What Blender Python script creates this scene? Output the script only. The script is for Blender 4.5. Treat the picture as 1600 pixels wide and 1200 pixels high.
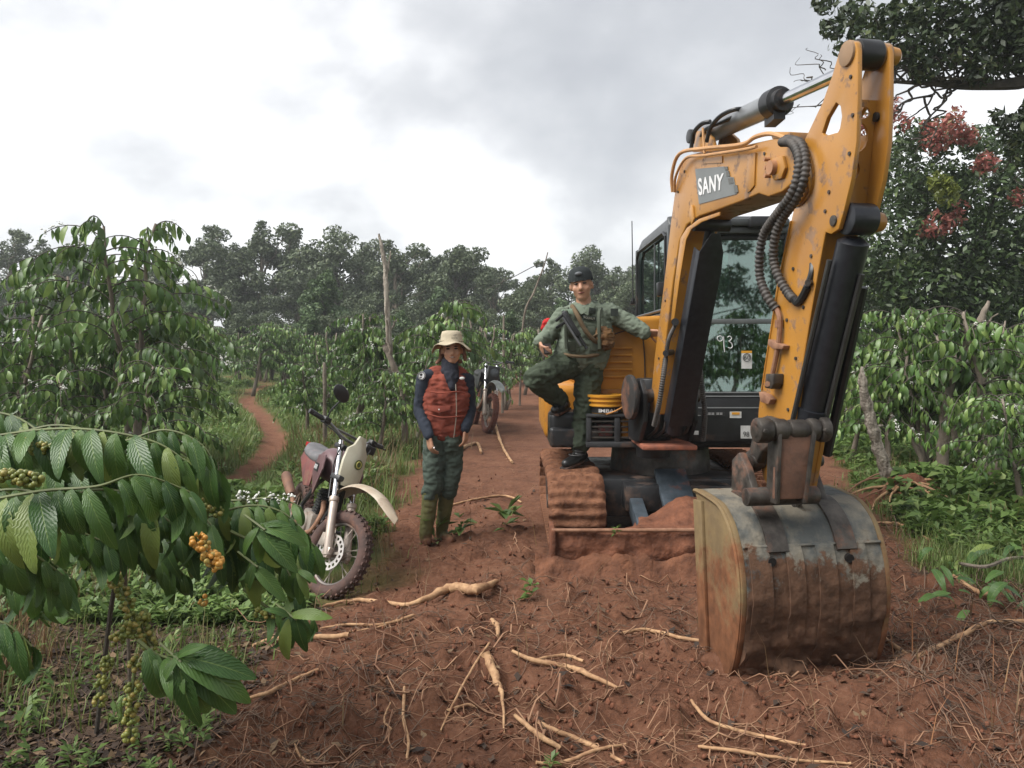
import bpy, bmesh, math, random
import numpy as np
from mathutils import Vector, Matrix, noise as mnoise
R = math.radians
for o in list(bpy.data.objects): bpy.data.objects.remove(o)
scene = bpy.context.scene
COL = scene.collection

# ------------------------------------------------------------------ camera
CAMH = 1.5; FPX = 1200.0; HX = 800.0; HY = 550.0
cam = bpy.data.cameras.new("camera"); camo = bpy.data.objects.new("camera", cam); COL.objects.link(camo)
camo.location = (0, 0, CAMH); camo.rotation_euler = (R(90), 0, 0)
cam.sensor_width = 36.0; cam.lens = 36.0*FPX/1600.0; cam.shift_y = -50.0/1600.0
cam.clip_start = 0.05; cam.clip_end = 3000
scene.camera = camo

# ------------------------------------------------------------------ world (overcast sky), sun, exposure
SUN_EL, SUN_ROT = R(52), R(-112)
world = bpy.data.worlds.new("World"); scene.world = world; world.use_nodes = True
nt = world.node_tree; nt.nodes.clear()
def wn(t, **k):
    n = nt.nodes.new(t)
    for a, b in k.items(): setattr(n, a, b)
    return n
sky = wn('ShaderNodeTexSky', sky_type='NISHITA', sun_disc=False, sun_elevation=SUN_EL, sun_rotation=SUN_ROT)
bg1 = wn('ShaderNodeBackground'); bg1.inputs[1].default_value = 0.05
nt.links.new(sky.outputs[0], bg1.inputs[0])
tc = wn('ShaderNodeTexCoord'); sep = wn('ShaderNodeSeparateXYZ'); nt.links.new(tc.outputs['Generated'], sep.inputs[0])
def wm(op, a, b=None, clamp=False):
    n = wn('ShaderNodeMath', operation=op, use_clamp=clamp)
    for i, v in enumerate((a, b)):
        if v is None: continue
        if isinstance(v, (int, float)): n.inputs[i].default_value = v
        else: nt.links.new(v, n.inputs[i])
    return n.outputs[0]
zz = wm('ADD', wm('MAXIMUM', sep.outputs[2], 0.0), 0.48)
cx = wm('DIVIDE', sep.outputs[0], zz); cy = wm('SUBTRACT', wm('DIVIDE', sep.outputs[1], zz), 0.33)
cmb = wn('ShaderNodeCombineXYZ'); nt.links.new(cx, cmb.inputs[0]); nt.links.new(cy, cmb.inputs[1]); cmb.inputs[2].default_value = 21.3
n1 = wn('ShaderNodeTexNoise'); n1.inputs['Scale'].default_value = 1.35; n1.inputs['Detail'].default_value = 6; n1.inputs['Roughness'].default_value = 0.5; n1.inputs['Distortion'].default_value = 0.25
nt.links.new(cmb.outputs[0], n1.inputs['Vector'])
n2 = wn('ShaderNodeTexNoise'); n2.inputs['Scale'].default_value = 3.6; n2.inputs['Detail'].default_value = 5; n2.inputs['Roughness'].default_value = 0.55
nt.links.new(cmb.outputs[0], n2.inputs['Vector'])
v = wm('ADD', wm('MULTIPLY', n1.outputs[0], 0.75), wm('MULTIPLY', n2.outputs[0], 0.25))
lowb = wm('MULTIPLY', wm('SUBTRACT', 0.45, sep.outputs[2], clamp=True), 0.46)
v = wm('ADD', v, lowb)
cr = wn('ShaderNodeValToRGB'); nt.links.new(v, cr.inputs[0])
el = cr.color_ramp.elements
el[0].position = 0.43; el[0].color = (0.47, 0.485, 0.515, 1)
el[1].position = 0.65; el[1].color = (1.10, 1.10, 1.11, 1)
e = el.new(0.50); e.color = (0.56, 0.575, 0.60, 1)
e = el.new(0.565); e.color = (0.71, 0.72, 0.74, 1)
bg2 = wn('ShaderNodeBackground'); nt.links.new(cr.outputs[0], bg2.inputs[0]); bg2.inputs[1].default_value = 0.295
mx = wn('ShaderNodeMixShader'); mx.inputs[0].default_value = 0.93
nt.links.new(bg1.outputs[0], mx.inputs[1]); nt.links.new(bg2.outputs[0], mx.inputs[2])
wo = wn('ShaderNodeOutputWorld'); nt.links.new(mx.outputs[0], wo.inputs[0])
sl = bpy.data.lights.new("sun", 'SUN'); sl.energy = 1.5; sl.angle = R(42); sl.color = (1.0, 0.97, 0.92)
so = bpy.data.objects.new("sun", sl); COL.objects.link(so)
so.rotation_euler = (R(90)-SUN_EL, 0, R(180)-SUN_ROT); so.location = (0, 0, 30)
scene.view_settings.view_transform = 'Standard'; scene.view_settings.look = 'None'
scene.view_settings.exposure = 2.05; scene.view_settings.gamma = 1.0; scene.view_settings.use_curve_mapping = False
scene.render.engine = 'CYCLES'
scene.cycles.max_bounces = 8; scene.cycles.transparent_max_bounces = 12

# ------------------------------------------------------------------ helpers
rnd = random.Random(7); NR = np.random.RandomState(11)
def P(px, py, Y): return Vector(((px-HX)/FPX*Y, Y, CAMH-(py-HY)/FPX*Y))

def _h(ix, iy, s):
    v = np.sin(ix*127.1+iy*311.7+s*74.7)*43758.5453
    return v-np.floor(v)
def vnoise(x, y, s=0):
    x = np.asarray(x, float); y = np.asarray(y, float)
    ix = np.floor(x); iy = np.floor(y); fx = x-ix; fy = y-iy
    fx = fx*fx*(3-2*fx); fy = fy*fy*(3-2*fy)
    a = _h(ix, iy, s); b = _h(ix+1, iy, s); c = _h(ix, iy+1, s); d = _h(ix+1, iy+1, s)
    return (a*(1-fx)+b*fx)*(1-fy)+(c*(1-fx)+d*fx)*fy
def fbm(x, y, s=0, o=4):
    t = 0; a = 0.5
    for i in range(o):
        t = t+a*vnoise(x*2**i, y*2**i, s+i*13); a *= 0.5
    return t
def gpt(px, py):
    Y = CAMH*FPX/(py-HY); return ((px-HX)/FPX*Y, Y)
def polydist(x, y, poly):
    """signed distance, positive inside"""
    x = np.asarray(x, float); y = np.asarray(y, float)
    d = np.full(x.shape, 1e9); ins = np.zeros(x.shape, bool); n = len(poly)
    for i in range(n):
        ax, ay = poly[i]; bx, by = poly[(i+1) % n]
        ex, ey = bx-ax, by-ay; L = ex*ex+ey*ey+1e-9
        t = np.clip(((x-ax)*ex+(y-ay)*ey)/L, 0, 1)
        d = np.minimum(d, np.hypot(x-ax-t*ex, y-ay-t*ey))
        c = ((ay > y) != (by > y)) & (x < ex*(y-ay)/(ey if abs(ey) > 1e-9 else 1e-9)+ax)
        ins ^= c
    return np.where(ins, d, -d)
def linedist(x, y, pts):
    d = np.full(np.shape(x), 1e9)
    for (ax, ay), (bx, by) in zip(pts[:-1], pts[1:]):
        ex, ey = bx-ax, by-ay; L = ex*ex+ey*ey+1e-9
        t = np.clip(((x-ax)*ex+(y-ay)*ey)/L, 0, 1)
        d = np.minimum(d, np.hypot(x-ax-t*ex, y-ay-t*ey))
    return d
SOILPX = [(250, 1260), (330, 1140), (395, 1075), (430, 1010), (500, 940), (575, 890), (570, 815), (600, 765), (650, 715), (690, 670), (735, 628), (768, 600), (800, 588), (830, 586),
          (1080, 590), (1150, 640), (1300, 700), (1340, 770), (1420, 840), (1500, 900), (1620, 930), (1800, 960), (1900, 1260), (1900, 1900), (250, 1900)]
SOIL = [gpt(*p) for p in SOILPX]
PATH = [gpt(*p) for p in [(345, 775), (372, 752), (402, 728), (428, 702), (430, 678), (408, 652), (385, 635), (392, 620), (420, 610), (400, 603), (350, 598)]]
BIKE = (-1.15, 5.05)
def gz(x, y):
    x = np.asarray(x, float); y = np.asarray(y, float)
    near = np.clip(1.6-y/9.0, 0.15, 1)
    sm = np.clip(polydist(x, y, SOIL)*1.5+0.5, 0, 1)
    h = (fbm(x*0.8, y*0.8, 3, 3)-0.45)*0.10
    h = h+sm*near*((fbm(x*3.1, y*3.1, 5, 4)-0.47)*0.13)
    nw = sm*(y > 2.2)*(y < 9)*(np.abs(x) < 6)*np.clip((9-y)*2, 0, 1)
    h = h+nw*(np.maximum(fbm(x*9, y*9, 31, 3)-0.46, 0)**1.2*0.32+(fbm(x*22, y*22, 35, 2)-0.36)*0.030)*np.clip(1.5-y/8, 0.3, 1)
    h = h-0.085*np.exp(-((x-BIKE[0])**2+(y-BIKE[1]-0.1)**2)/0.5)
    h = h+0.12*np.exp(-((x-4.2)**2+(y-7.6)**2)/0.5)+0.07*np.exp(-((x-1.75)**2/0.5+(y-3.3)**2/0.08))
    h = h-0.06*np.exp(-linedist(x, y, PATH)**2/0.05)
    far = np.clip((y-14)/40.0, 0, 1); h = h+far*(0.5+0.6*(fbm(x*0.06, y*0.06, 9, 3)-0.4))
    under = np.clip(1-np.maximum(np.abs(x-1.25)/1.15, np.abs(y-6.3)/1.5), 0, 1)
    return h*(1-np.clip(under*4, 0, 1)*0.9)
def gzf(x, y): return float(gz(np.array([x]), np.array([y]))[0])
def GP(px, py, it=3):
    z = 0.0
    for _ in range(it):
        Y = (CAMH-z)*FPX/(py-HY); X = (px-HX)/FPX*Y; z = gzf(X, Y)
    return Vector((X, Y, z))

# ---- naming / tagging
ROOTLOC = {}
def tag(o, label=None, cat=None, group=None, kind=None):
    if label: o['label'] = label
    if cat: o['category'] = cat
    if group: o['group'] = group
    if kind: o['kind'] = kind
    return o
def thing(name, label, cat, loc=(0, 0, 0), group=None):
    o = bpy.data.objects.new(name, None); COL.objects.link(o); o.location = loc; o.empty_display_size = 0.2
    ROOTLOC[o] = Vector(loc)
    return tag(o, label, cat, group)
def rloc(p):
    while p is not None:
        if p in ROOTLOC: return ROOTLOC[p]
        p = p.parent
    return Vector((0, 0, 0))
def link(name, me, parent=None, loc=None):
    o = bpy.data.objects.new(name, me); COL.objects.link(o)
    if parent is not None: o.parent = parent
    if loc is not None: o.location = loc
    return o
def fmesh(name, V, F, mat, uv=None, smooth=False):
    """V (n,3), F (m,k) or list of arrays"""
    V = np.asarray(V, np.float32); Fs = F if isinstance(F, list) else [F]
    Fs = [np.asarray(f, np.int32) for f in Fs if len(f)]
    me = bpy.data.meshes.new(name); me.vertices.add(len(V)); me.vertices.foreach_set('co', V.ravel())
    tot = sum(f.size for f in Fs); np_ = sum(len(f) for f in Fs)
    me.loops.add(tot); me.polygons.add(np_)
    me.loops.foreach_set('vertex_index', np.concatenate([f.ravel() for f in Fs]))
    ls = []; s = 0
    for f in Fs:
        ls.append(s+np.arange(len(f))*f.shape[1]); s += f.size
    me.polygons.foreach_set('loop_start', np.concatenate(ls).astype(np.int32))
    if smooth: me.polygons.foreach_set('use_smooth', np.ones(np_, bool))
    if uv is not None:
        idx = np.concatenate([f.ravel() for f in Fs]); u = me.uv_layers.new(name='UVMap')
        u.data.foreach_set('uv', np.asarray(uv, np.float32)[idx].ravel())
    me.update(calc_edges=True)
    if mat: me.materials.append(mat)
    return me
def scatter(TV, TF, pos, yaw, scl, tilt=None, tdir=None, uv=None):
    """instances of a template baked into arrays"""
    TV = np.asarray(TV, float); TF = np.asarray(TF); N = len(pos); n = len(TV)
    c, s = np.cos(yaw)[:, None], np.sin(yaw)[:, None]
    scl = np.asarray(scl, float); scl = scl[:, None] if scl.ndim == 1 else scl
    W = TV[None]*scl[:, None, :] if scl.shape[1] == 3 else TV[None]*scl[:, :, None]
    x, y, z = W[..., 0], W[..., 1], W[..., 2]
    if tilt is not None:
        ct, st = np.cos(tilt)[:, None], np.sin(tilt)[:, None]; x, z = x*ct+z*st, z*ct-x*st
    X = x*c-y*s; Y = x*s+y*c
    if tdir is not None: pass
    V = np.stack([X+pos[:, 0:1], Y+pos[:, 1:2], z+pos[:, 2:3]], -1).reshape(-1, 3)
    F = (TF[None]+(np.arange(N)*n)[:, None, None]).reshape(-1, TF.shape[1])
    U = None if uv is None else np.tile(np.asarray(uv, float), (N, 1))
    return V, F, U

class MB:
    def __init__(s): s.v = []; s.f = []
    def add(s, vs, fs):
        b = len(s.v); s.v += [Vector(v) for v in vs]; s.f += [tuple(i+b for i in f) for f in fs]; return s
    def box(s, lo, hi, M=None):
        x0, y0, z0 = lo; x1, y1, z1 = hi
        vs = [Vector(p) for p in ((x0,y0,z0),(x1,y0,z0),(x1,y1,z0),(x0,y1,z0),(x0,y0,z1),(x1,y0,z1),(x1,y1,z1),(x0,y1,z1))]
        if M is not None: vs = [M @ v for v in vs]
        return s.add(vs, [(0,3,2,1),(4,5,6,7),(0,1,5,4),(1,2,6,5),(2,3,7,6),(3,0,4,7)])
    def bar(s, p0, p1, w, h, up=(0, 0, 1)):
        p0 = Vector(p0); p1 = Vector(p1); d = (p1-p0); L = d.length; d.normalize()
        sx = d.cross(Vector(up)); 
        if sx.length < 1e-4: sx = d.cross(Vector((1, 0, 0)))
        sx.normalize(); u = sx.cross(d)
        M = Matrix((( sx.x, d.x, u.x, p0.x), (sx.y, d.y, u.y, p0.y), (sx.z, d.z, u.z, p0.z), (0, 0, 0, 1)))
        return s.box((-w/2, 0, -h/2), (w/2, L, h/2), M)
    def tube(s, pts, r, n=10, cap=True, flat=None):
        pts = [Vector(p) for p in pts]
        m = len(pts); rr = r if hasattr(r, '__len__') else [r]*m
        b = len(s.v); prev = None
        for i, p in enumerate(pts):
            t = (pts[min(i+1, m-1)]-pts[max(i-1, 0)])
            t = t.normalized() if t.length > 1e-9 else Vector((0, 0, 1))
            if prev is None:
                a = t.cross(Vector((0, 0, 1)))
                if a.length < 1e-3: a = t.cross(Vector((1, 0, 0)))
            else: a = prev-t*prev.dot(t)
            a.normalize(); prev = a; c = t.cross(a)
            for k in range(n):
                th = 2*math.pi*k/n; s.v.append(p+(a*math.cos(th)+c*math.sin(th))*rr[i])
        for i in range(m-1):
            for k in range(n):
                k2 = (k+1) % n; s.f.append((b+i*n+k, b+i*n+k2, b+(i+1)*n+k2, b+(i+1)*n+k))
        if cap: s.f.append(tuple(b+k for k in range(n))[::-1]); s.f.append(tuple(b+(m-1)*n+k for k in range(n)))
        return s
    def cyl(s, p0, p1, r0, r1=None, n=20): return s.tube([p0, p1], [r0, r0 if r1 is None else r1], n)
    def lathe(s, c, axis, prof, n=24, cap=True):
        """prof: (dist along axis, radius)"""
        c = Vector(c); ax = Vector(axis).normalized(); a = ax.cross(Vector((0, 0, 1)))
        if a.length < 1e-3: a = Vector((1, 0, 0))
        a.normalize(); q = ax.cross(a); b = len(s.v); m = len(prof)
        for d, r in prof:
            for k in range(n):
                th = 2*math.pi*k/n; s.v.append(c+ax*d+(a*math.cos(th)+q*math.sin(th))*max(r, 1e-4))
        for i in range(m-1):
            for k in range(n):
                k2 = (k+1) % n; s.f.append((b+i*n+k, b+i*n+k2, b+(i+1)*n+k2, b+(i+1)*n+k))
        if cap: s.f.append(tuple(b+k for k in range(n))[::-1]); s.f.append(tuple(b+(m-1)*n+k for k in range(n)))
        return s
    def torus(s, c, axis, R0, r, n=36, k=10, sx=1.0, a0=0, a1=2*math.pi):
        c = Vector(c); ax = Vector(axis).normalized(); a = ax.cross(Vector((0, 0, 1)))
        if a.length < 1e-3: a = Vector((1, 0, 0))
        a.normalize(); q = ax.cross(a); full = abs(a1-a0-2*math.pi) < 1e-6; b = len(s.v)
        nn = n if full else n+1
        for i in range(nn):
            th = a0+(a1-a0)*i/n; d = a*math.cos(th)+q*math.sin(th)
            for j in range(k):
                ph = 2*math.pi*j/k; s.v.append(c+d*(R0+r*math.cos(ph))+ax*(r*sx*math.sin(ph)))
        for i in range(n):
            i2 = (i+1) % nn
            for j in range(k):
                j2 = (j+1) % k; s.f.append((b+i*k+j, b+i*k+j2, b+i2*k+j2, b+i2*k+j))
        return s
    def ell(s, c, r, n=16, m=10, M=None):
        c = Vector(c); b = len(s.v); rx, ry, rz = r if hasattr(r, '__len__') else (r, r, r)
        for i in range(m+1):
            ph = math.pi*i/m
            for k in range(n):
                th = 2*math.pi*k/n; v = Vector((rx*math.sin(ph)*math.cos(th), ry*math.sin(ph)*math.sin(th), rz*math.cos(ph)))
                if M is not None: v = M.to_3x3() @ v
                s.v.append(c+v)
        for i in range(m):
            for k in range(n):
                k2 = (k+1) % n; s.f.append((b+i*n+k, b+(i+1)*n+k, b+(i+1)*n+k2, b+i*n+k2))
        return s
    def capsule(s, p0, r0, p1, r1, n=14):
        p0 = Vector(p0); p1 = Vector(p1); d = (p1-p0)
        if d.length < 1e-5: return s.ell(p0, r0)
        d.normalize(); pts = []; rr = []
        for k in range(5):
            t = math.pi/2*(1-k/5.0); pts.append(p0-d*r0*math.sin(t)); rr.append(max(r0*math.cos(t), 1e-4))
        pts.append(p0); rr.append(r0); pts.append(p1); rr.append(r1)
        for k in range(1, 6):
            t = math.pi/2*k/5.0; pts.append(p1+d*r1*math.sin(t)); rr.append(max(r1*math.cos(t), 1e-4))
        return s.tube(pts, rr, n)
    def plate(s, outer, th, holes=()):
        """outer: 3D coplanar loop; th: Vector thickness; holes: list of loops"""
        bm = bmesh.new(); edges = []
        for lp in [outer]+list(holes):
            vs = [bm.verts.new(Vector(p)) for p in lp]
            for i in range(len(vs)): edges.append(bm.edges.new((vs[i], vs[(i+1) % len(vs)])))
        bmesh.ops.triangle_fill(bm, use_beauty=True, use_dissolve=False, edges=edges)
        if holes and len(bm.faces):
            pass
        geom = bmesh.ops.extrude_face_region(bm, geom=list(bm.faces))
        bmesh.ops.translate(bm, vec=Vector(th), verts=[g for g in geom['geom'] if isinstance(g, bmesh.types.BMVert)])
        bmesh.ops.recalc_face_normals(bm, faces=list(bm.faces))
        bm.verts.index_update()
        s.add([v.co.copy() for v in bm.verts], [tuple(v.index for v in f.verts) for f in bm.faces]); bm.free(); return s
    def xf(s, M): s.v = [M @ v for v in s.v]; return s
    def noise(s, amp, freq, seed=0.0):
        for i, v in enumerate(s.v):
            q = v*freq+Vector((seed, seed*1.7, seed*0.3))
            s.v[i] = v+mnoise.noise_vector(q)*amp
        return s
    def build(s, name, mat, parent=None, bevel=0, seg=2, ang=35, label=None, kind=None, subdiv=0, raw=False):
        off = rloc(parent) if parent is not None and not raw else Vector((0, 0, 0))
        me = bpy.data.meshes.new(name)
        me.from_pydata([tuple(v-off) for v in s.v], [], s.f)
        bm = bmesh.new(); bm.from_mesh(me)
        bmesh.ops.remove_doubles(bm, verts=bm.verts, dist=1e-5)
        bmesh.ops.recalc_face_normals(bm, faces=bm.faces)
        if subdiv: bmesh.ops.subdivide_edges(bm, edges=bm.edges, cuts=subdiv, use_grid_fill=True)
        if bevel:
            es = [e for e in bm.edges if len(e.link_faces) == 2 and e.calc_face_angle(0) > R(ang)]
            try: bmesh.ops.bevel(bm, geom=es, offset=bevel, segments=seg, affect='EDGES', profile=0.5, clamp_overlap=True)
            except Exception: pass
        for f in bm.faces: f.smooth = True
        bm.to_mesh(me); bm.free()
        me.set_sharp_from_angle(angle=R(ang))
        if mat: me.materials.append(mat)
        o = link(name, me, parent)
        if label: o['label'] = label
        if kind: o['kind'] = kind
        return o

def copy_tree(o, parent=None):
    c = o.copy(); COL.objects.link(c)
    if parent is not None: c.parent = parent
    for ch in list(o.children): copy_tree(ch, c)
    return c
def spline(pts, n=8):
    pts = [Vector(p) for p in pts]; out = []
    for i in range(len(pts)-1):
        p0 = pts[max(i-1, 0)]; p1 = pts[i]; p2 = pts[i+1]; p3 = pts[min(i+2, len(pts)-1)]
        for k in range(n):
            t = k/n
            out.append(0.5*((2*p1)+(p2-p0)*t+(2*p0-5*p1+4*p2-p3)*t*t+(3*p1-p0-3*p2+p3)*t*t*t))
    out.append(pts[-1]); return out
def remesh(mb, voxel, smooth=3, fac=0.5):
    """union of overlapping shapes into one continuous surface"""
    me = bpy.data.meshes.new('tmp'); me.from_pydata([tuple(v) for v in mb.v], [], mb.f)
    bm = bmesh.new(); bm.from_mesh(me); bmesh.ops.recalc_face_normals(bm, faces=bm.faces); bm.to_mesh(me); bm.free()
    o = bpy.data.objects.new('tmp', me); COL.objects.link(o)
    m = o.modifiers.new('r', 'REMESH'); m.mode = 'VOXEL'; m.voxel_size = voxel; m.adaptivity = 0
    if smooth:
        m2 = o.modifiers.new('s', 'SMOOTH'); m2.iterations = smooth; m2.factor = fac
    dg = bpy.context.evaluated_depsgraph_get(); ev = o.evaluated_get(dg); m3 = bpy.data.meshes.new_from_object(ev)
    bpy.data.objects.remove(o)
    n = len(m3.vertices); V = np.empty(n*3, np.float32); m3.vertices.foreach_get('co', V)
    N = np.empty(n*3, np.float32); m3.vertices.foreach_get('normal', N)
    F = [tuple(p.vertices) for p in m3.polygons]
    bpy.data.meshes.remove(m3)
    out = MB(); out.v = [Vector(x) for x in V.reshape(-1, 3)]; out.f = F; out.n = [Vector(x) for x in N.reshape(-1, 3)]
    return out
def wrinkle(mb, amp, freq, stretch=(1, 1, 0.5), seed=0):
    for i, v in enumerate(mb.v):
        q = Vector((v.x*stretch[0], v.y*stretch[1], v.z*stretch[2]))*freq+Vector((seed, 0, 0))
        d = mnoise.fractal(q, 0.7, 2.0, 3)
        d = (1-abs(d)*2.2)
        mb.v[i] = v+mb.n[i]*d*amp
    return mb

# ------------------------------------------------------------------ materials
MATS = {}
def nodes(m):
    m.use_nodes = True; t = m.node_tree; return t, t.nodes['Principled BSDF']
def pmat(name, col, rough=0.6, metal=0.0, col2=None, scale=8, dirt=None, dirtamt=0.0, dirtz=None, dsc=5.0, dw=0.16, bump=0.0, bscale=40, spec=0.4, coords='Object', contrast=0.15, coat=0.0, trans=0.0, stretch=None):
    """two-tone noise paint with optional soil dirt (noise, stronger below dirtz=(z0,z1))"""
    if name in MATS: return MATS[name]
    m = bpy.data.materials.new(name); t, b = nodes(m); N = t.nodes.new; L = t.links.new
    tc = N('ShaderNodeTexCoord'); src = tc.outputs[coords]
    if stretch:
        mp = N('ShaderNodeMapping'); mp.inputs['Scale'].default_value = stretch; L(src, mp.inputs[0]); nsrc = mp.outputs[0]
    else: nsrc = src
    n1 = N('ShaderNodeTexNoise'); n1.inputs['Scale'].default_value = scale; n1.inputs['Detail'].default_value = 6; n1.inputs['Roughness'].default_value = 0.6; L(nsrc, n1.inputs['Vector'])
    r = N('ShaderNodeValToRGB'); L(n1.outputs[0], r.inputs[0])
    r.color_ramp.elements[0].position = 0.5-contrast; r.color_ramp.elements[1].position = 0.5+contrast
    c2 = col2 if col2 else tuple(x*0.75 for x in col)
    r.color_ramp.elements[0].color = (*c2, 1); r.color_ramp.elements[1].color = (*col, 1)
    out = r.outputs[0]; rv = None
    if dirt:
        n2 = N('ShaderNodeTexNoise'); n2.inputs['Scale'].default_value = dsc; n2.inputs['Detail'].default_value = 9; n2.inputs['Roughness'].default_value = 0.68; L(src, n2.inputs['Vector'])
        add = N('ShaderNodeMath'); add.operation = 'ADD'; L(n2.outputs[0], add.inputs[0]); add.inputs[1].default_value = dirtamt-0.5
        o2 = add.outputs[0]
        if dirtz:
            sp = N('ShaderNodeSeparateXYZ'); L(src, sp.inputs[0]); mr = N('ShaderNodeMapRange'); L(sp.outputs[2], mr.inputs[0])
            mr.inputs[1].default_value = dirtz[0]; mr.inputs[2].default_value = dirtz[1]; mr.inputs[3].default_value = dirtz[2] if len(dirtz) > 2 else 0.6; mr.inputs[4].default_value = 0
            a2 = N('ShaderNodeMath'); a2.operation = 'ADD'; L(o2, a2.inputs[0]); L(mr.outputs[0], a2.inputs[1]); o2 = a2.outputs[0]
        mr2 = N('ShaderNodeMapRange'); L(o2, mr2.inputs[0]); mr2.inputs[1].default_value = 0.0; mr2.inputs[2].default_value = dw
        n3 = N('ShaderNodeTexNoise'); n3.inputs['Scale'].default_value = 14; n3.inputs['Detail'].default_value = 6; L(src, n3.inputs['Vector'])
        dr = N('ShaderNodeValToRGB'); L(n3.outputs[0], dr.inputs[0]); dr.color_ramp.elements[0].position = 0.35; dr.color_ramp.elements[1].position = 0.65
        dr.color_ramp.elements[0].color = (*[x*0.55 for x in dirt], 1); dr.color_ramp.elements[1].color = (*dirt, 1)
        mix = N('ShaderNodeMix'); mix.data_type = 'RGBA'; L(mr2.outputs[0], mix.inputs[0]); L(out, mix.inputs[6]); L(dr.outputs[0], mix.inputs[7]); out = mix.outputs[2]
        rr = N('ShaderNodeMapRange'); L(mr2.outputs[0], rr.inputs[0]); rr.inputs[3].default_value = rough; rr.inputs[4].default_value = 0.95; L(rr.outputs[0], b.inputs['Roughness']); rv = 1
        mm = N('ShaderNodeMapRange'); L(mr2.outputs[0], mm.inputs[0]); mm.inputs[3].default_value = metal; mm.inputs[4].default_value = 0; L(mm.outputs[0], b.inputs['Metallic'])
    else:
        b.inputs['Metallic'].default_value = metal
    L(out, b.inputs['Base Color'])
    if not rv:
        rr = N('ShaderNodeMapRange'); L(n1.outputs[0], rr.inputs[0]); rr.inputs[1].default_value = 0.3; rr.inputs[2].default_value = 0.7
        rr.inputs[3].default_value = max(rough-0.08, 0.02); rr.inputs[4].default_value = min(rough+0.08, 1); L(rr.outputs[0], b.inputs['Roughness'])
    b.inputs['Specular IOR Level'].default_value = spec; b.inputs['Coat Weight'].default_value = coat; b.inputs['Coat Roughness'].default_value = 0.25
    if bump:
        n4 = N('ShaderNodeTexNoise'); n4.inputs['Scale'].default_value = bscale; n4.inputs['Detail'].default_value = 5; L(src, n4.inputs['Vector'])
        bp = N('ShaderNodeBump'); bp.inputs['Strength'].default_value = 1; bp.inputs['Distance'].default_value = bump; L(n4.outputs[0], bp.inputs['Height']); L(bp.outputs[0], b.inputs['Normal'])
    MATS[name] = m; return m
def leafmat(name, c1, c2, c3=None, rough=0.4, trans=0.25, veins=False, spec=0.4, amt3=0.1):
    if name in MATS: return MATS[name]
    m = bpy.data.materials.new(name); t, b = nodes(m); N = t.nodes.new; L = t.links.new
    g = N('ShaderNodeNewGeometry'); oi = N('ShaderNodeObjectInfo')
    ad = N('ShaderNodeMath'); ad.operation = 'ADD'; L(g.outputs['Random Per Island'], ad.inputs[0]); L(oi.outputs['Random'], ad.inputs[1])
    fr = N('ShaderNodeMath'); fr.operation = 'FRACT'; L(ad.outputs[0], fr.inputs[0])
    r = N('ShaderNodeValToRGB'); L(fr.outputs[0], r.inputs[0]); r.color_ramp.elements[0].color = (*c1, 1); r.color_ramp.elements[1].color = (*c2, 1)
    r.color_ramp.elements[1].position = 1-amt3-0.02 if c3 else 1
    if c3:
        e = r.color_ramp.elements.new(1-amt3*0.5); e.color = (*c3, 1)
    tc = N('ShaderNodeTexCoord'); n = N('ShaderNodeTexNoise'); n.inputs['Scale'].default_value = 1.3; n.inputs['Detail'].default_value = 3; L(tc.outputs['Object'], n.inputs['Vector'])
    mr = N('ShaderNodeMapRange'); L(n.outputs[0], mr.inputs[0]); mr.inputs[1].default_value = 0.3; mr.inputs[2].default_value = 0.7; mr.inputs[3].default_value = 0.75; mr.inputs[4].default_value = 1.25
    hv = N('ShaderNodeHueSaturation'); L(mr.outputs[0], hv.inputs['Value']); L(r.outputs[0], hv.inputs['Color']); col = hv.outputs[0]
    if veins:
        uv = N('ShaderNodeUVMap'); sp = N('ShaderNodeSeparateXYZ'); L(uv.outputs[0], sp.inputs[0])
        def mth(op, a, bb=None):
            q = N('ShaderNodeMath'); q.operation = op
            for i, vv in enumerate((a, bb)):
                if vv is None: continue
                if isinstance(vv, (int, float)): q.inputs[i].default_value = vv
                else: L(vv, q.inputs[i])
            return q.outputs[0]
        av = mth('ABSOLUTE', mth('SUBTRACT', sp.outputs[1], 0.5))
        ph = mth('SUBTRACT', mth('MULTIPLY', sp.outputs[0], 13.0), mth('MULTIPLY', av, 7.0))
        w = mth('ABSOLUTE', mth('SUBTRACT', mth('FRACT', ph), 0.5))      # 0..0.5, vein at 0.5->0
        vein = N('ShaderNodeMapRange'); L(w, vein.inputs[0]); vein.inputs[1].default_value = 0.40; vein.inputs[2].default_value = 0.5
        mid = N('ShaderNodeMapRange'); L(av, mid.inputs[0]); mid.inputs[1].default_value = 0.035; mid.inputs[2].default_value = 0.012
        vm = mth('MAXIMUM', mth('MULTIPLY', vein.outputs[0], 0.45), mid.outputs[0])
        mx = N('ShaderNodeMix'); mx.data_type = 'RGBA'; L(mth('MULTIPLY', vm, 0.7), mx.inputs[0]); L(col, mx.inputs[6]); mx.inputs[7].default_value = (0.16, 0.24, 0.06, 1); col = mx.outputs[2]
        bp = N('ShaderNodeBump'); bp.inputs['Distance'].default_value = 0.004; bp.inputs['Strength'].default_value = 0.8
        L(mth('SUBTRACT', mth('MULTIPLY', mth('SUBTRACT', 0.5, w), mth('SUBTRACT', 0.5, w)), mth('MULTIPLY', mid.outputs[0], 0.1)), bp.inputs['Height']); L(bp.outputs[0], b.inputs['Normal'])
    L(col, b.inputs['Base Color']); b.inputs['Roughness'].default_value = rough; b.inputs['Specular IOR Level'].default_value = spec
    tr = N('ShaderNodeBsdfTranslucent'); L(col, tr.inputs[0])
    ms = N('ShaderNodeMixShader'); ms.inputs[0].default_value = trans; L(b.outputs[0], ms.inputs[1]); L(tr.outputs[0], ms.inputs[2])
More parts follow.
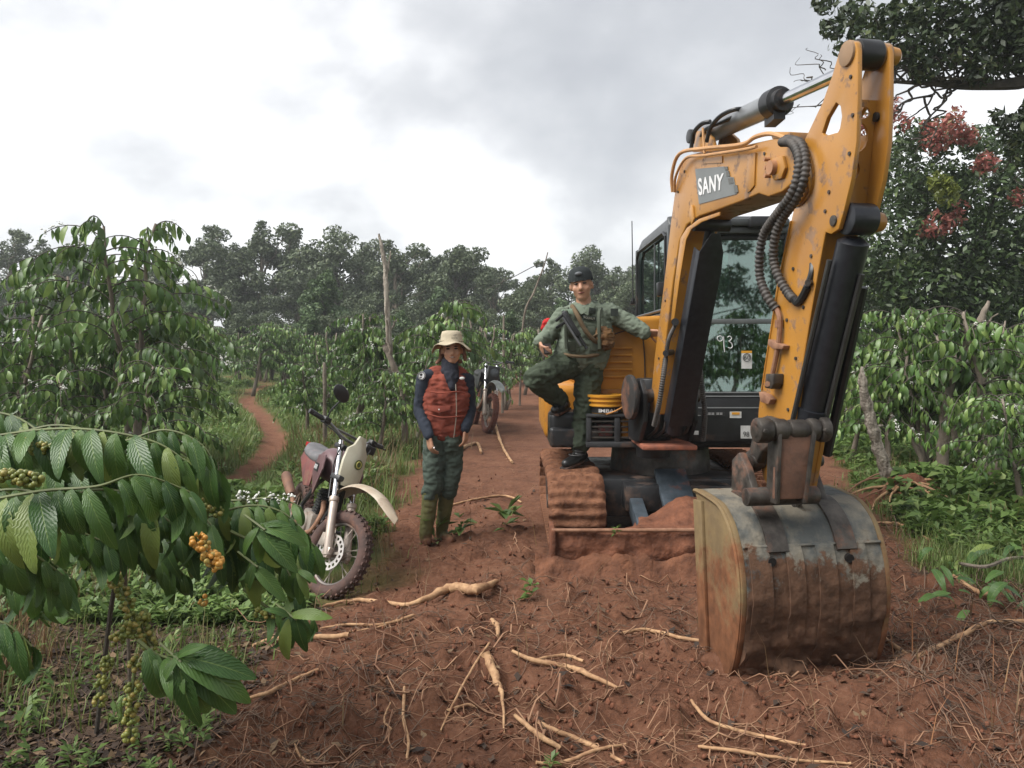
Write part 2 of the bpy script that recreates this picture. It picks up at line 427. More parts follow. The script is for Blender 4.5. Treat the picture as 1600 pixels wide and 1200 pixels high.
    L(ms.outputs[0], t.nodes['Material Output'].inputs[0]); MATS[name] = m; return m
SOILC = (0.19, 0.085, 0.050)
YEL = pmat('yellow_paint', (0.41, 0.190, 0.028), 0.40, 0, (0.33, 0.145, 0.024), 2.0, dirt=(0.30, 0.17, 0.09), dirtamt=-0.055, dsc=9, dw=.05, coat=0.5)
YELC = pmat('chassis_yellow', (0.43, 0.185, 0.020), 0.42, 0, (0.36, 0.15, 0.017), 3, dirt=SOILC, dirtamt=-0.08, dirtz=(0.5, 1.1, 0.3))
BLK = pmat('black_paint', (0.022, 0.023, 0.025), 0.38, 0, (0.012, 0.012, 0.013), 6, dirt=(0.14, 0.085, 0.06), dirtamt=-0.1, dirtz=(0.4, 1.2, 0.12))
CYLB = pmat('cylinder_black', (0.020, 0.022, 0.027), 0.33, 0, (0.012, 0.013, 0.017), 30, dirt=(0.16, 0.15, 0.15), dirtamt=-0.19)
CABG = pmat('cab_grey', (0.055, 0.06, 0.062), 0.42, 0, (0.035, 0.038, 0.04), 5)
CHR = pmat('chrome_rod', (0.75, 0.76, 0.78), 0.16, 1.0, (0.6, 0.6, 0.62), 8)
STEELG = pmat('grey_barrel', (0.32, 0.33, 0.34), 0.34, 0.6, (0.2, 0.205, 0.21), 5)
STEELD = pmat('worn_steel', (0.085, 0.075, 0.065), 0.5, 0.4, (0.035, 0.03, 0.027), 14, dirt=SOILC, dirtamt=-0.02, bump=0.002, bscale=50)
BLUEG = pmat('blue_grey_steel', (0.075, 0.095, 0.115), 0.5, 0.3, (0.035, 0.045, 0.055), 9, dirt=(0.30, 0.095, 0.045), dirtamt=-0.06, bump=0.002)
HOSE = pmat('hose_rubber', (0.075, 0.065, 0.058), 0.6, 0, (0.03, 0.028, 0.027), 18)
RUSTL = pmat('dusty_pipe', (0.28, 0.15, 0.09), 0.7, 0, (0.17, 0.08, 0.045), 18)
RUB = pmat('rubber', (0.028, 0.026, 0.025), 0.75, 0, (0.018, 0.017, 0.016), 12, dirt=(0.19, 0.085, 0.05), dirtamt=0.05)
MUD = pmat('mud_caked', (0.185, 0.078, 0.046), 0.95, 0, (0.10, 0.044, 0.028), 9, bump=0.02, bscale=22, spec=0.1)
MUDT = pmat('track_mud', (0.20, 0.095, 0.055), 0.95, 0, (0.10, 0.045, 0.027), 11, bump=0.015, bscale=30, spec=0.1)
BUCKM = pmat('bucket_steel', (0.185, 0.165, 0.13), 0.6, 0.1, (0.075, 0.08, 0.078), 5.5, contrast=0.09, dirt=(0.115, 0.062, 0.038), dirtamt=-0.12, dirtz=(0.08, 0.70, 0.56), dsc=7.0, dw=0.07, bump=0.012, bscale=20, spec=0.25)
BUCKS = pmat('bucket_side', (0.22, 0.155, 0.075), 0.65, 0.1, (0.14, 0.10, 0.055), 6, dirt=(0.20, 0.085, 0.04), dirtamt=-0.04, dirtz=(-0.05, 0.7, 0.4), bump=0.003, bscale=24, spec=0.25)
WHITE = pmat('white_sticker', (0.62, 0.62, 0.60), 0.5, 0, (0.5, 0.5, 0.48), 20)
PRINTW = pmat('white_print', (0.72, 0.72, 0.72), 0.5)
PRINTB = pmat('black_print', (0.03, 0.03, 0.03), 0.5)
PRINTG = pmat('grey_print', (0.17, 0.18, 0.18), 0.5, 0, (0.14, 0.15, 0.15), 12)
def glassmat(name, tint=(0.55, 0.72, 0.66), mixg=0.25, rough=0.02):
    m = bpy.data.materials.new(name); t, b = nodes(m); N = t.nodes.new; L = t.links.new
    tr = N('ShaderNodeBsdfTransparent'); tr.inputs[0].default_value = (*tint, 1)
    gl = N('ShaderNodeBsdfGlossy'); gl.inputs['Roughness'].default_value = rough; gl.inputs[0].default_value = (0.8, 0.95, 0.9, 1)
    fr = N('ShaderNodeFresnel'); fr.inputs[0].default_value = 1.5
    ad = N('ShaderNodeMath'); ad.operation = 'ADD'; ad.inputs[1].default_value = mixg; L(fr.outputs[0], ad.inputs[0]); ad.use_clamp = True
    ms = N('ShaderNodeMixShader'); L(ad.outputs[0], ms.inputs[0]); L(tr.outputs[0], ms.inputs[1]); L(gl.outputs[0], ms.inputs[2])
    L(ms.outputs[0], t.nodes['Material Output'].inputs[0]); return m
GLASS = glassmat('cab_glass', (0.42, 0.58, 0.53), 0.16)
BARK = pmat('bark_grey', (0.26, 0.22, 0.18), 0.9, 0, (0.11, 0.09, 0.07), 7, bump=0.01, bscale=30, spec=0.15, stretch=(1, 1, 0.25))
BARKD = pmat('bark_dark', (0.11, 0.095, 0.08), 0.9, 0, (0.05, 0.045, 0.04), 5, bump=0.01, bscale=20, spec=0.15)
DEADW = pmat('dead_wood', (0.42, 0.37, 0.31), 0.9, 0, (0.12, 0.10, 0.08), 9, bump=0.02, bscale=35, spec=0.15, stretch=(1.6, 1.6, 0.3), contrast=0.1)
ROOTM = pmat('peeled_root', (0.46, 0.29, 0.16), 0.75, 0, (0.24, 0.13, 0.07), 16, dirt=SOILC, dirtamt=-0.07, bump=0.003, bscale=60, spec=0.2)
ROOTL = pmat('rootlets', (0.34, 0.20, 0.12), 0.8, 0, (0.16, 0.08, 0.05), 3, spec=0.2)
ROOTX = pmat('dry_twigs', (0.20, 0.14, 0.10), 0.85, 0, (0.09, 0.055, 0.04), 2, spec=0.2)
# ================================================================== ground
def axis(vals):
    out = []
    for a, b, st in vals: out += list(np.arange(a, b, st))
    return np.array(out)
ys = axis([(-12, 0, 1.0), (0, 1.6, 0.2), (1.6, 2.6, 0.05), (2.6, 7.0, 0.026), (7.0, 12, 0.06), (12, 24, 0.2), (24, 60, 1.0), (60, 200, 8), (200, 1001, 80)])
xh = axis([(0, 4.2, 0.03), (4.2, 8, 0.08), (8, 20, 0.3), (20, 60, 1.5), (60, 200, 10), (200, 901, 100)])
xs = np.concatenate([-xh[:0:-1], xh])
GX, GY = np.meshgrid(xs, ys); shp = GX.shape
H = gz(GX.ravel(), GY.ravel())
sd = polydist(GX.ravel(), GY.ravel(), SOIL); pd = linedist(GX.ravel(), GY.ravel(), PATH)
edge = (fbm(GX.ravel()*1.7, GY.ravel()*1.7, 21, 4)-0.47)*1.5*np.clip(GY.ravel()/7, 0.5, 2)
soil = np.clip((sd+edge*0.8)*2.2+0.5, 0, 1)
pathm = np.clip((0.24-pd+(fbm(GX.ravel()*4, GY.ravel()*4, 8, 3)-.47)*0.18)*9+0.5, 0, 1)
nearw = (GY.ravel() > 2.2) & (GY.ravel() < 9) & (np.abs(GX.ravel()) < 6)
sm2 = soil*nearw
clod = np.maximum(fbm(GX.ravel()*9, GY.ravel()*9, 31, 3)-0.46, 0)**1.2*0.36+(fbm(GX.ravel()*22, GY.ravel()*22, 35, 2)-0.36)*0.034
V = np.stack([GX.ravel(), GY.ravel(), H], -1)
ny, nx = shp; idx = np.arange(ny*nx).reshape(ny, nx)
F = np.stack([idx[:-1, :-1], idx[:-1, 1:], idx[1:, 1:], idx[1:, :-1]], -1).reshape(-1, 4)
gm = bpy.data.materials.new('ground'); t, b = nodes(gm); N = t.nodes.new; L = t.links.new
at = N('ShaderNodeAttribute'); at.attribute_name = 'zone'; sp = N('ShaderNodeSeparateColor'); L(at.outputs[0], sp.inputs[0])
tcg = N('ShaderNodeTexCoord')
def gn(scale, det=8, ro=0.65):
    n = N('ShaderNodeTexNoise'); n.inputs['Scale'].default_value = scale; n.inputs['Detail'].default_value = det; n.inputs['Roughness'].default_value = ro; L(tcg.outputs['Object'], n.inputs['Vector']); return n.outputs[0]
def ramp(src, *st):
    r = N('ShaderNodeValToRGB'); L(src, r.inputs[0]); r.color_ramp.elements[0].position = st[0][0]; r.color_ramp.elements[0].color = (*st[0][1], 1)
    r.color_ramp.elements[1].position = st[-1][0]; r.color_ramp.elements[1].color = (*st[-1][1], 1)
    for p_, c_ in st[1:-1]:
        e_ = r.color_ramp.elements.new(p_); e_.color = (*c_, 1)
    return r.outputs[0]
def cmix(f, a, b_):
    m_ = N('ShaderNodeMix'); m_.data_type = 'RGBA'; L(f, m_.inputs[0]) if not isinstance(f, float) else None
    if isinstance(f, float): m_.inputs[0].default_value = f
    L(a, m_.inputs[6]); L(b_, m_.inputs[7]); return m_.outputs[2]
s1 = ramp(gn(3.0), (0.32, (0.070, 0.034, 0.022)), (0.5, (0.155, 0.070, 0.041)), (0.68, (0.215, 0.108, 0.066)))
s2 = ramp(gn(28.0), (0.3, (0.055, 0.027, 0.019)), (0.52, (0.150, 0.068, 0.040)), (0.72, (0.25, 0.135, 0.09)))
soilc = cmix(0.5, s1, s2)
g1 = ramp(gn(2.2), (0.3, (0.040, 0.055, 0.018)), (0.5, (0.075, 0.100, 0.030)), (0.7, (0.11, 0.14, 0.045)))
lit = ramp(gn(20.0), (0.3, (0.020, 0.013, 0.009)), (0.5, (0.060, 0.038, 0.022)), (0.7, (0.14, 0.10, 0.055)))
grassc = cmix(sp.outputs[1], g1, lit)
allc = cmix(sp.outputs[0], grassc, soilc)
L(allc, b.inputs['Base Color']); b.inputs['Roughness'].default_value = 0.95; b.inputs['Specular IOR Level'].default_value = 0.12
bp = N('ShaderNodeBump'); bp.inputs['Distance'].default_value = 0.03; bp.inputs['Strength'].default_value = 0.9; L(gn(34.0, 10, 0.72), bp.inputs['Height']); L(bp.outputs[0], b.inputs['Normal'])
me = fmesh('ground', V, F, gm, smooth=True)
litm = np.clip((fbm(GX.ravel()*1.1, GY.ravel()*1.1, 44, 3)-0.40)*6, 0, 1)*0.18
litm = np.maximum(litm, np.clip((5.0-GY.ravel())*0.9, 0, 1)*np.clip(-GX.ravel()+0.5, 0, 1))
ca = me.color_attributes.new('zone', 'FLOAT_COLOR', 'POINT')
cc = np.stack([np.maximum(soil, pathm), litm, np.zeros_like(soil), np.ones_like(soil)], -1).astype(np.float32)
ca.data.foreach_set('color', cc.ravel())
tag(link('ground', me), kind='structure')

def zones(x, y):
    sdd = polydist(x, y, SOIL); ed = (fbm(x*1.7, y*1.7, 21, 4)-0.47)*1.5*np.clip(y/7, 0.5, 2)
    so_ = np.clip((sdd+ed*0.8)*2.2+0.5, 0, 1); pt = np.clip((0.24-linedist(x, y, PATH)+(fbm(x*4, y*4, 8, 3)-.47)*0.18)*9+0.5, 0, 1)
    return so_, pt
def sample(n, y0, y1, pxmin=-150, pxmax=1750, power=1.0):
    """positions with density falling with distance"""
    u = NR.rand(n); y = (y0**(-power)+(y1**(-power)-y0**(-power))*u)**(-1/power) if power else y0+(y1-y0)*u
    px = pxmin+(pxmax-pxmin)*NR.rand(n); x = (px-HX)/FPX*y; return x, y
NOEX = lambda x, y: ~((x > 0.2) & (x < 2.35) & (y > 5.0) & (y < 8.0))
# -- grass blades
def blades(n, y0, y1, hgt, wid, keep, mat, name, label, cat, pxr=(-150, 1750), power=1.0, lean=0.5):
    x, y = sample(n, y0, y1, pxr[0], pxr[1], power)
    so_, pt = zones(x, y); k = keep(x, y, so_, pt) & NOEX(x, y); x = x[k]; y = y[k]
    TV = [(-.5, 0, 0), (.5, 0, 0), (-.32, 0.12, .55), (.32, 0.12, .55), (0, 0.45, 1.0)]
    pos = np.stack([x, y, gz(x, y)-0.01], -1); m = len(x)
    hs = hgt*(0.45+0.9*NR.rand(m))*(0.6+0.8*fbm(x*1.3, y*1.3, 77, 2)); ws = wid*(0.6+0.8*NR.rand(m))*np.clip(y/6, 1, 4)
    TVa = np.array(TV); yaw = NR.rand(m)*6.283
    sc = np.stack([ws, hs*(0.5+lean*2*NR.rand(m)), hs], -1)
    W = TVa[None]*sc[:, None, :]; c, s_ = np.cos(yaw)[:, None], np.sin(yaw)[:, None]
    X = W[..., 0]*c-W[..., 1]*s_; Yy = W[..., 0]*s_+W[..., 1]*c
    VV = np.stack([X+pos[:, 0:1], Yy+pos[:, 1:2], W[..., 2]+pos[:, 2:3]], -1).reshape(-1, 3)
    b0 = (np.arange(m)*5)[:, None]
    Fq = np.array([0, 1, 3, 2])[None]+b0; Ft = np.array([2, 3, 4])[None]+b0
    o = link(name, fmesh(name, VV, [Fq, Ft], mat)); return tag(o, label, cat, kind='stuff')
GRASSM = leafmat('grass_blades', (0.085, 0.130, 0.030), (0.165, 0.235, 0.060), (0.26, 0.24, 0.10), rough=0.5, trans=0.3, amt3=0.15)
DRYM = leafmat('dry_grass', (0.13, 0.075, 0.04), (0.22, 0.15, 0.075), (0.28, 0.13, 0.06), rough=0.7, trans=0.2, amt3=0.2)
rg = NR.rand
blades(230000, 3.0, 60, 0.17, 0.006, lambda x, y, s, p: (rg(len(x)) > s*1.05) & (rg(len(x)) > p*1.1) & ((y > 6.2) | (x > 0) | (rg(len(x)) < 0.05)), GRASSM, 'grass', 'short green grass beside the red clearing and the winding path', 'grass', power=0.55)
blades(26000, 2.4, 22, 0.30, 0.005, lambda x, y, s, p: (rg(len(x)) > s*0.985) & (p < 0.2) & (fbm(x*0.7, y*0.7, 91, 3) > 0.47) , DRYM, 'dry_grass', 'brown dry grass stalks among the green ground cover', 'dry grass', power=0.9)
blades(40000, 6.8, 17, 0.26, 0.007, lambda x, y, s, p: (s < .4) & (p < .1) & (x < -.8) & (linedist(x, y, PATH) > .35), GRASSM, 'verge_grass', 'lush light green grass on the verges of the winding path', 'grass', power=0.3, pxr=(240, 760))
blades(2600, 7.5, 13, 0.45, 0.006, lambda x, y, s, p: (s < 0.5) & (x < -1.0) & (x > -3.4) & (fbm(x*2, y*2, 95, 2) > 0.34), DRYM, 'tall_dry_grass', 'tall reddish dry grass behind the leaning white motorcycle', 'dry grass', power=0.3, pxr=(440, 720))
# -- broadleaf weeds
def wleaf(n=14, seed=1):
    r = random.Random(seed); vs = []; fs = []
    for i in range(n):
        a = r.random()*6.283; el_ = r.uniform(-0.15, 1.0); L_ = r.uniform(.5, 1.0); w = L_*r.uniform(.28, .45); h0 = r.uniform(0, .85)
        d = Vector((math.cos(a)*math.cos(el_), math.sin(a)*math.cos(el_), math.sin(el_))); s_ = Vector((-math.sin(a), math.cos(a), r.uniform(-.3, .3)))
        p0 = Vector((math.cos(a)*.1*h0, math.sin(a)*.1*h0, h0)); m_ = p0+d*L_*.5; tip = p0+d*L_-Vector((0, 0, .25*L_))
        b = len(vs); vs += [p0, m_+s_*w*.5, tip, m_-s_*w*.5]; fs.append((b, b+1, b+2, b+3))
    return [tuple(v) for v in vs], fs
WEEDM = leafmat('weed_leaves', (0.070, 0.125, 0.030), (0.140, 0.215, 0.055), (0.20, 0.26, 0.08), rough=0.5, trans=0.3)
def weeds(n, y0, y1, size, keep, name, label, pxr=(-150, 1750), power=0.8, mat=WEEDM, seed=1):
    x, y = sample(n, y0, y1, *pxr, power); so_, pt = zones(x, y); k = keep(x, y, so_, pt) & NOEX(x, y); x = x[k]; y = y[k]; m = len(x)
    TV, TF = wleaf(14, seed); pos = np.stack([x, y, gz(x, y)], -1)
    sc = size*(0.4+0.9*rg(m))*(0.5+fbm(x*.9, y*.9, 55, 3))
    V_, F_, _ = scatter(TV, TF, pos, rg(m)*6.28, sc); o = link(name, fmesh(name, V_, F_, mat)); return tag(o, label, 'weeds', kind='stuff')
weeds(26000, 4.2, 45, 0.10, lambda x, y, s, p: (s < 0.35) & (p < 0.25) & (fbm(x*.8, y*.8, 61, 3) > .36), 'weeds', 'low leafy green weeds covering the slopes on both sides', power=0.6)
weeds(7000, 7.0, 30, 0.22, lambda x, y, s, p: (s < 0.1) & (p < 0.05) & (linedist(x, y, PATH) > 0.55) & (fbm(x*.5, y*.5, 65, 3) > .36), 'tall_weeds', 'knee high light green weeds behind the path', power=0.5, pxr=(150, 760), seed=4)
weeds(2600, 6.2, 14, 0.20, lambda x, y, s, p: (s < 0.3) & (x > 2.6), 'undergrowth', 'dense green undergrowth right of the digger around the dead stump', pxr=(1250, 1750), power=0.6, seed=9)
weeds(450, 2.5, 4.8, 0.075, lambda x, y, s, p: (s < 0.6) & (x < -.4) & (rg(len(x)) < .6), 'weeds', 'scattered small weeds under the foreground coffee bush', pxr=(-100, 640), seed=12)
LITM = leafmat('leaf_litter', (0.020, 0.013, 0.010), (0.075, 0.045, 0.028), (0.17, 0.11, 0.06), rough=0.8, trans=0.05, amt3=0.2)
def litter(n, keep, y0, y1, pxr, size, name, label):
    x, y = sample(n, y0, y1, *pxr, 0.8); so_, pt = zones(x, y); k = keep(x, y, so_, pt) & NOEX(x, y); x = x[k]; y = y[k]; m = len(x)
    TV = [(-1, 0, .1), (-.2, -.45, .22), (.9, 0, .12), (-.1, .45, .3)]; V_, F_, _ = scatter(TV, [(0, 1, 2, 3)], np.stack([x, y, gz(x, y)+.006], -1), rg(m)*6.28, size*(.5+rg(m)), tilt=(rg(m)-.5)*1.4)
    return tag(link(name, fmesh(name, V_, F_, LITM)), label, 'leaf litter', kind='stuff')
litter(26000, lambda x, y, s, p: ((x < -.3) & (y < 4.6) & (s < .7)) | (rg(len(x)) < .05), 2.2, 9, (-100, 1700), .026, 'leaf_litter', 'dark dead leaves scattered over the soil and under the coffee bush')
# -- soil clods
ico = bmesh.new(); bmesh.ops.create_icosphere(ico, subdivisions=1, radius=1); ico.verts.index_update()
IV = np.array([v.co[:] for v in ico.verts]); IF = np.array([[v.index for v in f.verts] for f in ico.faces]); ico.free()
IV = IV*(0.55+0.9*np.random.RandomState(3).rand(len(IV), 1))*np.array([1, .8, .7])
x, y = sample(9000, 2.3, 9.5, 150, 1750, 0.8); s_, p_ = zones(x, y); k = (s_ > .6) & NOEX(x, y); x = x[k]; y = y[k]; m = len(x)
r_ = 0.003+0.015*rg(m)**4
V_, F_, _ = scatter(IV, IF, np.stack([x, y, gz(x, y)+r_*.5+.006], -1), rg(m)*6.28, np.stack([r_*(.8+.6*rg(m)), r_, r_*(.5+.4*rg(m))], -1), tilt=rg(m)*2)
tag(link('soil_clods', fmesh('soil_clods', V_, F_, MUD)), 'loose crumbs of red soil over the clearing', 'soil clods', kind='stuff')
# -- rootlets
def rootmesh(n, y0, y1, pxr, rad, length, seed, keepf, seg=6):
    rs = np.random.RandomState(seed); u = rs.rand(n); y = (y0**-.8+(y1**-.8-y0**-.8)*u)**(-1/.8); x = ((pxr[0]+(pxr[1]-pxr[0])*rs.rand(n))-HX)/FPX*y
    so_, _ = zones(x, y); k = keepf(x, y, so_, rs) & NOEX(x, y); x = x[k]; y = y[k]; m = len(x)
    Ls = length*(.25+rs.rand(m)**2*1.3); th = rs.rand(m)*6.28; P_ = np.zeros((m, seg+1, 3)); cx_, cy_ = x.copy(), y.copy(); ph = rs.rand(m)*6.28
    for i in range(seg+1):
        P_[:, i, 0] = cx_; P_[:, i, 1] = cy_; P_[:, i, 2] = gz(cx_, cy_)+rad*1.2+Ls*0.10*np.abs(np.sin(ph+i*1.1))*(rs.rand(m) < .75)
        th = th+(rs.rand(m)-.5)*1.3; cx_ = cx_+np.cos(th)*Ls/seg; cy_ = cy_+np.sin(th)*Ls/seg
    tg = np.gradient(P_, axis=1); tg /= np.linalg.norm(tg, axis=2, keepdims=True)+1e-9
    up = np.array([0, 0, 1.0]); a = np.cross(tg, up); a /= np.linalg.norm(a, axis=2, keepdims=True)+1e-9; c = np.cross(tg, a)
    rr = (rad*(.5+rs.rand(m)))[:, None, None]*np.linspace(1.1, .45, seg+1)[None, :, None]
    VV = np.stack([P_+(a*math.cos(t_)+c*math.sin(t_))*rr for t_ in (math.pi/2, math.pi/2+2.094, math.pi/2+4.189)], 2)   # m,seg+1,3,3
    ix = np.arange(m*(seg+1)*3).reshape(m, seg+1, 3); fs = []
    for j in range(3):
        j2 = (j+1) % 3; fs.append(np.stack([ix[:, :-1, j], ix[:, :-1, j2], ix[:, 1:, j2], ix[:, 1:, j]], -1).reshape(-1, 4))
    return VV.reshape(-1, 3), np.concatenate(fs)
V_, F_ = rootmesh(1500, 2.4, 10, (150, 1700), .0019, .36, 5, lambda x, y, s, rs: (s > .5) & (fbm(x*1.1, y*1.1, 71, 3)+rs.rand(len(x))*.35 > .56))
tag(link('rootlets', fmesh('rootlets', V_, F_, ROOTL)), 'thin pale rootlets tangled over the red soil', 'rootlets', kind='stuff')
V_, F_ = rootmesh(4500, 2.2, 9, (-100, 1750), .0019, .30, 6, lambda x, y, s, rs: ((x < -.4) & (y < 4.6)) | (x > 1.6) | ((np.abs(x-.6) < 1.1) & (y > 3.9) & (y < 5.1)) | (rs.rand(len(x)) < .10))
tag(link('dry_twigs', fmesh('dry_twigs', V_, F_, ROOTX)), 'tangle of dry brown twigs and vines on the ground', 'twigs', kind='stuff')
V_, F_ = rootmesh(330, 2.6, 7.5, (380, 1700), .0042, .60, 12, lambda x, y, s, rs: (s > .5) & (rs.rand(len(x)) < .5), seg=9)
V2_, F2_ = rootmesh(650, 3.3, 8.5, (1380, 1750), .0028, .60, 14, lambda x, y, s, rs: rs.rand(len(x)) < .8, seg=9)
tag(link('vine_tangle', fmesh('vine_tangle', V2_, F2_, ROOTX)), 'tangle of dead brown vines right of the bucket', 'vines', kind='stuff')
tag(link('root_strands', fmesh('root_strands', V_, F_, ROOTL)), 'finger thin tan root strands strewn over the clearing', 'roots', kind='stuff')

# -- individual torn roots (pixel paths on the ground, width in px)
ROOTS = [
 ([(500,950),(560,942),(640,938),(700,932),(745,928),(778,922)], [4,6,8,15,17,7], 'long thick torn root with a splintered end below the motorcycle wheel'),
 ([(395,1015),(430,1005),(490,1003),(545,998)], [5,8,9,8], 'short thick pale root poking out from under the coffee leaves'),
 ([(375,1100),(420,1086),(460,1068),(498,1052)], [4,7,7,5], 'crooked brown root lying left beside the hanging coffee spray'),
 ([(760,1045),(775,1070),(785,1100),(788,1150)], [16,13,5,3], 'peeled stubby root tapering to a tail in the middle foreground'),
 ([(800,1023),(830,1038),(880,1046),(910,1055),(965,1085)], [5,8,8,9,5], 'forked thick root right of the peeled stubby root'),
 ([(840,1035),(880,1028),(912,1028)], [5,6,5], 'straight upper fork resting beside the forked root'),
 ([(632,1085),(630,1130),(638,1160),(636,1195)], [5,5,5,4], 'upright thin pale root at the bottom centre of the clearing'),
 ([(825,1075),(765,1010),(745,1045),(715,1100),(688,1145)][1:], [4,4,4,3], 'long thin zigzag root crossing left of the peeled stubby root'),
 ([(805,1125),(840,1155),(875,1178)], [6,9,7], 'thick root of the lower knot at the bottom middle'),
 ([(838,1135),(870,1150),(910,1163),(975,1200)], [6,8,8,6], 'long straight root of the lower knot running to the bottom edge'),
 ([(838,1200),(880,1193),(930,1180),(978,1168)], [5,6,6,4], 'curved pale root along the bottom edge right of the knot'),
 ([(945,1005),(975,995),(1010,991),(1060,1000),(1098,1008)], [4,6,6,6,5], 'arched thin root leading to the bucket side'),
 ([(1360,990),(1395,1012),(1425,1032),(1445,1028),(1500,1002),(1540,985),(1600,978)], [5,7,8,8,9,8,8], 'long bent root with a V bend right of the bucket'),
 ([(1190,1100),(1120,1120),(1080,1108),(1110,1135),(1180,1155),(1260,1180)][2:], [5,6,6,4], 'thin forked root below the bucket'),
 ([(1090,1175),(1150,1180),(1240,1192),(1330,1200)], [5,6,5,4], 'long thin root along the bottom right edge'),
 ([(1370,820),(1410,825),(1450,845)], [4,5,4], 'pale root stretching out of the stump root ball'),
 ([(1375,795),(1400,785),(1430,790)], [7,9,6], 'thick brown root arching from the stump base'),
 ([(1440,810),(1465,845),(1475,850)], [5,6,5], 'straight broken root right of the stump root ball'),
 ([(500,985),(540,978),(600,980),(645,968)], [3,4,5,6], 'thin branching root under the long splintered root'),
 ([(545,990),(590,985),(620,975),(648,966)], [3,3,4,3], 'hair thin root beside the thin branching root'),
 ([(768,975),(777,985),(778,998)], [8,9,5], 'small broken root stub standing near the centre'),
 ([(1555,945),(1520,925),(1490,905)], [10,8,6], 'cut grey branch butt beside the fallen coffee leaves'),
 ([(720,705),(745,695),(752,710),(728,715)][:3], [6,5,4], 'short pale root right of the standing man'),
 ([(773,665),(785,700),(800,725)], [5,4,4], 'thin pale root on the soil before the parked dark motorcycle'),
 ([(700,790),(745,783),(790,778),(815,785)], [4,4,4,3], 'reddish root line behind the rubber boots'),
 ([(610,1105),(600,1130),(612,1150)], [3,3,3], 'tiny hooked root left of the upright pale root'),
 ([(460,1165),(470,1190),(490,1200)], [3,4,4], 'thin root at the bottom edge left of centre'),
 ([(700,1115),(735,1108),(765,1118)], [4,5,3], 'short bumpy root crossing the zigzag root'),
 ([(1215,1010),(1270,1035),(1230,1050),(1170,1085)][2:], [4,3], 'tiny straight root below the bucket lip'),
]
for pts, wd, lab in ROOTS:
    g3 = [GP(px, py) for px, py in pts]; rr0 = [w_*0.5*p.y/FPX for w_, p in zip(wd, g3)]
    base = g3[len(g3)//2]; th_ = thing('root', lab, 'root', tuple(base))
    cpts = [p+Vector((0, 0, r*0.75+.006+rnd.uniform(0, .012))) for p, r in zip(g3, rr0)]; sp_ = spline(cpts, 7)
    rs_ = [np.interp(i/(len(sp_)-1)*(len(wd)-1), range(len(wd)), rr0) for i in range(len(sp_))]
    mb = MB()
    sp_ = [p+Vector((rnd.gauss(0, .12), rnd.gauss(0, .12), rnd.gauss(0, .12)))*r for p, r in zip(sp_, rs_)]
    mb.tube(sp_, [max(r*rnd.uniform(.95, 1.06), .0015) for r in rs_], 8); mb.noise(max(rr0)*.22, 22, len(lab)); mb.build('bark', ROOTM, th_, ang=60)
    mb = MB(); L_ = (g3[-1]-g3[0]).length
    for q in range(max(2, int(L_*7))):
        i = rnd.randrange(1, len(sp_)-1); p = sp_[i]; a = rnd.uniform(0, 6.28); pp = [p]
        for k in range(4):
            a += rnd.uniform(-.7, .7); x_ = pp[-1].x+math.cos(a)*.04; y_ = pp[-1].y+math.sin(a)*.04; pp.append(Vector((x_, y_, gzf(x_, y_)+rnd.uniform(.004, .03))))
        mb.tube(pp, [.003, .0028, .0022, .0016, .001], 4)
    if q is not None: mb.build('side_rootlet', ROOTL, th_, kind='stuff')
# ================================================================== excavator
EX = thing('excavator', 'yellow mini excavator with black cab parked facing forward on the red soil', 'excavator', (1.25, 6.4, 0))
YAW = R(9.4); U = Vector((math.sin(YAW), -math.cos(YAW), 0)); LAT = Vector((math.cos(YAW), math.sin(YAW), 0)); O3 = Vector((1.02, 5.6, 0))
def UV3(u, z, v=0.0): return O3+U*u+LAT*v+Vector((0, 0, z))
def PL(px, py, v=0.0):
    """pixel -> point on the vertical boom plane shifted v to the side"""
    o = O3+LAT*v; r = (px-HX)/FPX
    # (o.x+U.x*u) = r*(o.y+U.y*u)
    u = (r*o.y-o.x)/(U.x-r*U.y); p = o+U*u; p.z = CAMH-(py-HY)/FPX*p.y; return p
def loop(pts, v=0.0): return [PL(x_, y_, v) for x_, y_ in pts]
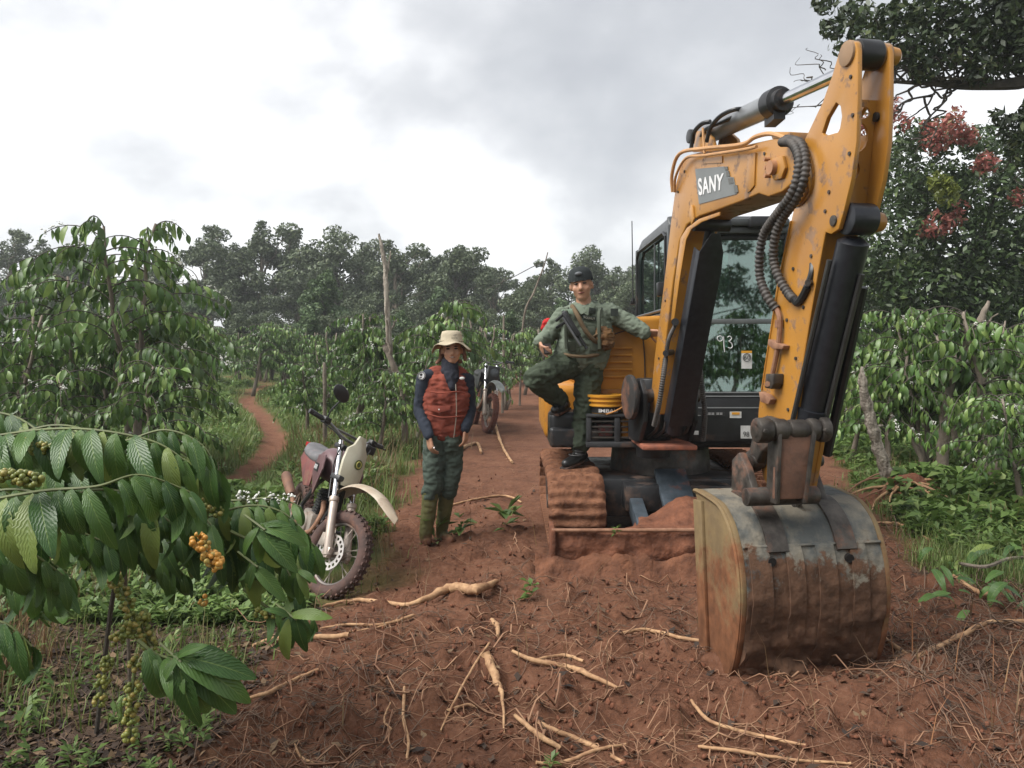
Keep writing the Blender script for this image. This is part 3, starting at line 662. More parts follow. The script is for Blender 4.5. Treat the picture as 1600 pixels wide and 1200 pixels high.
# --- undercarriage
BERM = pmat('berm_soil', (0.165, 0.074, 0.043), 0.95, 0, (0.09, 0.042, 0.027), 9, bump=0.02, bscale=26, spec=0.1)
def track(name, x0, x1, lab):
    tr = MB(); yc0, yc1, zc, r = 5.78, 7.35, 0.29, 0.23
    core = MB(); core.box((x0+.09, yc0, zc-.12), (x1-.09, yc1, zc+.12)); core.cyl((x0+.06, yc0, zc), (x1-.06, yc0, zc), .20, n=28); core.cyl((x0+.06, yc1, zc), (x1-.06, yc1, zc), .21, n=28)
    o = core.build(name, BLK, EX, bevel=.01, label=lab)
    # loop of shoes
    P_ = []; Ls = (yc1-yc0); per = 2*Ls+2*math.pi*r; n = 46
    sh = MB().box((x0, -.0445, -.02), (x1, .0445, .018)).box((x0+.015, -.012, .01), (x1-.015, .012, .052)); sh.noise(.006, 18, x0)
    me = None
    for i in range(n):
        s_ = per*i/n
        if s_ < Ls: y_, z_, a = yc0+s_, zc+r, 0
        elif s_ < Ls+math.pi*r: t_ = (s_-Ls)/r; y_, z_, a = yc1+r*math.sin(t_), zc+r*math.cos(t_), -t_
        elif s_ < 2*Ls+math.pi*r: y_, z_, a = yc1-(s_-Ls-math.pi*r), zc-r, math.pi
        else: t_ = (s_-2*Ls-math.pi*r)/r; y_, z_, a = yc0-r*math.sin(t_), zc-r*math.cos(t_), math.pi-t_
        M_ = Matrix.Translation((0, y_, z_)) @ Matrix.Rotation(a, 4, 'X')
        if me is None:
            s0 = MB(); s0.v = list(sh.v); s0.f = sh.f; q = s0.build('track_shoe', MUDT, o, bevel=.005, seg=1, raw=True); me = q.data
        else: q = link('track_shoe', me, o)
        q.matrix_basis = Matrix.Translation(-Vector((1.25, 6.4, 0))) @ M_
    for y_ in (6.0, 6.35, 6.7, 7.05): MB().cyl((x0+.05, y_, .12), (x1-.05, y_, .12), .075, n=16).build('roller', STEELD, o, bevel=.006)
    return o
track('track', .27, .67, 'mud covered left hand track the uniformed man stands on')
track('track', 1.83, 2.23, 'far right track half hidden behind the bucket')
# soil packed on the near track top
def mudpile(fn, x0, x1, y0, y1, nx_, ny_, name, mat, parent, base=None, **k):
    mb = MB(); 
    for j in range(ny_+1):
        for i in range(nx_+1):
            x_ = x0+(x1-x0)*i/nx_; y_ = y0+(y1-y0)*j/ny_; z_ = fn(x_, y_); mb.v.append(Vector((x_, y_, z_)))
    W = nx_+1
    for j in range(ny_):
        for i in range(nx_): mb.f.append((j*W+i, j*W+i+1, (j+1)*W+i+1, (j+1)*W+i))
    return mb.build(name, mat, parent, ang=180, **k)
mb = MB(); NI, NJ = 30, 120; yc0_, zc_, r_ = 5.78, .29, .262
for j in range(NJ+1):
    s_ = j/NJ*2.1
    for i in range(NI+1):
        x_ = .262+.416*i/NI; e_ = min(i, NI-i)/NI
        n_ = float(fbm(x_*9, s_*7, 3, 4))-.45
        ex = .028*min(1, e_*8)**.5+.05*n_+.012*math.sin(s_*2*math.pi/.095)
        if s_ < .60: a_ = (1-s_/.60)*1.75; mb.v.append(Vector((x_+.02*n_, yc0_-math.sin(a_)*(r_+ex), zc_+math.cos(a_)*(r_+ex))))
        else: mb.v.append(Vector((x_+.02*n_, yc0_+s_-.60, zc_+r_+ex-.02*max(0, s_-1.6))))
for j in range(NJ):
    for i in range(NI): W_ = NI+1; mb.f.append((j*W_+i, j*W_+i+1, (j+1)*W_+i+1, (j+1)*W_+i))
mb.build('packed_soil', MUDT, EX, ang=180)
ch = MB().box((.67, 5.95, .22), (1.83, 7.2, .52)).box((.85, 5.75, .30), (1.65, 6.0, .50)); ch.build('undercarriage_frame', BLK, EX, bevel=.02)
MB().cyl((1.25, 6.5, .5), (1.25, 6.5, .72), .42, .40, 32).build('slew_ring', STEELD, EX, bevel=.01)
# dozer arms, cylinder & blade
for x_ in (.93, 1.57): MB().bar((x_, 5.16, .16), (x_, 5.95, .40), .10, .13).build('blade_arm', BLUEG, EX, bevel=.012)
mb = MB().bar((1.22, 5.28, .20), (1.22, 5.95, .58), .24, .05); mb.bar((1.22, 5.30, .15), (1.22, 5.95, .50), .11, .11); mb.build('blade_ram_cover', BLUEG, EX, bevel=.01)
mb = MB(); prof = []
for k in range(25):
    t_ = k/24; a = (t_-.5)*1.5; prof.append((5.06+.075*(1-math.cos(a))*2.2-.02, .0+.32*t_))
nX = 110
for j, (y_, z_) in enumerate(prof):
    for i in range(nX+1): mb.v.append(Vector((.27+1.96*i/nX, y_, z_)))
for j in range(24):
    for i in range(nX): b0 = j*(nX+1)+i; mb.f.append((b0, b0+1, b0+nX+2, b0+nX+1))
mb2 = MB(); mb2.v = list(mb.v)+[v+Vector((0, .035, 0)) for v in mb.v]; n0 = len(mb.v)
mb2.f = list(mb.f)+[tuple(i+n0 for i in f)[::-1] for f in mb.f]
W = nX+1
for i in range(nX):
    mb2.f.append((i, i+n0, i+1+n0, i+1)); e0 = 24*W+i; mb2.f.append((e0, e0+1, e0+1+n0, e0+n0))
for j in range(24):
    e0 = j*W; mb2.f.append((e0, e0+W, e0+W+n0, e0+n0)); e1 = j*W+nX; mb2.f.append((e1, e1+n0, e1+W+n0, e1+W))
for v in mb2.v: v.y += (fbm(v.x*7, v.z*9, 5, 4)-.45)*-.10*(1 if v.y < 5.2 else 0); v.z += (fbm(v.x*11, 3, 6, 2)-.4)*.02*(v.z < .02)
BL = mb2.build('dozer_blade', MUD, EX, ang=50)
MB().tube([(.262, 5.055, .325), (1.2, 5.05, .328), (2.24, 5.055, .325)], [.013, .014, .013], 10).build('blade_top_rail', RUSTL, BL)
MB().box((.255, 5.02, .0), (.285, 5.30, .33)).build('blade_end_plate', MUD, BL, bevel=.006)
MB().box((2.215, 5.02, .0), (2.245, 5.30, .33)).build('blade_end_plate', MUD, BL, bevel=.006)
mudpile(lambda x, y: max(.0, .33-.10*((y-5.12)/.6)+.20*math.exp(-((x-1.28)**2/.09+(y-5.5)**2/.05))-.32*max(0, (y-5.5)/.5)-.34*max(0, min(1, (.90-x)*5))*max(0, min(1, (y-5.2)*6))+.09*(float(fbm(x*7, y*7, 4, 4))-.45)), .70, 2.2, 5.10, 5.95, 60, 36, 'soil_heap', MUD, EX)
mudpile(lambda x, y: gzf(x, y)-.02+.17*math.exp(-((y-5.04)/.11)**2)*(.25+1.5*float(fbm(x*5, y*5, 14, 4))), .15, 2.3, 4.78, 5.12, 90, 22, 'soil_berm', BERM, EX)
# --- upper structure
def rbox(lo, hi, name, mat, bev=.05, parent=EX, seg=4, **k): return MB().box(lo, hi).build(name, mat, parent, bevel=bev, seg=seg, **k)
rbox((.30, 6.08, .74), (2.2, 7.75, .90), 'deck', BLK, .03)
rbox((.27, 6.45, .76), (.62, 7.8, 1.22), 'side_cover', YELC, .07, seg=5)
rbox((.30, 6.13, .80), (.56, 7.75, 1.02), 'side_skirt', BLK, .05)
hood = MB(); prof = [(.62, .98), (.62, 1.45), (.72, 1.66), (.90, 1.78), (1.24, 1.80), (1.24, .98)]
hood.plate([(x_, 6.22, z_) for x_, z_ in prof], (0, 1.5, 0)); HD = hood.build('hood', YELC, EX, bevel=.045, seg=4, ang=25)
rear = MB().plate([(x_, 7.55, z_) for x_, z_ in [(.45, .8), (.5, 1.45), (.8, 1.7), (2.1, 1.75), (2.2, .8)]], (0, .45, 0)); rear.build('counterweight', YELC, EX, bevel=.1, seg=4)
# door seam line, louvres, recessed latch
mb = MB(); seam = [(.70, 6.212, 1.10), (.70, 6.212, 1.50), (.78, 6.212, 1.62), (.98, 6.212, 1.68), (1.06, 6.212, 1.60), (1.07, 6.212, 1.18), (1.0, 6.212, 1.07), (.75, 6.212, 1.05), (.70, 6.212, 1.10)]
MB().tube(spline(seam, 5), .0045, 6).build('panel_seam', PRINTB, HD)
for i in range(5): MB().bar((.72, 6.205, 1.30+.058*i), (.97, 6.205, 1.30+.058*i), .02, .016).build('louvre', YELC, HD, bevel=.005)
MB().box((.72, 6.20, 1.10), (.90, 6.225, 1.20)).build('latch_recess', pmat('latch', (.33, .14, .03), .6), HD, bevel=.006)
# front lower ledge with grille
fr = MB().box((.58, 5.98, .755), (1.06, 6.24, .80)).box((.58, 5.98, .99), (1.06, 6.24, 1.015)).box((.58, 5.985, .80), (.62, 6.02, .99)).box((1.0, 5.985, .80), (1.06, 6.02, .99)).box((.80, 5.985, .80), (.845, 6.02, .99)).box((.58, 6.20, .80), (1.06, 6.24, .99))
FR = fr.build('front_ledge', pmat('ledge_black', (.05, .052, .055), .55, 0, (.025, .026, .028), 12, dirt=(.2, .11, .07), dirtamt=-.05), EX, bevel=.008)
for i in range(4): MB().box((.61, 5.995, .825+.042*i), (1.01, 6.012, .838+.042*i)).build('grille_bar', STEELD, FR, bevel=.002)
MB().box((.862, 6.02, .82), (.925, 6.16, .975)).build('yellow_relay', YELC, FR, bevel=.012)
MB().box((.68, 6.02, .84), (.79, 6.16, .93)).build('battery_box', pmat('red_box', (.25, .05, .04), .6, 0, (.1, .1, .1), 30), FR, bevel=.01)
mb = MB()
for i in range(4): mb.tube(spline([(.94+.03*i, 6.1, .9), (.95+.03*i, 6.02, 1.06-.01*i), (.98+.03*i, 6.05, 1.10), (1.04+.01*i, 6.15, 1.02)], 6), .008, 6)
mb.build('wiring', HOSE, FR)
# cab ------------------------------------------------
X0, X1, Y0, Y1, Z0, Z1 = 1.22, 2.20, 6.0, 7.6, .78, 2.60
def pillar(p0, p1, w=.06, d=.06, name='pillar', mat=CABG): return MB().bar(p0, p1, w, d, up=(0, 1, 0)).build(name, mat, CAB, bevel=.012)
cb = MB().box((X0, Y0, Z0), (X1, Y1, 1.16)); CAB = cb.build('cab', BLK, EX, bevel=.03, seg=3)
roof = MB().plate([(X0+.015, 6.02, 2.44), (X0+.0, 6.12, 2.58), (X0+.05, 6.22, 2.60), (X0+.05, 7.5, 2.60), (X0+.02, 7.6, 2.52), (X0+.02, 7.6, 2.46)], (X1-X0-.03, 0, 0)); roof.build('cab_roof', CABG, CAB, bevel=.03, seg=4)
MB().box((X0+.10, 5.90, 2.47), (X1-.06, 6.12, 2.53)).box((X0+.10, 5.93, 2.415), (X1-.06, 6.0, 2.47)).build('sun_visor', CABG, CAB, bevel=.018)
MB().box((1.82, 5.86, 2.455), (2.02, 5.96, 2.54)).build('work_light', BLK, CAB, bevel=.015)
for (x_, y_) in ((X0+.035, Y0+.035), (X1-.035, Y0+.035), (X0+.035, Y1-.04), (X1-.035, Y1-.04), (X1-.035, 6.75)): pillar((x_, y_, 1.14), (x_, y_, 2.5), .07, .07)
MB().box((X0, Y0+.02, 1.72), (X1, Y0+.06, 1.76)).build('window_divider', pmat('divider', (.12, .13, .13), .4), CAB, bevel=.006)
MB().box((X0+.002, Y0+.05, 1.76), (X0+.055, Y1-.02, 1.82)).build('side_sill', CABG, CAB, bevel=.01)
MB().box((X0+.012, Y0+.05, 1.14), (X0+.045, Y1-.02, 1.77)).build('side_panel', BLK, CAB, bevel=.01)
MB().box((X0+.06, Y1-.03, 1.14), (X1-.06, Y1-.005, 1.55)).build('rear_panel', BLK, CAB, bevel=.01)
for z_ in (2.40, 1.165): MB().box((X0+.05, Y0+.008, z_-.022), (X1-.05, Y0+.05, z_+.022)).build('window_frame', BLK, CAB, bevel=.006)
for z_, c_ in ((1.185, 1), (1.155, 1), (1.065, 1)): MB().box((X0+.05, Y0-.006, z_-.004), (X1-.03, Y0+.0, z_+.004)).build('trim_strip', pmat('trim', (.30, .31, .32), .35, .3), CAB)
MB().box((X0+.07, Y0+.028, 1.76), (X1-.07, Y0+.034, 2.40)).build('windscreen', GLASS, CAB)
MB().box((X0+.07, Y0+.028, 1.18), (X1-.07, Y0+.034, 1.72)).build('lower_windscreen', GLASS, CAB)
MB().box((X0+.028, Y0+.09, 1.82), (X0+.034, Y1-.08, 2.46)).build('side_window', GLASS, CAB)
MB().box((X1-.034, Y0+.09, 1.20), (X1-.028, 6.70, 2.46)).build('door_window', GLASS, CAB)
MB().box((X1-.034, 6.80, 1.20), (X1-.028, Y1-.08, 2.46)).build('rear_side_window', GLASS, CAB)
MB().box((X0+.07, Y1-.026, 1.56), (X1-.07, Y1-.020, 2.46)).build('rear_window', GLASS, CAB)
# window gasket of the side window
mb = MB(); g = [(X0+.0, Y0+.10, 1.84), (X0+.0, Y1-.10, 1.84), (X0+.0, Y1-.10, 2.40), (X0+.0, Y1-.2, 2.46), (X0+.0, Y0+.2, 2.46), (X0+.0, Y0+.10, 2.42), (X0+.0, Y0+.10, 1.84)]
mb.tube(g, .014, 6).build('window_gasket', BLK, CAB)
MB().tube([(X0+.01, 6.62, 1.84), (X0+.01, 6.62, 2.44)], .008, 6).build('sliding_rail', CABG, CAB)
# seat and controls inside
st = MB().box((1.50, 6.75, 1.25), (1.95, 7.2, 1.38)); SE = st.build('seat', BLK, CAB, bevel=.04, seg=3)
MB().box((1.50, 7.15, 1.36), (1.95, 7.30, 2.05)).build('seat_back', BLK, SE, bevel=.05, seg=3)
for x_ in (1.42, 2.02): MB().cyl((x_, 6.62, 1.2), (x_, 6.58, 1.62), .03, .012, 10).ell((x_, 6.58, 1.66), (.03, .03, .05)).build('joystick', BLK, CAB)
for x_ in (1.60, 1.665): MB().cyl((x_, 6.35, 1.18), (x_, 6.30, 1.74), .008, n=8).build('control_lever', pmat('lever', (.35, .36, .36), .4, .5), CAB)
MB().box((1.94, 6.1, 1.3), (2.02, 6.2, 1.75)).box((1.55, 6.28, 1.72), (1.9, 6.40, 1.80)).build('dash_monitor', BLK, CAB, bevel=.01)
# mirror, antenna, handle
MB().tube([(X0-.02, 5.98, 1.98), (X0-.06, 5.95, 2.0)], .012, 6).build('mirror_arm', BLK, CAB)
MB().box((X0-.10, 5.90, 1.93), (X0-.03, 5.98, 2.04)).build('side_mirror', BLK, CAB, bevel=.012)
MB().tube([(X0-.02, Y1+.02, 1.98), (X0-.02, Y1+.02, 2.03)], [.02, .02], 8).tube([(X0-.02, Y1+.02, 2.02), (X0-.03, Y1+.02, 2.80)], [.007, .005], 6).build('antenna', BLK, CAB)
MB().box((X0-.05, Y1-.02, 1.97), (X0+.01, Y1+.04, 2.0)).build('antenna_bracket', BLK, CAB)
# writing helper: text flattened onto a quad given by origin, right vector, up vector
def text3(txt, name, org, rt, up, size, mat, parent, off=0.0, lift=0.0, bold=0.0, shear=0.0):
    cu = bpy.data.curves.new('t', 'FONT'); cu.body = txt; cu.size = 1.0; cu.offset = bold; cu.shear = shear; cu.resolution_u = 3
    o = bpy.data.objects.new('t', cu); COL.objects.link(o); dg = bpy.context.evaluated_depsgraph_get(); me = bpy.data.meshes.new_from_object(o.evaluated_get(dg)); bpy.data.objects.remove(o)
    w = max(v.co.x for v in me.vertices); n_ = Vector(rt).cross(Vector(up)).normalized()
    mb = MB()
    for v in me.vertices: mb.v.append(Vector(org)+Vector(rt)*(v.co.x/w)+Vector(up)*(v.co.y/0.73)+n_*lift)
    mb.f = [tuple(p.vertices) for p in me.polygons]; bpy.data.meshes.remove(me); return mb.build(name, mat, parent)
MB().box((1.365+.0, Y0-.012, 1.0), (1.66, Y0-.0045, 1.03)).build('instruction_decal', PRINTB, CAB)
text3('OIL', 'decal_text', (1.36, Y0-.014, 1.005), (.11, 0, 0), (0, 0, .02), 1, PRINTW, CAB); text3('=== ==', 'decal_text', (1.50, Y0-.014, 1.005), (.14, 0, 0), (0, 0, .03), 1, PRINTW, CAB)
MB().box((1.70, Y0-.008, .985), (1.79, Y0-.0045, 1.035)).build('warning_decal', WHITE, CAB); MB().box((1.715, Y0-.012, 1.012), (1.775, Y0-.0085, 1.030)).build('warning_stripe', pmat('orange', (.7, .33, .03), .5), CAB)
MB().box((1.785, Y0-.008, .825), (1.875, Y0-.0045, .925)).build('number_plate_sticker', WHITE, CAB); text3('98', 'sticker_number', (1.802, Y0-.011, .84), (.048, 0, 0), (0, 0, .042), 1, PRINTB, CAB)
MB().box((1.415, Y0-.012, .855), (1.455, Y0-.0045, .885)).build('small_sticker', WHITE, CAB)
# scrawled 93 and sticker on the lower glass
mb = MB()
sc9 = [(1.655, 1.60), (1.64, 1.625), (1.615, 1.62), (1.612, 1.60), (1.63, 1.585), (1.655, 1.60), (1.66, 1.62), (1.662, 1.55), (1.668, 1.50)]
sc3 = [(1.69, 1.615), (1.705, 1.625), (1.722, 1.61), (1.71, 1.59), (1.70, 1.585), (1.72, 1.57), (1.728, 1.545), (1.715, 1.53), (1.695, 1.535)]
for sc in (sc9, sc3): mb.tube([(a_, Y0+.022, b_) for a_, b_ in spline([(a_, b_, 0) for a_, b_ in sc], 4) and [(q.x, q.y) for q in spline([(a_, b_, 0) for a_, b_ in sc], 4)]], .0035, 5)
mb.build('chalk_number', PRINTW, CAB)
stk = MB().box((1.80, Y0+.018, 1.37), (1.88, Y0+.024, 1.49)); stk.build('window_sticker', WHITE, CAB); MB().box((1.80, Y0+.018, 1.492), (1.88, Y0+.024, 1.51)).build('sticker_band', pmat('orange', (.7, .33, .03), .5), CAB)
text3('60', 'sticker_digits', (1.815, Y0+.014, 1.44), (.05, 0, 0), (0, 0, .035), 1, PRINTB, CAB)
MB().torus((1.84, Y0+.014, 1.457), (0, 1, 0), .030, .0025, 20, 5).build('sticker_ring', PRINTB, CAB)
# --- swing post & boom foot
sp_ = MB().box((.93, 5.46, .80), (1.32, 6.0, .835)); sp_.build('swing_base_plate', pmat('red_mud_steel', (.30, .10, .055), .85, 0, (.16, .06, .04), 14, bump=.006), EX, bevel=.01)
for v_ in (-.10, .28): MB().plate([UV3(u_, z_, v_) for u_, z_ in [(-.25, .84), (-.02, .84), (.10, 1.0), (.10, 1.2), (.02, 1.30), (-.12, 1.28), (-.25, 1.1)]], LAT*.035).build('swing_post', BLK, EX, bevel=.006)
MB().cyl(UV3(0, 1.18, -.16), UV3(0, 1.18, .36), .05).build('boom_foot_pin', STEELD, EX, bevel=.006)
MB().cyl(UV3(-.03, 1.17, -.175), UV3(-.03, 1.17, -.135), .165, n=32).build('swing_guard_disc', RUB, EX, bevel=.012)
MB().cyl(UV3(-.25, .7, .1), UV3(-.25, 1.3, .1), .13).build('swing_pivot', BLK, EX, bevel=.01)
mb = MB()
for i in range(5):
    v_ = .02+.05*i; mb.tube(spline([UV3(-.15, .86, v_), UV3(.05+.02*i, .95, v_), UV3(.10, 1.1+.03*i, v_), UV3(.0, 1.3, v_)], 6), .013, 7)
mb.build('hydraulic_lines', HOSE, EX)
# --- boom: traced side profile, 0.22 m wide
BO = [(1014, 645), (1022, 560), (1036, 450), (1048, 345), (1056, 285), (1063, 258), (1078, 241), (1100, 236), (1160, 227), (1215, 215), (1234, 219), (1246, 232), (1251, 252), (1247, 272), (1236, 288), (1222, 300), (1200, 308), (1185, 303), (1160, 314), (1124, 327), (1092, 338), (1072, 352), (1061, 378), (1051, 440), (1041, 520), (1032, 600), (1030, 648)]
BW = .24
bo = MB().plate(loop(BO), LAT*BW); BOOM = bo.build('boom', YEL, EX, bevel=.012, seg=3, ang=28)
# flange strip along side: raised lower flange
FL = [(1063, 372), (1073, 356), (1092, 342), (1124, 331), (1124, 337), (1096, 347), (1080, 358), (1072, 374), (1061, 440), (1053, 500), (1048, 500), (1054, 440)]
MB().plate(loop(FL, -.010), LAT*.0095).build('boom_flange', YEL, BOOM, bevel=.003)
MB().plate(loop([(1167, 244), (1168, 240), (1180, 238), (1178, 290), (1170, 300), (1166, 300)], -.008), LAT*.0075).build('weld_strip', YEL, BOOM, bevel=.002)
MB().plate(loop([(1205, 247), (1222, 243), (1226, 262), (1220, 279), (1209, 282), (1203, 270)], -.02), LAT*.019).build('boss_plate', YEL, BOOM, bevel=.005)
c_ = PL(1215, 262); MB().lathe(c_-LAT*.045, LAT, [(0, .02), (0, .035), (.03, .038), (.03, .02)], 20).build('pivot_cap', pmat('cap_copper', (.40, .20, .10), .5), BOOM)
for px_, py_ in ((1202, 249), (1203, 275), (1203, 262)): MB().cyl(PL(px_, py_)-LAT*.03, PL(px_, py_), .011, n=8).build('boom_bolt', pmat('cap_copper', (.40, .20, .10), .5), BOOM)
MB().plate(loop([(1076, 336), (1079, 320), (1082, 322), (1084, 342), (1080, 352)], -.012), LAT*.011).build('lifting_eye', YEL, BOOM, bevel=.002)
# logo plate and lettering (flat decal 3 mm proud)
def quadtext(txt, q, name, mat, v, parent, bold=.02):
    """q: pixel corners of the text box (bl, br, tr, tl)"""
    a_, b_, c_, d_ = [PL(x_, y_, v) for x_, y_ in q]
    cu = bpy.data.curves.new('t', 'FONT'); cu.body = txt; cu.offset = bold; cu.resolution_u = 4; cu.space_character = 1.08
    o = bpy.data.objects.new('t', cu); COL.objects.link(o); dg = bpy.context.evaluated_depsgraph_get(); me = bpy.data.meshes.new_from_object(o.evaluated_get(dg)); bpy.data.objects.remove(o)
    xs_ = [v.co.x for v in me.vertices]; ys_ = [v.co.y for v in me.vertices]; mb = MB()
    for vv in me.vertices:
        s_ = (vv.co.x-min(xs_))/(max(xs_)-min(xs_)); t_ = (vv.co.y-min(ys_))/(max(ys_)-min(ys_))
        mb.v.append((a_*(1-s_)+b_*s_)*(1-t_)+(d_*(1-s_)+c_*s_)*t_)
    mb.f = [tuple(p.vertices) for p in me.polygons]; bpy.data.meshes.remove(me); return mb.build(name, mat, parent)
MB().plate(loop([(1086, 264), (1131, 260), (1133, 266), (1138, 267), (1139, 276), (1146, 277), (1151, 303), (1092, 319)], -.004), LAT*.003).build('logo_panel', PRINTG, BOOM)
for q in ([(1131, 261), (1136, 260), (1137, 265), (1133, 266)], [(1137, 279), (1144, 277), (1146, 286), (1139, 288)], [(1134, 268), (1138, 267), (1140, 275), (1135, 276)], [(1146, 290), (1151, 289), (1153, 300), (1148, 302)]):
    MB().plate(loop(q, -.006), LAT*.0045).build('logo_square', pmat('dark_grey_print', (.12, .12, .11), .5), BOOM)
quadtext('SANY', [(1092, 306), (1129, 296), (1131, 270), (1090, 279)], 'logo_lettering', PRINTW, -.007, BOOM, .03)
MB().plate(loop([(1098, 246), (1128, 243), (1128, 254), (1098, 256)], -.006), LAT*.005).build('manifold_plate', YEL, BOOM)
# steel pipe along the top of boom
mb = MB(); pp = [PL(1051, 300, .0), PL(1050, 272, -.02), PL(1062, 240, -.02), PL(1100, 232, -.02), PL(1158, 226, -.02), PL(1180, 214, -.01), PL(1205, 209, 0), PL(1232, 218, .0)]
mb.tube(spline(pp, 5), .012, 8).build('boom_pipe', pmat('pipe_peach', (.52, .28, .12), .45), BOOM)
pp = [PL(1054, 300, -.01), PL(1056, 275, -.03), PL(1072, 247, -.03), PL(1100, 243, -.03), PL(1160, 234, -.03), PL(1182, 229, -.03)]
MB().tube(spline(pp, 5), .009, 8).build('boom_pipe', pmat('pipe_peach', (.52, .28, .12), .45), BOOM)
MB().plate(loop([(1204, 209), (1206, 206), (1234, 206), (1234, 217), (1206, 217)], .0), LAT*.12).build('pipe_clamp_block', YEL, BOOM, bevel=.004)
MB().tube([PL(1098, 200, -.02), PL(1101, 240, -.02)], .008, 6).build('pipe_clamp', pmat('pipe_peach', (.52, .28, .12), .45), BOOM)
# --- boom cylinder with guard (in front of the boom)
c0 = PL(1042, 672, .12)+U*.13; c1 = PL(1108, 352, .12)+U*.03
dir_ = (c1-c0).normalized(); BC = MB().cyl(c0, c0+(c1-c0)*.78, .062, n=24).cyl(c0+(c1-c0)*.74, c0+(c1-c0)*.79, .075, n=24).build('boom_cylinder', CYLB, EX, bevel=.006)
MB().cyl(c0+(c1-c0)*.77, c1, .032, n=16).build('cylinder_rod', CYLB, BC)
MB().cyl(c1-LAT*.12, c1+LAT*.12, .045).build('cylinder_pin', BLK, BC, bevel=.005)
n_ = dir_.cross(LAT).normalized(); n_ = n_ if n_.dot(U) > 0 else -n_
gp = MB(); g0 = c0+dir_*.10; g1 = c0+(c1-c0)*.90
gp.plate([g0-LAT*.085, g0+LAT*.085, g1+LAT*.085-dir_*.12, g1+LAT*.075, g1+LAT*.03+dir_*.12, g1-LAT*.03+dir_*.12, g1-LAT*.085], n_*.008); gp.xf(Matrix.Translation(n_*.085))
gp.bar(g0-LAT*.082+n_*.04, g1-LAT*.082+n_*.04, .008, .10, up=tuple(n_)); gp.bar(g0+LAT*.082+n_*.04, g1-dir_*.12+LAT*.082+n_*.04, .008, .10, up=tuple(n_))
gp.build('cylinder_guard', CYLB, EX, bevel=.003)
# hoses beside the cylinder
def ribbed(pts, r, name, mat, parent, pitch=.016, amp=.16, n=10, k=10):
    s_ = spline(pts, 10); L_ = sum((a-b).length for a, b in zip(s_[:-1], s_[1:])); m_ = int(L_/pitch*4); cum = [0]
    for a, b in zip(s_[:-1], s_[1:]): cum.append(cum[-1]+(a-b).length)
    out = []
    for i in range(m_+1):
        t_ = L_*i/m_; out.append(Vector([float(np.interp(t_, cum, [q[c] for q in s_])) for c in range(3)]))
    return MB().tube(out, [r*(1+amp*math.sin(i*math.pi/2)) for i in range(m_+1)], k).build(name, mat, parent, ang=80)
ribbed([PL(1022, 665, -.10), PL(1030, 630, -.10), PL(1036, 590, -.08), PL(1040, 560, -.04)], .017, 'boom_hose', HOSE, EX)
MB().tube(spline([PL(1040, 560, -.04), PL(1045, 530, -.03), PL(1054, 510, .02), PL(1056, 503, .06)], 6), .014, 8).build('boom_hose', HOSE, EX)
MB().cyl(PL(1055, 503, -.02), PL(1055, 503, .08), .025).build('hose_elbow', BLK, EX); MB().cyl(PL(1040, 552, -.06), PL(1050, 550, .06), .02).build('hose_elbow', BLK, EX)
ribbed([UV3(.12, .86, .34), UV3(.18, 1.05, .33), UV3(.20, 1.25, .30), UV3(.22, 1.5, .26)], .018, 'boom_hose', HOSE, EX)
# --- arm cylinder on top of the boom
a0 = PL(1096, 214, .12); a1 = PL(1216, 163, .12); a2 = PL(1350, 98, .10)
d_ = (a2-a0).normalized(); a1 = a0+d_*(a1-a0).length
AC = MB().lathe(a0, d_, [(0, .05), (.03, .062), ((a1-a0).length, .062), ((a1-a0).length, .03)], 28).build('arm_cylinder', STEELG, EX, ang=40)
MB().lathe(a1-d_*.05, d_, [(0, .06), (0, .078), (.09, .078), (.10, .06), (.13, .055)], 28).box((-.03, -.05, -.03), (.03, .10, .03), Matrix.Translation(a1+Vector((0, 0, -.07)))).build('gland_nut', BLK, AC, ang=30)
MB().cyl(a1, a2, .030, n=20).build('piston_rod', CHR, AC)
MB().cyl(a0-LAT*.09, a0+LAT*.09, .045).build('rear_pin', BLK, AC, bevel=.005)
for v_ in (.0, .16): MB().plate([p+LAT*v_ for p in loop([(1082, 238), (1088, 205), (1100, 203), (1112, 215), (1118, 236)], .03)], LAT*.022).build('cylinder_lug', YEL, BOOM, bevel=.004)
MB().tube(spline([PL(1104, 222, .0), PL(1110, 200, -.0), PL(1125, 182, .0), PL(1145, 172, .03), PL(1160, 170, .08)], 8), .013, 8).tube(spline([PL(1080, 232, .0), PL(1084, 208, -.0), PL(1096, 194, .0), PL(1110, 190, .03)], 8), .014, 8).tube(spline([PL(1092, 230, .1), PL(1100, 205, .02), PL(1130, 190, .04), PL(1155, 178, .08)], 8), .012, 8).build('cylinder_hose', BLK, AC)
# --- arm (stick)
AV = -.02; AWd = .165
AO = [(1310, 84), (1315, 70), (1326, 62), (1336, 66), (1340, 78), (1340, 150), (1338, 220), (1330, 280), (1318, 330), (1310, 358), (1298, 366), (1288, 362), (1280, 420), (1262, 520), (1250, 600), (1243, 660), (1238, 700), (1226, 770), (1205, 772), (1192, 745), (1182, 690), (1185, 640), (1193, 580), (1205, 500), (1214, 440), (1224, 394), (1236, 345), (1242, 318), (1247, 285), (1252, 250), (1252, 228), (1262, 208), (1285, 160), (1300, 118)]
HO = [(1306, 160), (1313, 166), (1315, 182), (1311, 206), (1290, 212), (1284, 208), (1292, 184)]
am = MB().plate(loop(AO, AV), LAT*.022, [loop(HO, AV)[::-1]]); ARM = am.build('arm', YEL, EX, bevel=.004, seg=2, ang=28)
MB().plate([p+LAT*(AWd-.022) for p in loop(AO, AV)], LAT*.022, [[p+LAT*(AWd-.022) for p in loop(HO, AV)][::-1]]).build('arm_side_plate', YEL, ARM, bevel=.004, ang=28)
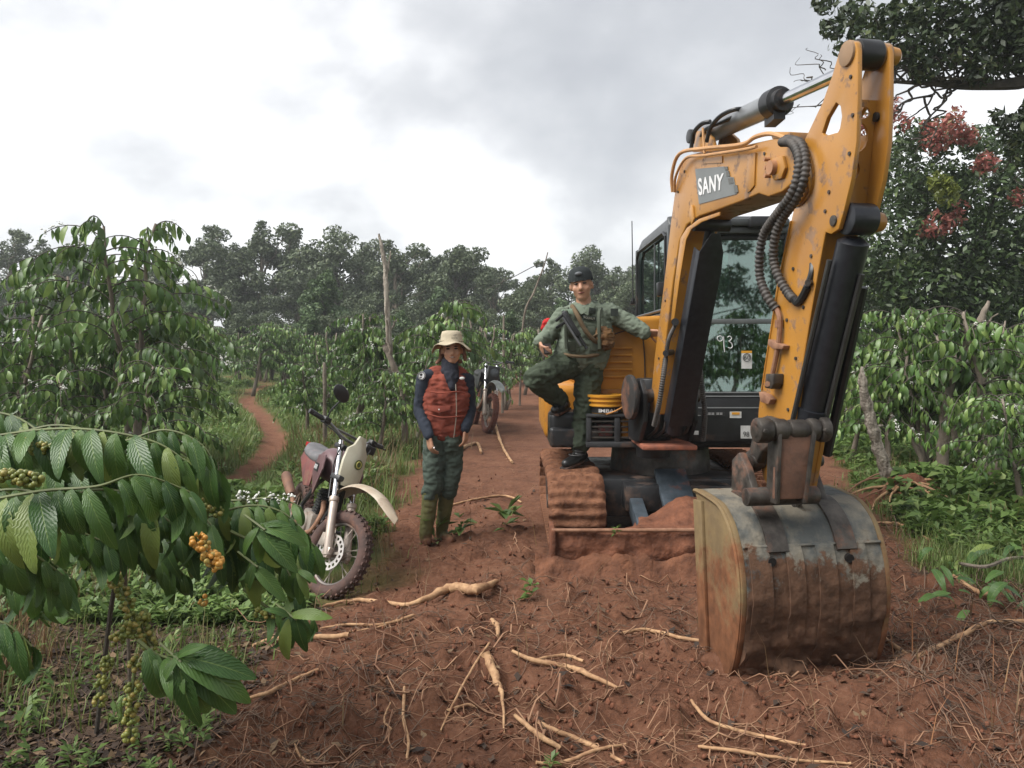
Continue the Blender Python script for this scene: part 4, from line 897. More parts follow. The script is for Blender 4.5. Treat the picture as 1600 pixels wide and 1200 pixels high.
# front web (faces the camera) follows the front edge, with holes at the top; back web
def web(pxs, name, inset=0.0, holes=None, mat=YEL):
    L0 = [PL(x_, y_, AV) for x_, y_ in pxs]; mb = MB(); n = len(L0)
    a_ = [p+LAT*.022-U*inset for p in L0]; b_ = [p+LAT*(AWd-.022)-U*inset for p in L0]; c_ = [p-U*.02 for p in a_]; e_ = [p-U*.02 for p in b_]
    mb.v = a_+b_+c_+e_
    for i in range(n-1): mb.f += [(i, i+1, n+i+1, n+i), (2*n+i, 3*n+i, 3*n+i+1, 2*n+i+1), (i, 2*n+i, 2*n+i+1, i+1), (n+i, n+i+1, 3*n+i+1, 3*n+i)]
    mb.f += [(0, n, 3*n, 2*n), (n-1, 3*n-1, 4*n-1, 2*n-1)]
    return mb.build(name, mat, ARM)
web([(1288, 362), (1280, 420), (1262, 520), (1250, 600), (1243, 660), (1238, 700), (1226, 768)], 'arm_front_web', .006)
web([(1192, 745), (1182, 690), (1185, 640), (1193, 580), (1205, 500), (1214, 440), (1224, 394), (1236, 345), (1242, 318)], 'arm_rear_web', -.012)
# holed web between upper plates (planar panel)
tp = PL(1334, 150, AV); bt = PL(1316, 330, AV)
ax_ = (bt-tp); Lw = ax_.length; ax_.normalize(); inn = -U*.07
o0 = tp+LAT*.022+inn; w_ = AWd-.044
def W2(s_, t_): return o0+ax_*s_*Lw+LAT*t_*w_
def ellp(s0, t0, rs, rt, n=14): return [W2(s0+rs*math.cos(k*2*math.pi/n), t0+rt*math.sin(k*2*math.pi/n)) for k in range(n)][::-1]
MB().plate([W2(-.02, 0), W2(-.02, 1), W2(1.02, 1), W2(1.02, 0)], ax_.cross(LAT).normalized()*.014, [ellp(.09, .5, .055, .30), ellp(.31, .45, .13, .36), ellp(.60, .38, .085, .24)]).build('holed_web', YEL, ARM, ang=30)
MB().cyl(W2(.14, .9)+U*.03, W2(.14, .98)+U*.03, .02).build('grease_port', BLK, ARM)
# top pin, rod eye, caps
t_ = PL(1325, 84, AV); MB().cyl(t_+LAT*.03, t_+LAT*(AWd-.03), .062, n=28).build('rod_eye', BLK, ARM, bevel=.008)
MB().cyl(t_-LAT*.012, t_+LAT*(AWd+.012), .052, n=28).build('top_pin_boss', pmat('boss_brown', (.30, .19, .11), .55), ARM, bevel=.004)
MB().lathe(t_+LAT*(AWd), LAT, [(0, .035), (.03, .040), (.055, .036), (.07, .02)], 20).build('pin_cap', YEL, ARM)
b_ = PL(1303, 345, AV); LUG = b_
MB().cyl(b_-LAT*.008, b_+LAT*.01, .024, n=20).build('lug_pin_head', STEELD, ARM, bevel=.003)
MB().lathe(b_+LAT*(AWd), LAT, [(0, .040), (.03, .046), (.06, .040), (.075, .02)], 20).build('pin_cap', YEL, ARM)
# curved gusset on side (darker fold)
MB().tube(spline([PL(1247, 225, AV-.003), PL(1262, 240, AV-.003), PL(1270, 270, AV-.003), PL(1266, 300, AV-.003), PL(1252, 318, AV-.003), PL(1243, 322, AV-.003)], 8), .006, 6).build('weld_bead', YEL, ARM)
MB().plate(loop([(1246, 262), (1256, 275), (1258, 300), (1250, 316), (1243, 318), (1240, 300)], AV-.02), LAT*.019).build('pivot_gusset', YEL, ARM, bevel=.005)
for px_, py_ in ((1330, 120), (1333, 180), (1328, 240), (1296, 300), (1290, 330), (1268, 400), (1240, 420), (1256, 480), (1230, 500), (1244, 560), (1215, 590), (1232, 640)): c_ = PL(px_, py_, AV); MB().cyl(c_-LAT*.006, c_+LAT*.004, .009, n=6).build('arm_bolt', STEELD, ARM)
for w_ in ([(1290, 362), (1274, 450), (1256, 560), (1242, 650)], [(1236, 345), (1219, 430), (1204, 520), (1190, 610)]): MB().tube(spline([PL(a_, b_, AV-.002) for a_, b_ in w_], 14), [.0045+.0012*(i % 2) for i in range(43)], 6).build('weld_bead', YEL, ARM)
for px_, py_ in ((1060, 300), (1070, 268), (1040, 470), (1030, 560), (1100, 250), (1195, 240)): c_ = PL(px_, py_, 0); MB().cyl(c_-LAT*.006, c_+LAT*.004, .009, n=6).build('boom_bolt', STEELD, BOOM)
# --- bucket cylinder in front of the arm
k0 = LUG+LAT*AWd*.5+U*.05; k1 = PL(1245, 668, AV+AWd*.5)+U*.10
d2 = (k1-k0).normalized()
KC = MB().lathe(k0+d2*.08, d2, [(0, .04), (.02, .066), ((k1-k0).length*.80, .066), ((k1-k0).length*.80, .078), ((k1-k0).length*.87, .078), ((k1-k0).length*.88, .04)], 28).build('bucket_cylinder', CYLB, EX, ang=40)
MB().cyl(k0-LAT*.06, k0+LAT*.06, .068, n=24).build('cylinder_eye', CYLB, KC, bevel=.008)
MB().cyl(k0+d2*(k1-k0).length*.85, k1, .034, n=18).build('cylinder_rod', CYLB, KC)
MB().tube([k0+d2*.25+U*.075+LAT*.03, k0+d2*1.05+U*.075+LAT*.03], .013, 8).tube([k0+d2*.18-LAT*.09, k0+d2*1.25-LAT*.09], .012, 8).build('cylinder_pipe', pmat('pipe_dark', (.05, .05, .05), .35, .3), KC)
MB().tube([k0+d2*.30+LAT*.10, k0+d2*1.15+LAT*.12+U*.02], .022, 8).build('cylinder_side_tube', CYLB, KC)
# --- ribbed hoses
H1 = [(1222, 222, -.03), (1238, 224, -.06), (1248, 245, -.08), (1246, 275, -.09), (1236, 305, -.10), (1214, 335, -.10), (1194, 365, -.09), (1187, 400, -.09), (1188, 435, -.08), (1198, 462, -.07), (1212, 482, -.04)]
H2 = [(1228, 218, -.03), (1250, 224, -.05), (1258, 248, -.06), (1256, 280, -.07), (1244, 310, -.08), (1222, 342, -.08), (1211, 372, -.08), (1209, 405, -.07), (1216, 432, -.06), (1230, 456, -.04), (1240, 468, -.04)]
ribbed([PL(*h) for h in H1], .021, 'arm_hose', HOSE, ARM, pitch=.022)
ribbed([PL(*h) for h in H2], .021, 'arm_hose', HOSE, ARM, pitch=.022)
MB().tube(spline([PL(1240, 466, -.04), PL(1246, 473, -.03), PL(1254, 464, -.03), PL(1262, 448, -.03)], 5), .019, 8).build('hose_elbow', BLK, ARM)
MB().tube(spline([PL(1262, 448, -.03), PL(1269, 425, -.02), PL(1271, 408, 0), PL(1280, 394, .04)], 5), .015, 8).build('hose_fitting', BLK, ARM); MB().cyl(PL(1262, 442, -.05), PL(1280, 441, .04), .015, n=8).build('hose_bracket', STEELD, ARM)
MB().tube(spline([PL(1212, 480, -.04), PL(1218, 497, -.04), PL(1217, 530, -.04), PL(1212, 560, -.04), PL(1207, 585, -.04)], 6), .0125, 8).build('arm_pipe', RUSTL, ARM)
MB().cyl(PL(1217, 500, -.04), PL(1217, 512, -.04), .02, n=8).build('pipe_nut', RUSTL, ARM)
for q in ([(1200, 530), (1213, 536), (1224, 540), (1222, 546), (1206, 545), (1199, 538)], [(1185, 612), (1196, 616), (1204, 624), (1200, 632), (1188, 628)]):
    MB().plate(loop(q, -.055), LAT*.034).build('pipe_bracket', RUSTL, ARM, bevel=.003)
MB().plate(loop([(1196, 584), (1209, 584), (1208, 600), (1204, 608), (1194, 606)], -.075), LAT*.054).build('shutoff_valve', STEELD, ARM, bevel=.006)
MB().cyl(PL(1199, 600, -.085), PL(1199, 600, -.07), .014, n=8).build('valve_port', RUSTL, ARM)
# rear-side hose on the right of the cylinder
pts = [PL(1316, 425, .26), PL(1324, 455, .28), PL(1332, 470, .28)]; ribbed(pts, .02, 'arm_hose', pmat('grey_sleeve', (.16, .16, .15), .5), ARM)
MB().tube(spline([PL(1332, 470, .28), PL(1322, 482, .27), PL(1308, 500, .26), PL(1300, 560, .25), PL(1285, 610, .24)], 6), .018, 8).build('hose_lower', BLK, ARM)
# --- linkage and bucket
FU = (PL(1240, 672, AV)-O3).dot(U)+.085; FZ = PL(1186, 672, AV).z-.0
def vat(px_, u_):
    r = (px_-HX)/FPX; o = O3+U*u_; return (r*o.y-o.x)/(LAT.x-r*LAT.y)
v0_, v1_ = vat(1180, FU), vat(1292, FU)
FZ = CAMH-(672-HY)/FPX*UV3(FU, 0, v0_+.1).y
LC = UV3(FU, FZ, v0_)
MB().cyl(LC, UV3(FU, FZ, v1_), .040, n=24).build('link_pin', STEELD, EX, bevel=.006)
Lw_ = v1_-v0_
for f0, f1, r_ in ((0, .20, .058), (.22, .42, .052), (.44, .70, .047), (.72, .86, .052), (.87, 1.0, .060)): MB().cyl(LC+LAT*Lw_*f0, LC+LAT*Lw_*f1, r_, n=24).build('link_collar', STEELD, EX, bevel=.012)
for f0 in (.06, .9): MB().cyl(LC+LAT*Lw_*f0-U*.01+Vector((0, 0, .0)), LC+LAT*Lw_*f0+U*.064, .014, n=6).build('locking_bolt', STEELD, EX, bevel=.003)
for v_ in (0, AWd+.10): MB().plate([p+LAT*v_ for p in loop([(1180, 655), (1194, 650), (1212, 656), (1210, 690), (1190, 706), (1176, 736), (1162, 742), (1154, 730), (1156, 712), (1170, 702)], AV-.055)], LAT*.05).build('side_link', STEELD, EX, bevel=.014, seg=3)
MB().cyl(PL(1164, 722, -.12), PL(1164, 722, -.12)+LAT*.42, .032, n=20).cyl(PL(1164, 722, -.13), PL(1164, 722, -.09), .045, n=20).build('link_lower_pin', STEELD, EX, bevel=.004)
q1 = UV3(FU-.02, CAMH-(775-HY)/FPX*UV3(FU-.02, 0, 0).y, 0)
va, vb = vat(1208, FU), vat(1268, FU); vc, vd = vat(1203, FU), vat(1252, FU)
LM = pmat('mud_plate', (.17, .085, .055), .8, 0, (.09, .05, .035), 12, bump=.003)
fc = MB(); fc.plate([UV3(FU+.035, FZ-.02, va), UV3(FU+.035, FZ-.02, vb), UV3(FU+.045, q1.z, vd), UV3(FU+.045, q1.z, vc)], -U*.03); fc.build('bucket_link', LM, EX, bevel=.006)
for a_, c_ in ((va, vc), (vb-.02, vd-.02)): MB().plate([UV3(FU+.05, FZ, a_), UV3(FU-.05, FZ, a_), UV3(FU-.04, q1.z-.02, c_), UV3(FU+.055, q1.z-.02, c_)], LAT*.02).build('link_cheek', STEELD, EX, bevel=.005)
AP = q1-U*.02; MB().cyl(AP+LAT*(vc-.10), AP+LAT*(vd+.10), .042, n=20).build('bucket_pin', STEELD, EX, bevel=.005)
# bucket: profile (u,z) from the right-hand silhouette
VL, VR = -.322, .365
SIL = [(1300, 768), (1322, 771), (1342, 783), (1360, 808), (1371, 835), (1379, 865), (1384, 900), (1385, 930), (1382, 965), (1376, 1000), (1366, 1030), (1356, 1048)]
pr = []
for x_, y_ in SIL: p = PL(x_, y_, VR); pr.append(((p-O3).dot(U), p.z))
uo = min(u_ for u_, z_ in pr)-.09
outer = [(uo, .775), (uo+.03, .80)]+pr[1:]+[(pr[-1][0]-.02, -.03)]
def outl(v_): return [UV3(u_, z_, v_) for u_, z_ in outer]
nP = len(outer); shell = MB(); nv = 70
inner = []
for i, (u_, z_) in enumerate(outer):
    a_ = Vector(outer[max(i-1, 0)]); b_ = Vector(outer[min(i+1, nP-1)]); t2 = (b_-a_).normalized(); nrm = Vector((t2.y, -t2.x)); c2 = Vector((3.9*0+sum(o[0] for o in outer)/nP-.15, .4))-Vector((u_, z_))
    if nrm.dot(c2) < 0: nrm = -nrm
    inner.append((u_+nrm.x*.022, z_+nrm.y*.022))
fo = [Vector((u_, z_, 0)) for u_, z_ in outer]; fo = spline(fo, 8); fi = spline([Vector((u_, z_, 0)) for u_, z_ in inner], 8); nP = len(fo)
for j in range(nv+1):
    v_ = VL+(VR-VL)*j/nv; shell.v += [UV3(q.x, q.y, v_) for q in fo]
n1_ = len(shell.v)
for j in range(nv+1):
    v_ = VL+(VR-VL)*j/nv; shell.v += [UV3(q.x, q.y, v_) for q in fi]
for j in range(nv):
    for i in range(nP-1):
        a_ = j*nP+i; shell.f.append((a_, a_+1, a_+nP+1, a_+nP)); c_ = n1_+a_; shell.f.append((c_, c_+nP, c_+nP+1, c_+1))
    for i in (0, nP-1): a_ = j*nP+i; shell.f.append((a_, a_+nP, a_+nP+n1_, a_+n1_))
for j in (0, nv):
    for i in range(nP-1): a_ = j*nP+i; shell.f.append((a_, a_+n1_, a_+n1_+1, a_+1))
nb = [mnoise.fractal(v*4, .8, 2, 4) for v in shell.v]
for v, q in zip(shell.v, nb): v += U*(q*.008+max(0, .42-v.z)*max(0, q+.3)*.16+max(0, .5-v.z)*mnoise.noise(v*22)*.03)
BK = shell.build('bucket', BUCKM, EX, ang=50)
sdp = [(q.x, q.y) for q in fo]; lip = [(uo+.03, .74), (uo+.03, .5), (uo+.05, .25), (uo+.13, .0)]
for v_, th in ((VL-.001, -.022), (VR+.001, .022)):
    pts = [UV3(u_, z_, v_) for u_, z_ in sdp]+[UV3(u_, z_, v_) for u_, z_ in lip[::-1]]
    MB().plate(pts, LAT*th).build('bucket_side_plate', BUCKS, BK, bevel=.004)
    # reinforcing edge strip on the side
    MB().tube([UV3(q.x-.018, q.y-.01, v_+th) for q in fo[6:-4:2]], .012, 6).build('edge_bead', BUCKS, BK)
    MB().bar(UV3(uo+.06, .75, v_+th*1.3), UV3(uo+.14, -.02, v_+th*1.3), .022, .10, up=tuple(U)).build('side_cutter', BUCKS, BK, bevel=.005)
# wear strips running down the back, at px of the photo
def fosub(i0, i1): return fo[i0:i1]
iA = next(i for i, q in enumerate(fo) if q.y < .62 and i > 16)
for a_, b_ in ((-.12, -.04), (.03, .12), (.20, .28), (-.30, -.20)):
    mb = MB(); sec = fo[iA:]; m_ = len(sec)
    for q in sec:
        for v_ in (a_, b_): mb.v.append(UV3(q.x+.001, q.y, v_)); mb.v.append(UV3(q.x+.012, q.y, v_))
    for i in range(m_-1):
        k_ = i*4; mb.f += [(k_+1, k_+5, k_+7, k_+3), (k_, k_+4, k_+5, k_+1), (k_+2, k_+3, k_+7, k_+6)]
    mb.f += [(0, 1, 3, 2)]
    for v in mb.v:
        q = mnoise.fractal(v*4, .8, 2, 4); v += U*(q*.008+max(0, .42-v.z)*max(0, q+.3)*.15+max(0, .5-v.z)*mnoise.noise(v*22)*.03-max(0, .35-v.z)*.04)
    mb.build('wear_strip', BUCKM, BK, ang=50)
MB().tube([UV3(fo[iA].x+.004, fo[iA].y, VL), UV3(fo[iA].x+.004, fo[iA].y, VR)], .008, 6).build('back_seam', BUCKM, BK)
for px_ in (1203, 1325):
    p = Vector(); v_ = None
    for v_t in np.linspace(VL, VR, 60):
        p_ = UV3(fo[iA+6].x+.004, fo[iA+6].y, v_t); ppx = HX+p_.x/p_.y*FPX
        if ppx >= px_: break
    MB().lathe(p_+U*.006-U*.02, U, [(0, .020), (.022, .020)], 18).build('drain_hole_disc', pmat('hole_shade_black', (.008, .006, .005), .9), BK)  # black disc painted for the shade inside an unmodelled hole
# ears
for xa in (1168, 1258):
    vv = -.175 if xa < 1200 else .165
    e = [(uo+.05, .78), (uo+.06, .95), (uo+.14, 1.0), (uo+.22, .93), (uo+.40, .66), (uo+.45, .57), (uo+.33, .60), (uo+.25, .74)]
    MB().plate([UV3(u_, z_, vv) for u_, z_ in e], LAT*.04).build('bucket_ear', STEELD, BK, bevel=.008)
    i0, i1 = 12, iA+4; mb = MB()
    for q in fo[i0:i1]:
        for v_ in (vv-.03, vv+.07): mb.v.append(UV3(q.x+.002, q.y+.001, v_)); mb.v.append(UV3(q.x+.012, q.y+.010, v_))
    for i in range(i1-i0-1):
        k_ = i*4; mb.f += [(k_+1, k_+5, k_+7, k_+3), (k_, k_+4, k_+5, k_+1), (k_+2, k_+3, k_+7, k_+6)]
    mb.f += [((i1-i0-1)*4, (i1-i0-1)*4+2, (i1-i0-1)*4+3, (i1-i0-1)*4+1)]
    mb.build('ear_doubler', STEELD, BK)
hk = UV3(uo+.33, .80, .03); MB().torus(hk, LAT, .035, .011, 24, 8).build('lifting_ring', STEELD, BK); MB().bar(hk-Vector((0, 0, .1)), hk-Vector((0, 0, .03)), .03, .05).build('ring_lug', STEELD, BK, bevel=.006)

# ---- yellow pail on the ledge
PLm = pmat('pail_yellow', (.72, .36, .04), .4, 0, (.62, .28, .03), 4, dirt=(.3, .15, .08), dirtamt=-.12)
PX, PY_, PZ = .745, 6.09, 1.018
PA = thing('pail', 'yellow plastic pail with ribbed rim and black lettered band beside the standing boot leg', 'pail', (PX, PY_, PZ))
MB().lathe((PX, PY_, PZ), (0, 0, 1), [(0, .10), (0, .115), (.055, .122), (.058, .140), (.073, .140), (.075, .128), (.092, .130), (.094, .148), (.108, .148), (.110, .134), (.126, .137), (.128, .155), (.146, .157), (.148, .13), (.14, .12)], 40).build('pail_body', PLm, PA, ang=30)
MB().lathe((PX, PY_, PZ+.003), (0, 0, 1), [(0, .1175), (.048, .1235)], 40, cap=False).build('label_band', PRINTB, PA)
MB().tube(spline([(PX+.155, PY_-.02, PZ+.12), (PX+.13, PY_-.12, PZ+.07), (PX+.06, PY_-.165, PZ+.03), (PX-.02, PY_-.165, PZ+.0)], 8), .006, 6).build('handle', pmat('handle_orange', (.55, .25, .07), .5), PA)
cu = bpy.data.curves.new('t', 'FONT'); cu.body = 'IMBALI'; cu.offset = .025; o = bpy.data.objects.new('t', cu); COL.objects.link(o); dg = bpy.context.evaluated_depsgraph_get(); me = bpy.data.meshes.new_from_object(o.evaluated_get(dg)); bpy.data.objects.remove(o)
mb = MB(); wx = max(v.co.x for v in me.vertices)
for v in me.vertices:
    a_ = R(-90)+R(-35)+R(75)*(v.co.x/wx); mb.v.append(Vector((PX+.1245*math.cos(a_), PY_+.1245*math.sin(a_), PZ+.012+.028*v.co.y/.73)))
mb.f = [tuple(p.vertices) for p in me.polygons]; bpy.data.meshes.remove(me); mb.build('pail_lettering', PRINTW, PA)
# ================================================================== vegetation
FARL = leafmat('far_foliage', (0.050, 0.070, 0.036), (0.095, 0.125, 0.060), (0.14, 0.165, 0.08), rough=0.55, trans=0.12)
FARG = leafmat('far_foliage_green', (0.045, 0.080, 0.032), (0.09, 0.145, 0.05), (0.13, 0.18, 0.07), rough=0.55, trans=0.15)
DARKL = leafmat('dark_foliage', (0.028, 0.048, 0.020), (0.065, 0.105, 0.034), (0.11, 0.15, 0.05), rough=0.42, trans=0.15)
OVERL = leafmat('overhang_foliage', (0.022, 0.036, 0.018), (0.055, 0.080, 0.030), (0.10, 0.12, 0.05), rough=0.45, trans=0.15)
REDL = leafmat('red_leaves', (0.30, 0.085, 0.070), (0.38, 0.15, 0.12), (0.22, 0.16, 0.08), rough=0.5, trans=0.3)
COFM = leafmat('coffee_leaves', (0.050, 0.105, 0.026), (0.115, 0.195, 0.045), (0.20, 0.28, 0.08), amt3=.2, rough=0.40, trans=0.22, spec=0.5)
COFN = leafmat('coffee_leaf_near', (0.034, 0.088, 0.020), (0.095, 0.180, 0.038), (0.18, 0.24, 0.055), rough=0.38, trans=0.22, veins=True, spec=0.45)
FLOW = pmat('white_blossom', (0.72, 0.72, 0.66), 0.7)
BERG = leafmat('green_berries', (0.13, 0.16, 0.035), (0.22, 0.22, 0.05), (0.32, 0.25, 0.07), rough=0.35, trans=0.0, amt3=.25)
BERO = leafmat('orange_berries', (0.42, 0.22, 0.04), (0.55, 0.26, 0.05), (0.36, 0.26, 0.07), rough=0.35, trans=0.0, amt3=.25)

def cards(cent, rad, n, size, rs, flat=0.25, shell=0.55):
    """leaf quads spread through ellipsoid clumps; returns V,F"""
    cent = np.asarray(cent, float); rad = np.asarray(rad, float); w = (rad.prod(1))**(2/3.); w /= w.sum()
    k = rs.choice(len(cent), n, p=w); d = rs.normal(size=(n, 3)); d /= np.linalg.norm(d, axis=1, keepdims=True)
    rr = shell+(1-shell)*rs.rand(n)**.5; rr = np.where(rs.rand(n) < .35, rs.rand(n)**.5, rr)
    p = cent[k]+d*rad[k]*rr[:, None]
    nrm = rs.normal(size=(n, 3))*.8+d*.7+np.array([0, 0, .35]); nrm /= np.linalg.norm(nrm, axis=1, keepdims=True)
    t = np.cross(nrm, rs.normal(size=(n, 3))); t /= np.linalg.norm(t, axis=1, keepdims=True); b = np.cross(nrm, t)
    s = size*(.55+.9*rs.rand(n))[:, None]
    V = np.stack([p-t*s, p-b*s*.42+nrm*s*.1, p+t*s, p+b*s*.42+nrm*s*.1], 1).reshape(-1, 3)
    F = np.arange(n*4).reshape(n, 4); return V, F
def limb(mb, p0, p1, r0, r1, n=7, wob=.12, k=6):
    p0 = Vector(p0); p1 = Vector(p1); L = (p1-p0).length; pts = [p0]
    for i in range(1, k+1): pts.append(p0+(p1-p0)*i/k+Vector((rnd.gauss(0, wob), rnd.gauss(0, wob), rnd.gauss(0, wob*.5)))*L*.25*(1 if i < k else 0))
    sp2 = spline(pts, 3) if n <= 5 else pts; mb.tube(sp2, [r0+(r1-r0)*i/(len(sp2)-1) for i in range(len(sp2))], n); return pts

def forest_proto(H, Rr, seed, style):
    """unit meshes for a background tree: trunk mesh and crown mesh"""
    rs = np.random.RandomState(seed); mb = MB(); tr = limb(mb, (0, 0, 0), (rnd.uniform(-.3, .3), rnd.uniform(-.3, .3), H*.78), H*.026, H*.011, 8, .06, 8)
    cent = []; rad = []; nb = 19 if style == 0 else 15
    for i in range(nb):
        z0 = H*(.30+.5*(i/nb)) if style != 2 else H*(.1+.75*i/nb); a = i*2.4+rs.rand(); out = Rr*(.35+.6*rs.rand())*(1.15-.75*(z0/H-.3)) if style != 2 else Rr*(1.05-z0/H)*(.6+.4*rs.rand())
        e = Vector((math.cos(a)*out, math.sin(a)*out, z0+H*(.10+.13*rs.rand()))); limb(mb, (0, 0, z0), e, H*.007, H*.002, 5, .3, 4)
        q = Rr*(.17+.20*rs.rand()); cent.append(tuple(e)); rad.append((q*1.15, q*1.15, q*.8))
        if rs.rand() < .7: cent.append((e.x*.6+rs.normal()*.3, e.y*.6+rs.normal()*.3, e.z+q*.7)); rad.append((q*.7, q*.7, q*.6))
    cent.append((0, 0, H*.86)); rad.append((Rr*.42, Rr*.42, H*.11))
    V, F = cards(cent, rad, 9000 if style != 1 else 5200, .15, rs, shell=.35)
    trunk = MB(); trunk.v = mb.v; trunk.f = mb.f
    tm = bpy.data.meshes.new('trunk'); tm.from_pydata([tuple(v) for v in trunk.v], [], trunk.f); tm.materials.append(BARKD if style != 1 else BARK); tm.shade_smooth()
    return tm, (V, F)
PROT = []
for i, (H_, R_, st_) in enumerate([(10, 3.0, 0), (11, 2.6, 1), (9, 3.4, 0), (10, 2.4, 1), (8, 2.6, 2), (10, 3.1, 0)]):
    tm, (V, F) = forest_proto(H_, R_, 40+i, st_); PROT.append((tm, fmesh('crown', V, F, FARG if st_ == 2 else FARL), H_))
def ftree(px, ptop, Y, k, label, group=None, name='forest_tree', yaw=None):
    x = (px-HX)/FPX*Y; z = gzf(x, Y); top = CAMH-(ptop-HY)/FPX*Y; tm, cm, H_ = PROT[k]; s = (top-z)/(H_*1.07)
    t = thing(name, label, 'tree', (x, Y, z), group); t.scale = (s, s, s); t.rotation_euler.z = rnd.uniform(0, 6.28) if yaw is None else yaw
    link('trunk', tm, t); link('crown', cm, t); return t
FT = [ # px, top px, Y, proto, label
 (20, 350, 52, 1, 'dark round topped forest tree at the far left edge behind the coffee'), (75, 368, 55, 3, 'thin forest tree second from the left edge'),
 (135, 385, 50, 0, 'low forest tree peeking beside the tall coffee top'), (250, 388, 52, 3, 'forest tree directly right of the tall coffee top'),
 (325, 343, 46, 1, 'tall loose crowned forest tree on the left skyline'), (365, 372, 44, 0, 'dark forest tree tucked under the tall left skyline trees'),
 (412, 336, 47, 3, 'highest forest tree on the left skyline'), (465, 352, 48, 1, 'forest tree with two rounded lobes right of the highest one'),
 (530, 368, 46, 2, 'broad smooth domed forest tree left of the dead trunk'), (505, 425, 34, 4, 'lighter green bushy conical tree standing in front of the forest'),
 (572, 372, 52, 0, 'forest tree immediately left of the dead bleached trunk'), (618, 368, 44, 3, 'forest tree wrapping round the dead bleached trunk'),
 (655, 385, 50, 1, 'narrow forest tree right of the dead bleached trunk'), (718, 376, 44, 0, 'big flat topped dark tree in the middle of the skyline'),
 (690, 385, 52, 5, 'forest tree overlapping the flat topped one on its left'), (775, 412, 52, 1, 'low tree where the skyline dips in the middle'),
 (815, 432, 56, 3, 'small forest tree left of the leaning pole'), (862, 398, 50, 1, 'open feathery tree behind the leaning pole'),
 (932, 395, 48, 2, 'dark umbrella crowned tree right above the dark cap'), (965, 425, 46, 3, 'pale leafed tree between the capped man and the cab'),
 (1010, 420, 50, 1, 'forest tree seen through the side window of the cab')]
for a_ in FT: ftree(*a_)
G_ = 'forest trees massed in the second row'
for i, px_ in enumerate(list(range(-90, 1120, 78))): ftree(px_+rnd.uniform(-20, 20), 420+rnd.uniform(-18, 22), 64+rnd.uniform(-4, 6), (0, 2, 5)[i % 3], 'dark forest tree in the second row behind the skyline trees', G_)
G_ = 'bushy understorey trees at the forest foot'
for i, px_ in enumerate(list(range(-60, 1120, 62))): ftree(px_+rnd.uniform(-20, 20), 458+rnd.uniform(-12, 18), 40+rnd.uniform(-3, 4), (4, 0, 2)[i % 3], 'low dark bushy tree at the foot of the forest edge', G_)
for i, px_ in enumerate(range(300, 1120, 55)): ftree(px_+rnd.uniform(-20, 20), 490+rnd.uniform(-10, 8), 31+rnd.uniform(-2, 3), (4, 0, 2)[i % 3], 'low dark bushy tree at the foot of the forest edge', G_)
G_ = 'trees beyond the right hand garden'
for i, px_ in enumerate(range(1150, 2300, 120)): ftree(px_, 400+rnd.uniform(-20, 20), 40+rnd.uniform(-3, 5), (0, 5)[i % 2], 'forest tree far behind the excavator on the right', G_)
# trees standing behind the photographer (mirrored in the cab glass)
for i, (x_, y_) in enumerate([(-9, -15), (-4, -18), (1, -14), (5.5, -17), (10, -13), (15, -16), (-14, -10), (-1.5, -22), (8, -23)]):
    tm, cm, H_ = PROT[(0, 5, 2)[i % 3]]; t = thing('forest_tree', 'tree standing across the clearing behind the photographer', 'tree', (x_, y_, 0), 'trees behind the photographer'); s = .62+.12*(i % 3); t.scale = (s, s, s)
    link('trunk', tm, t); link('crown', cm, t)

# ---- coffee trees
def leaftemp(nseg, wid, droop, wave=0.0, asym=0.0):
    """leaf along +X, tip bending down; returns V, quads, uv"""
    V = []; UVs = []; F = []
    for i in range(nseg+1):
        t = i/nseg; w = wid*.5*(math.sin(math.pi*min(1, t*.93+.035))**.8)*(1.0-.25*t)*1.15
        if i in (0, nseg): w = wid*.03
        a = droop*t; x = (math.sin(a)/droop if droop else t); z = -(1-math.cos(a))/droop if droop else 0
        for s_ in (-1, 0, 1):
            V.append((x, s_*w*(1+asym*s_), z+abs(s_)*w*.28+wave*((-1)**i)*abs(s_)*math.sin(math.pi*t)+wave*1.2*math.sin(t*9+s_*2)*abs(s_))); UVs.append((t, .5+.5*s_))
    for i in range(nseg):
        for j in (0, 1): a_ = i*3+j; F.append((a_, a_+3, a_+4, a_+1))
    return np.array(V), np.array(F), np.array(UVs)
def frames(p, d, n):
    """matrices with X=d, Z close to n"""
    x = d/np.linalg.norm(d, axis=-1, keepdims=True); y = np.cross(n, x); y /= np.linalg.norm(y, axis=-1, keepdims=True)+1e-9; z = np.cross(x, y)
    return np.stack([x, y, z], -1)
def place(TV, TF, pos, Rm, scl):
    W = TV[None]*scl[:, None, None]; V = np.einsum('nij,nkj->nki', Rm, W)+pos[:, None, :]
    F = (TF[None]+(np.arange(len(pos))*len(TV))[:, None, None]).reshape(-1, TF.shape[1]); return V.reshape(-1, 3), F
LT = [leaftemp(4, .31, 1.2), leaftemp(4, .34, .9), leaftemp(4, .29, 1.6)]
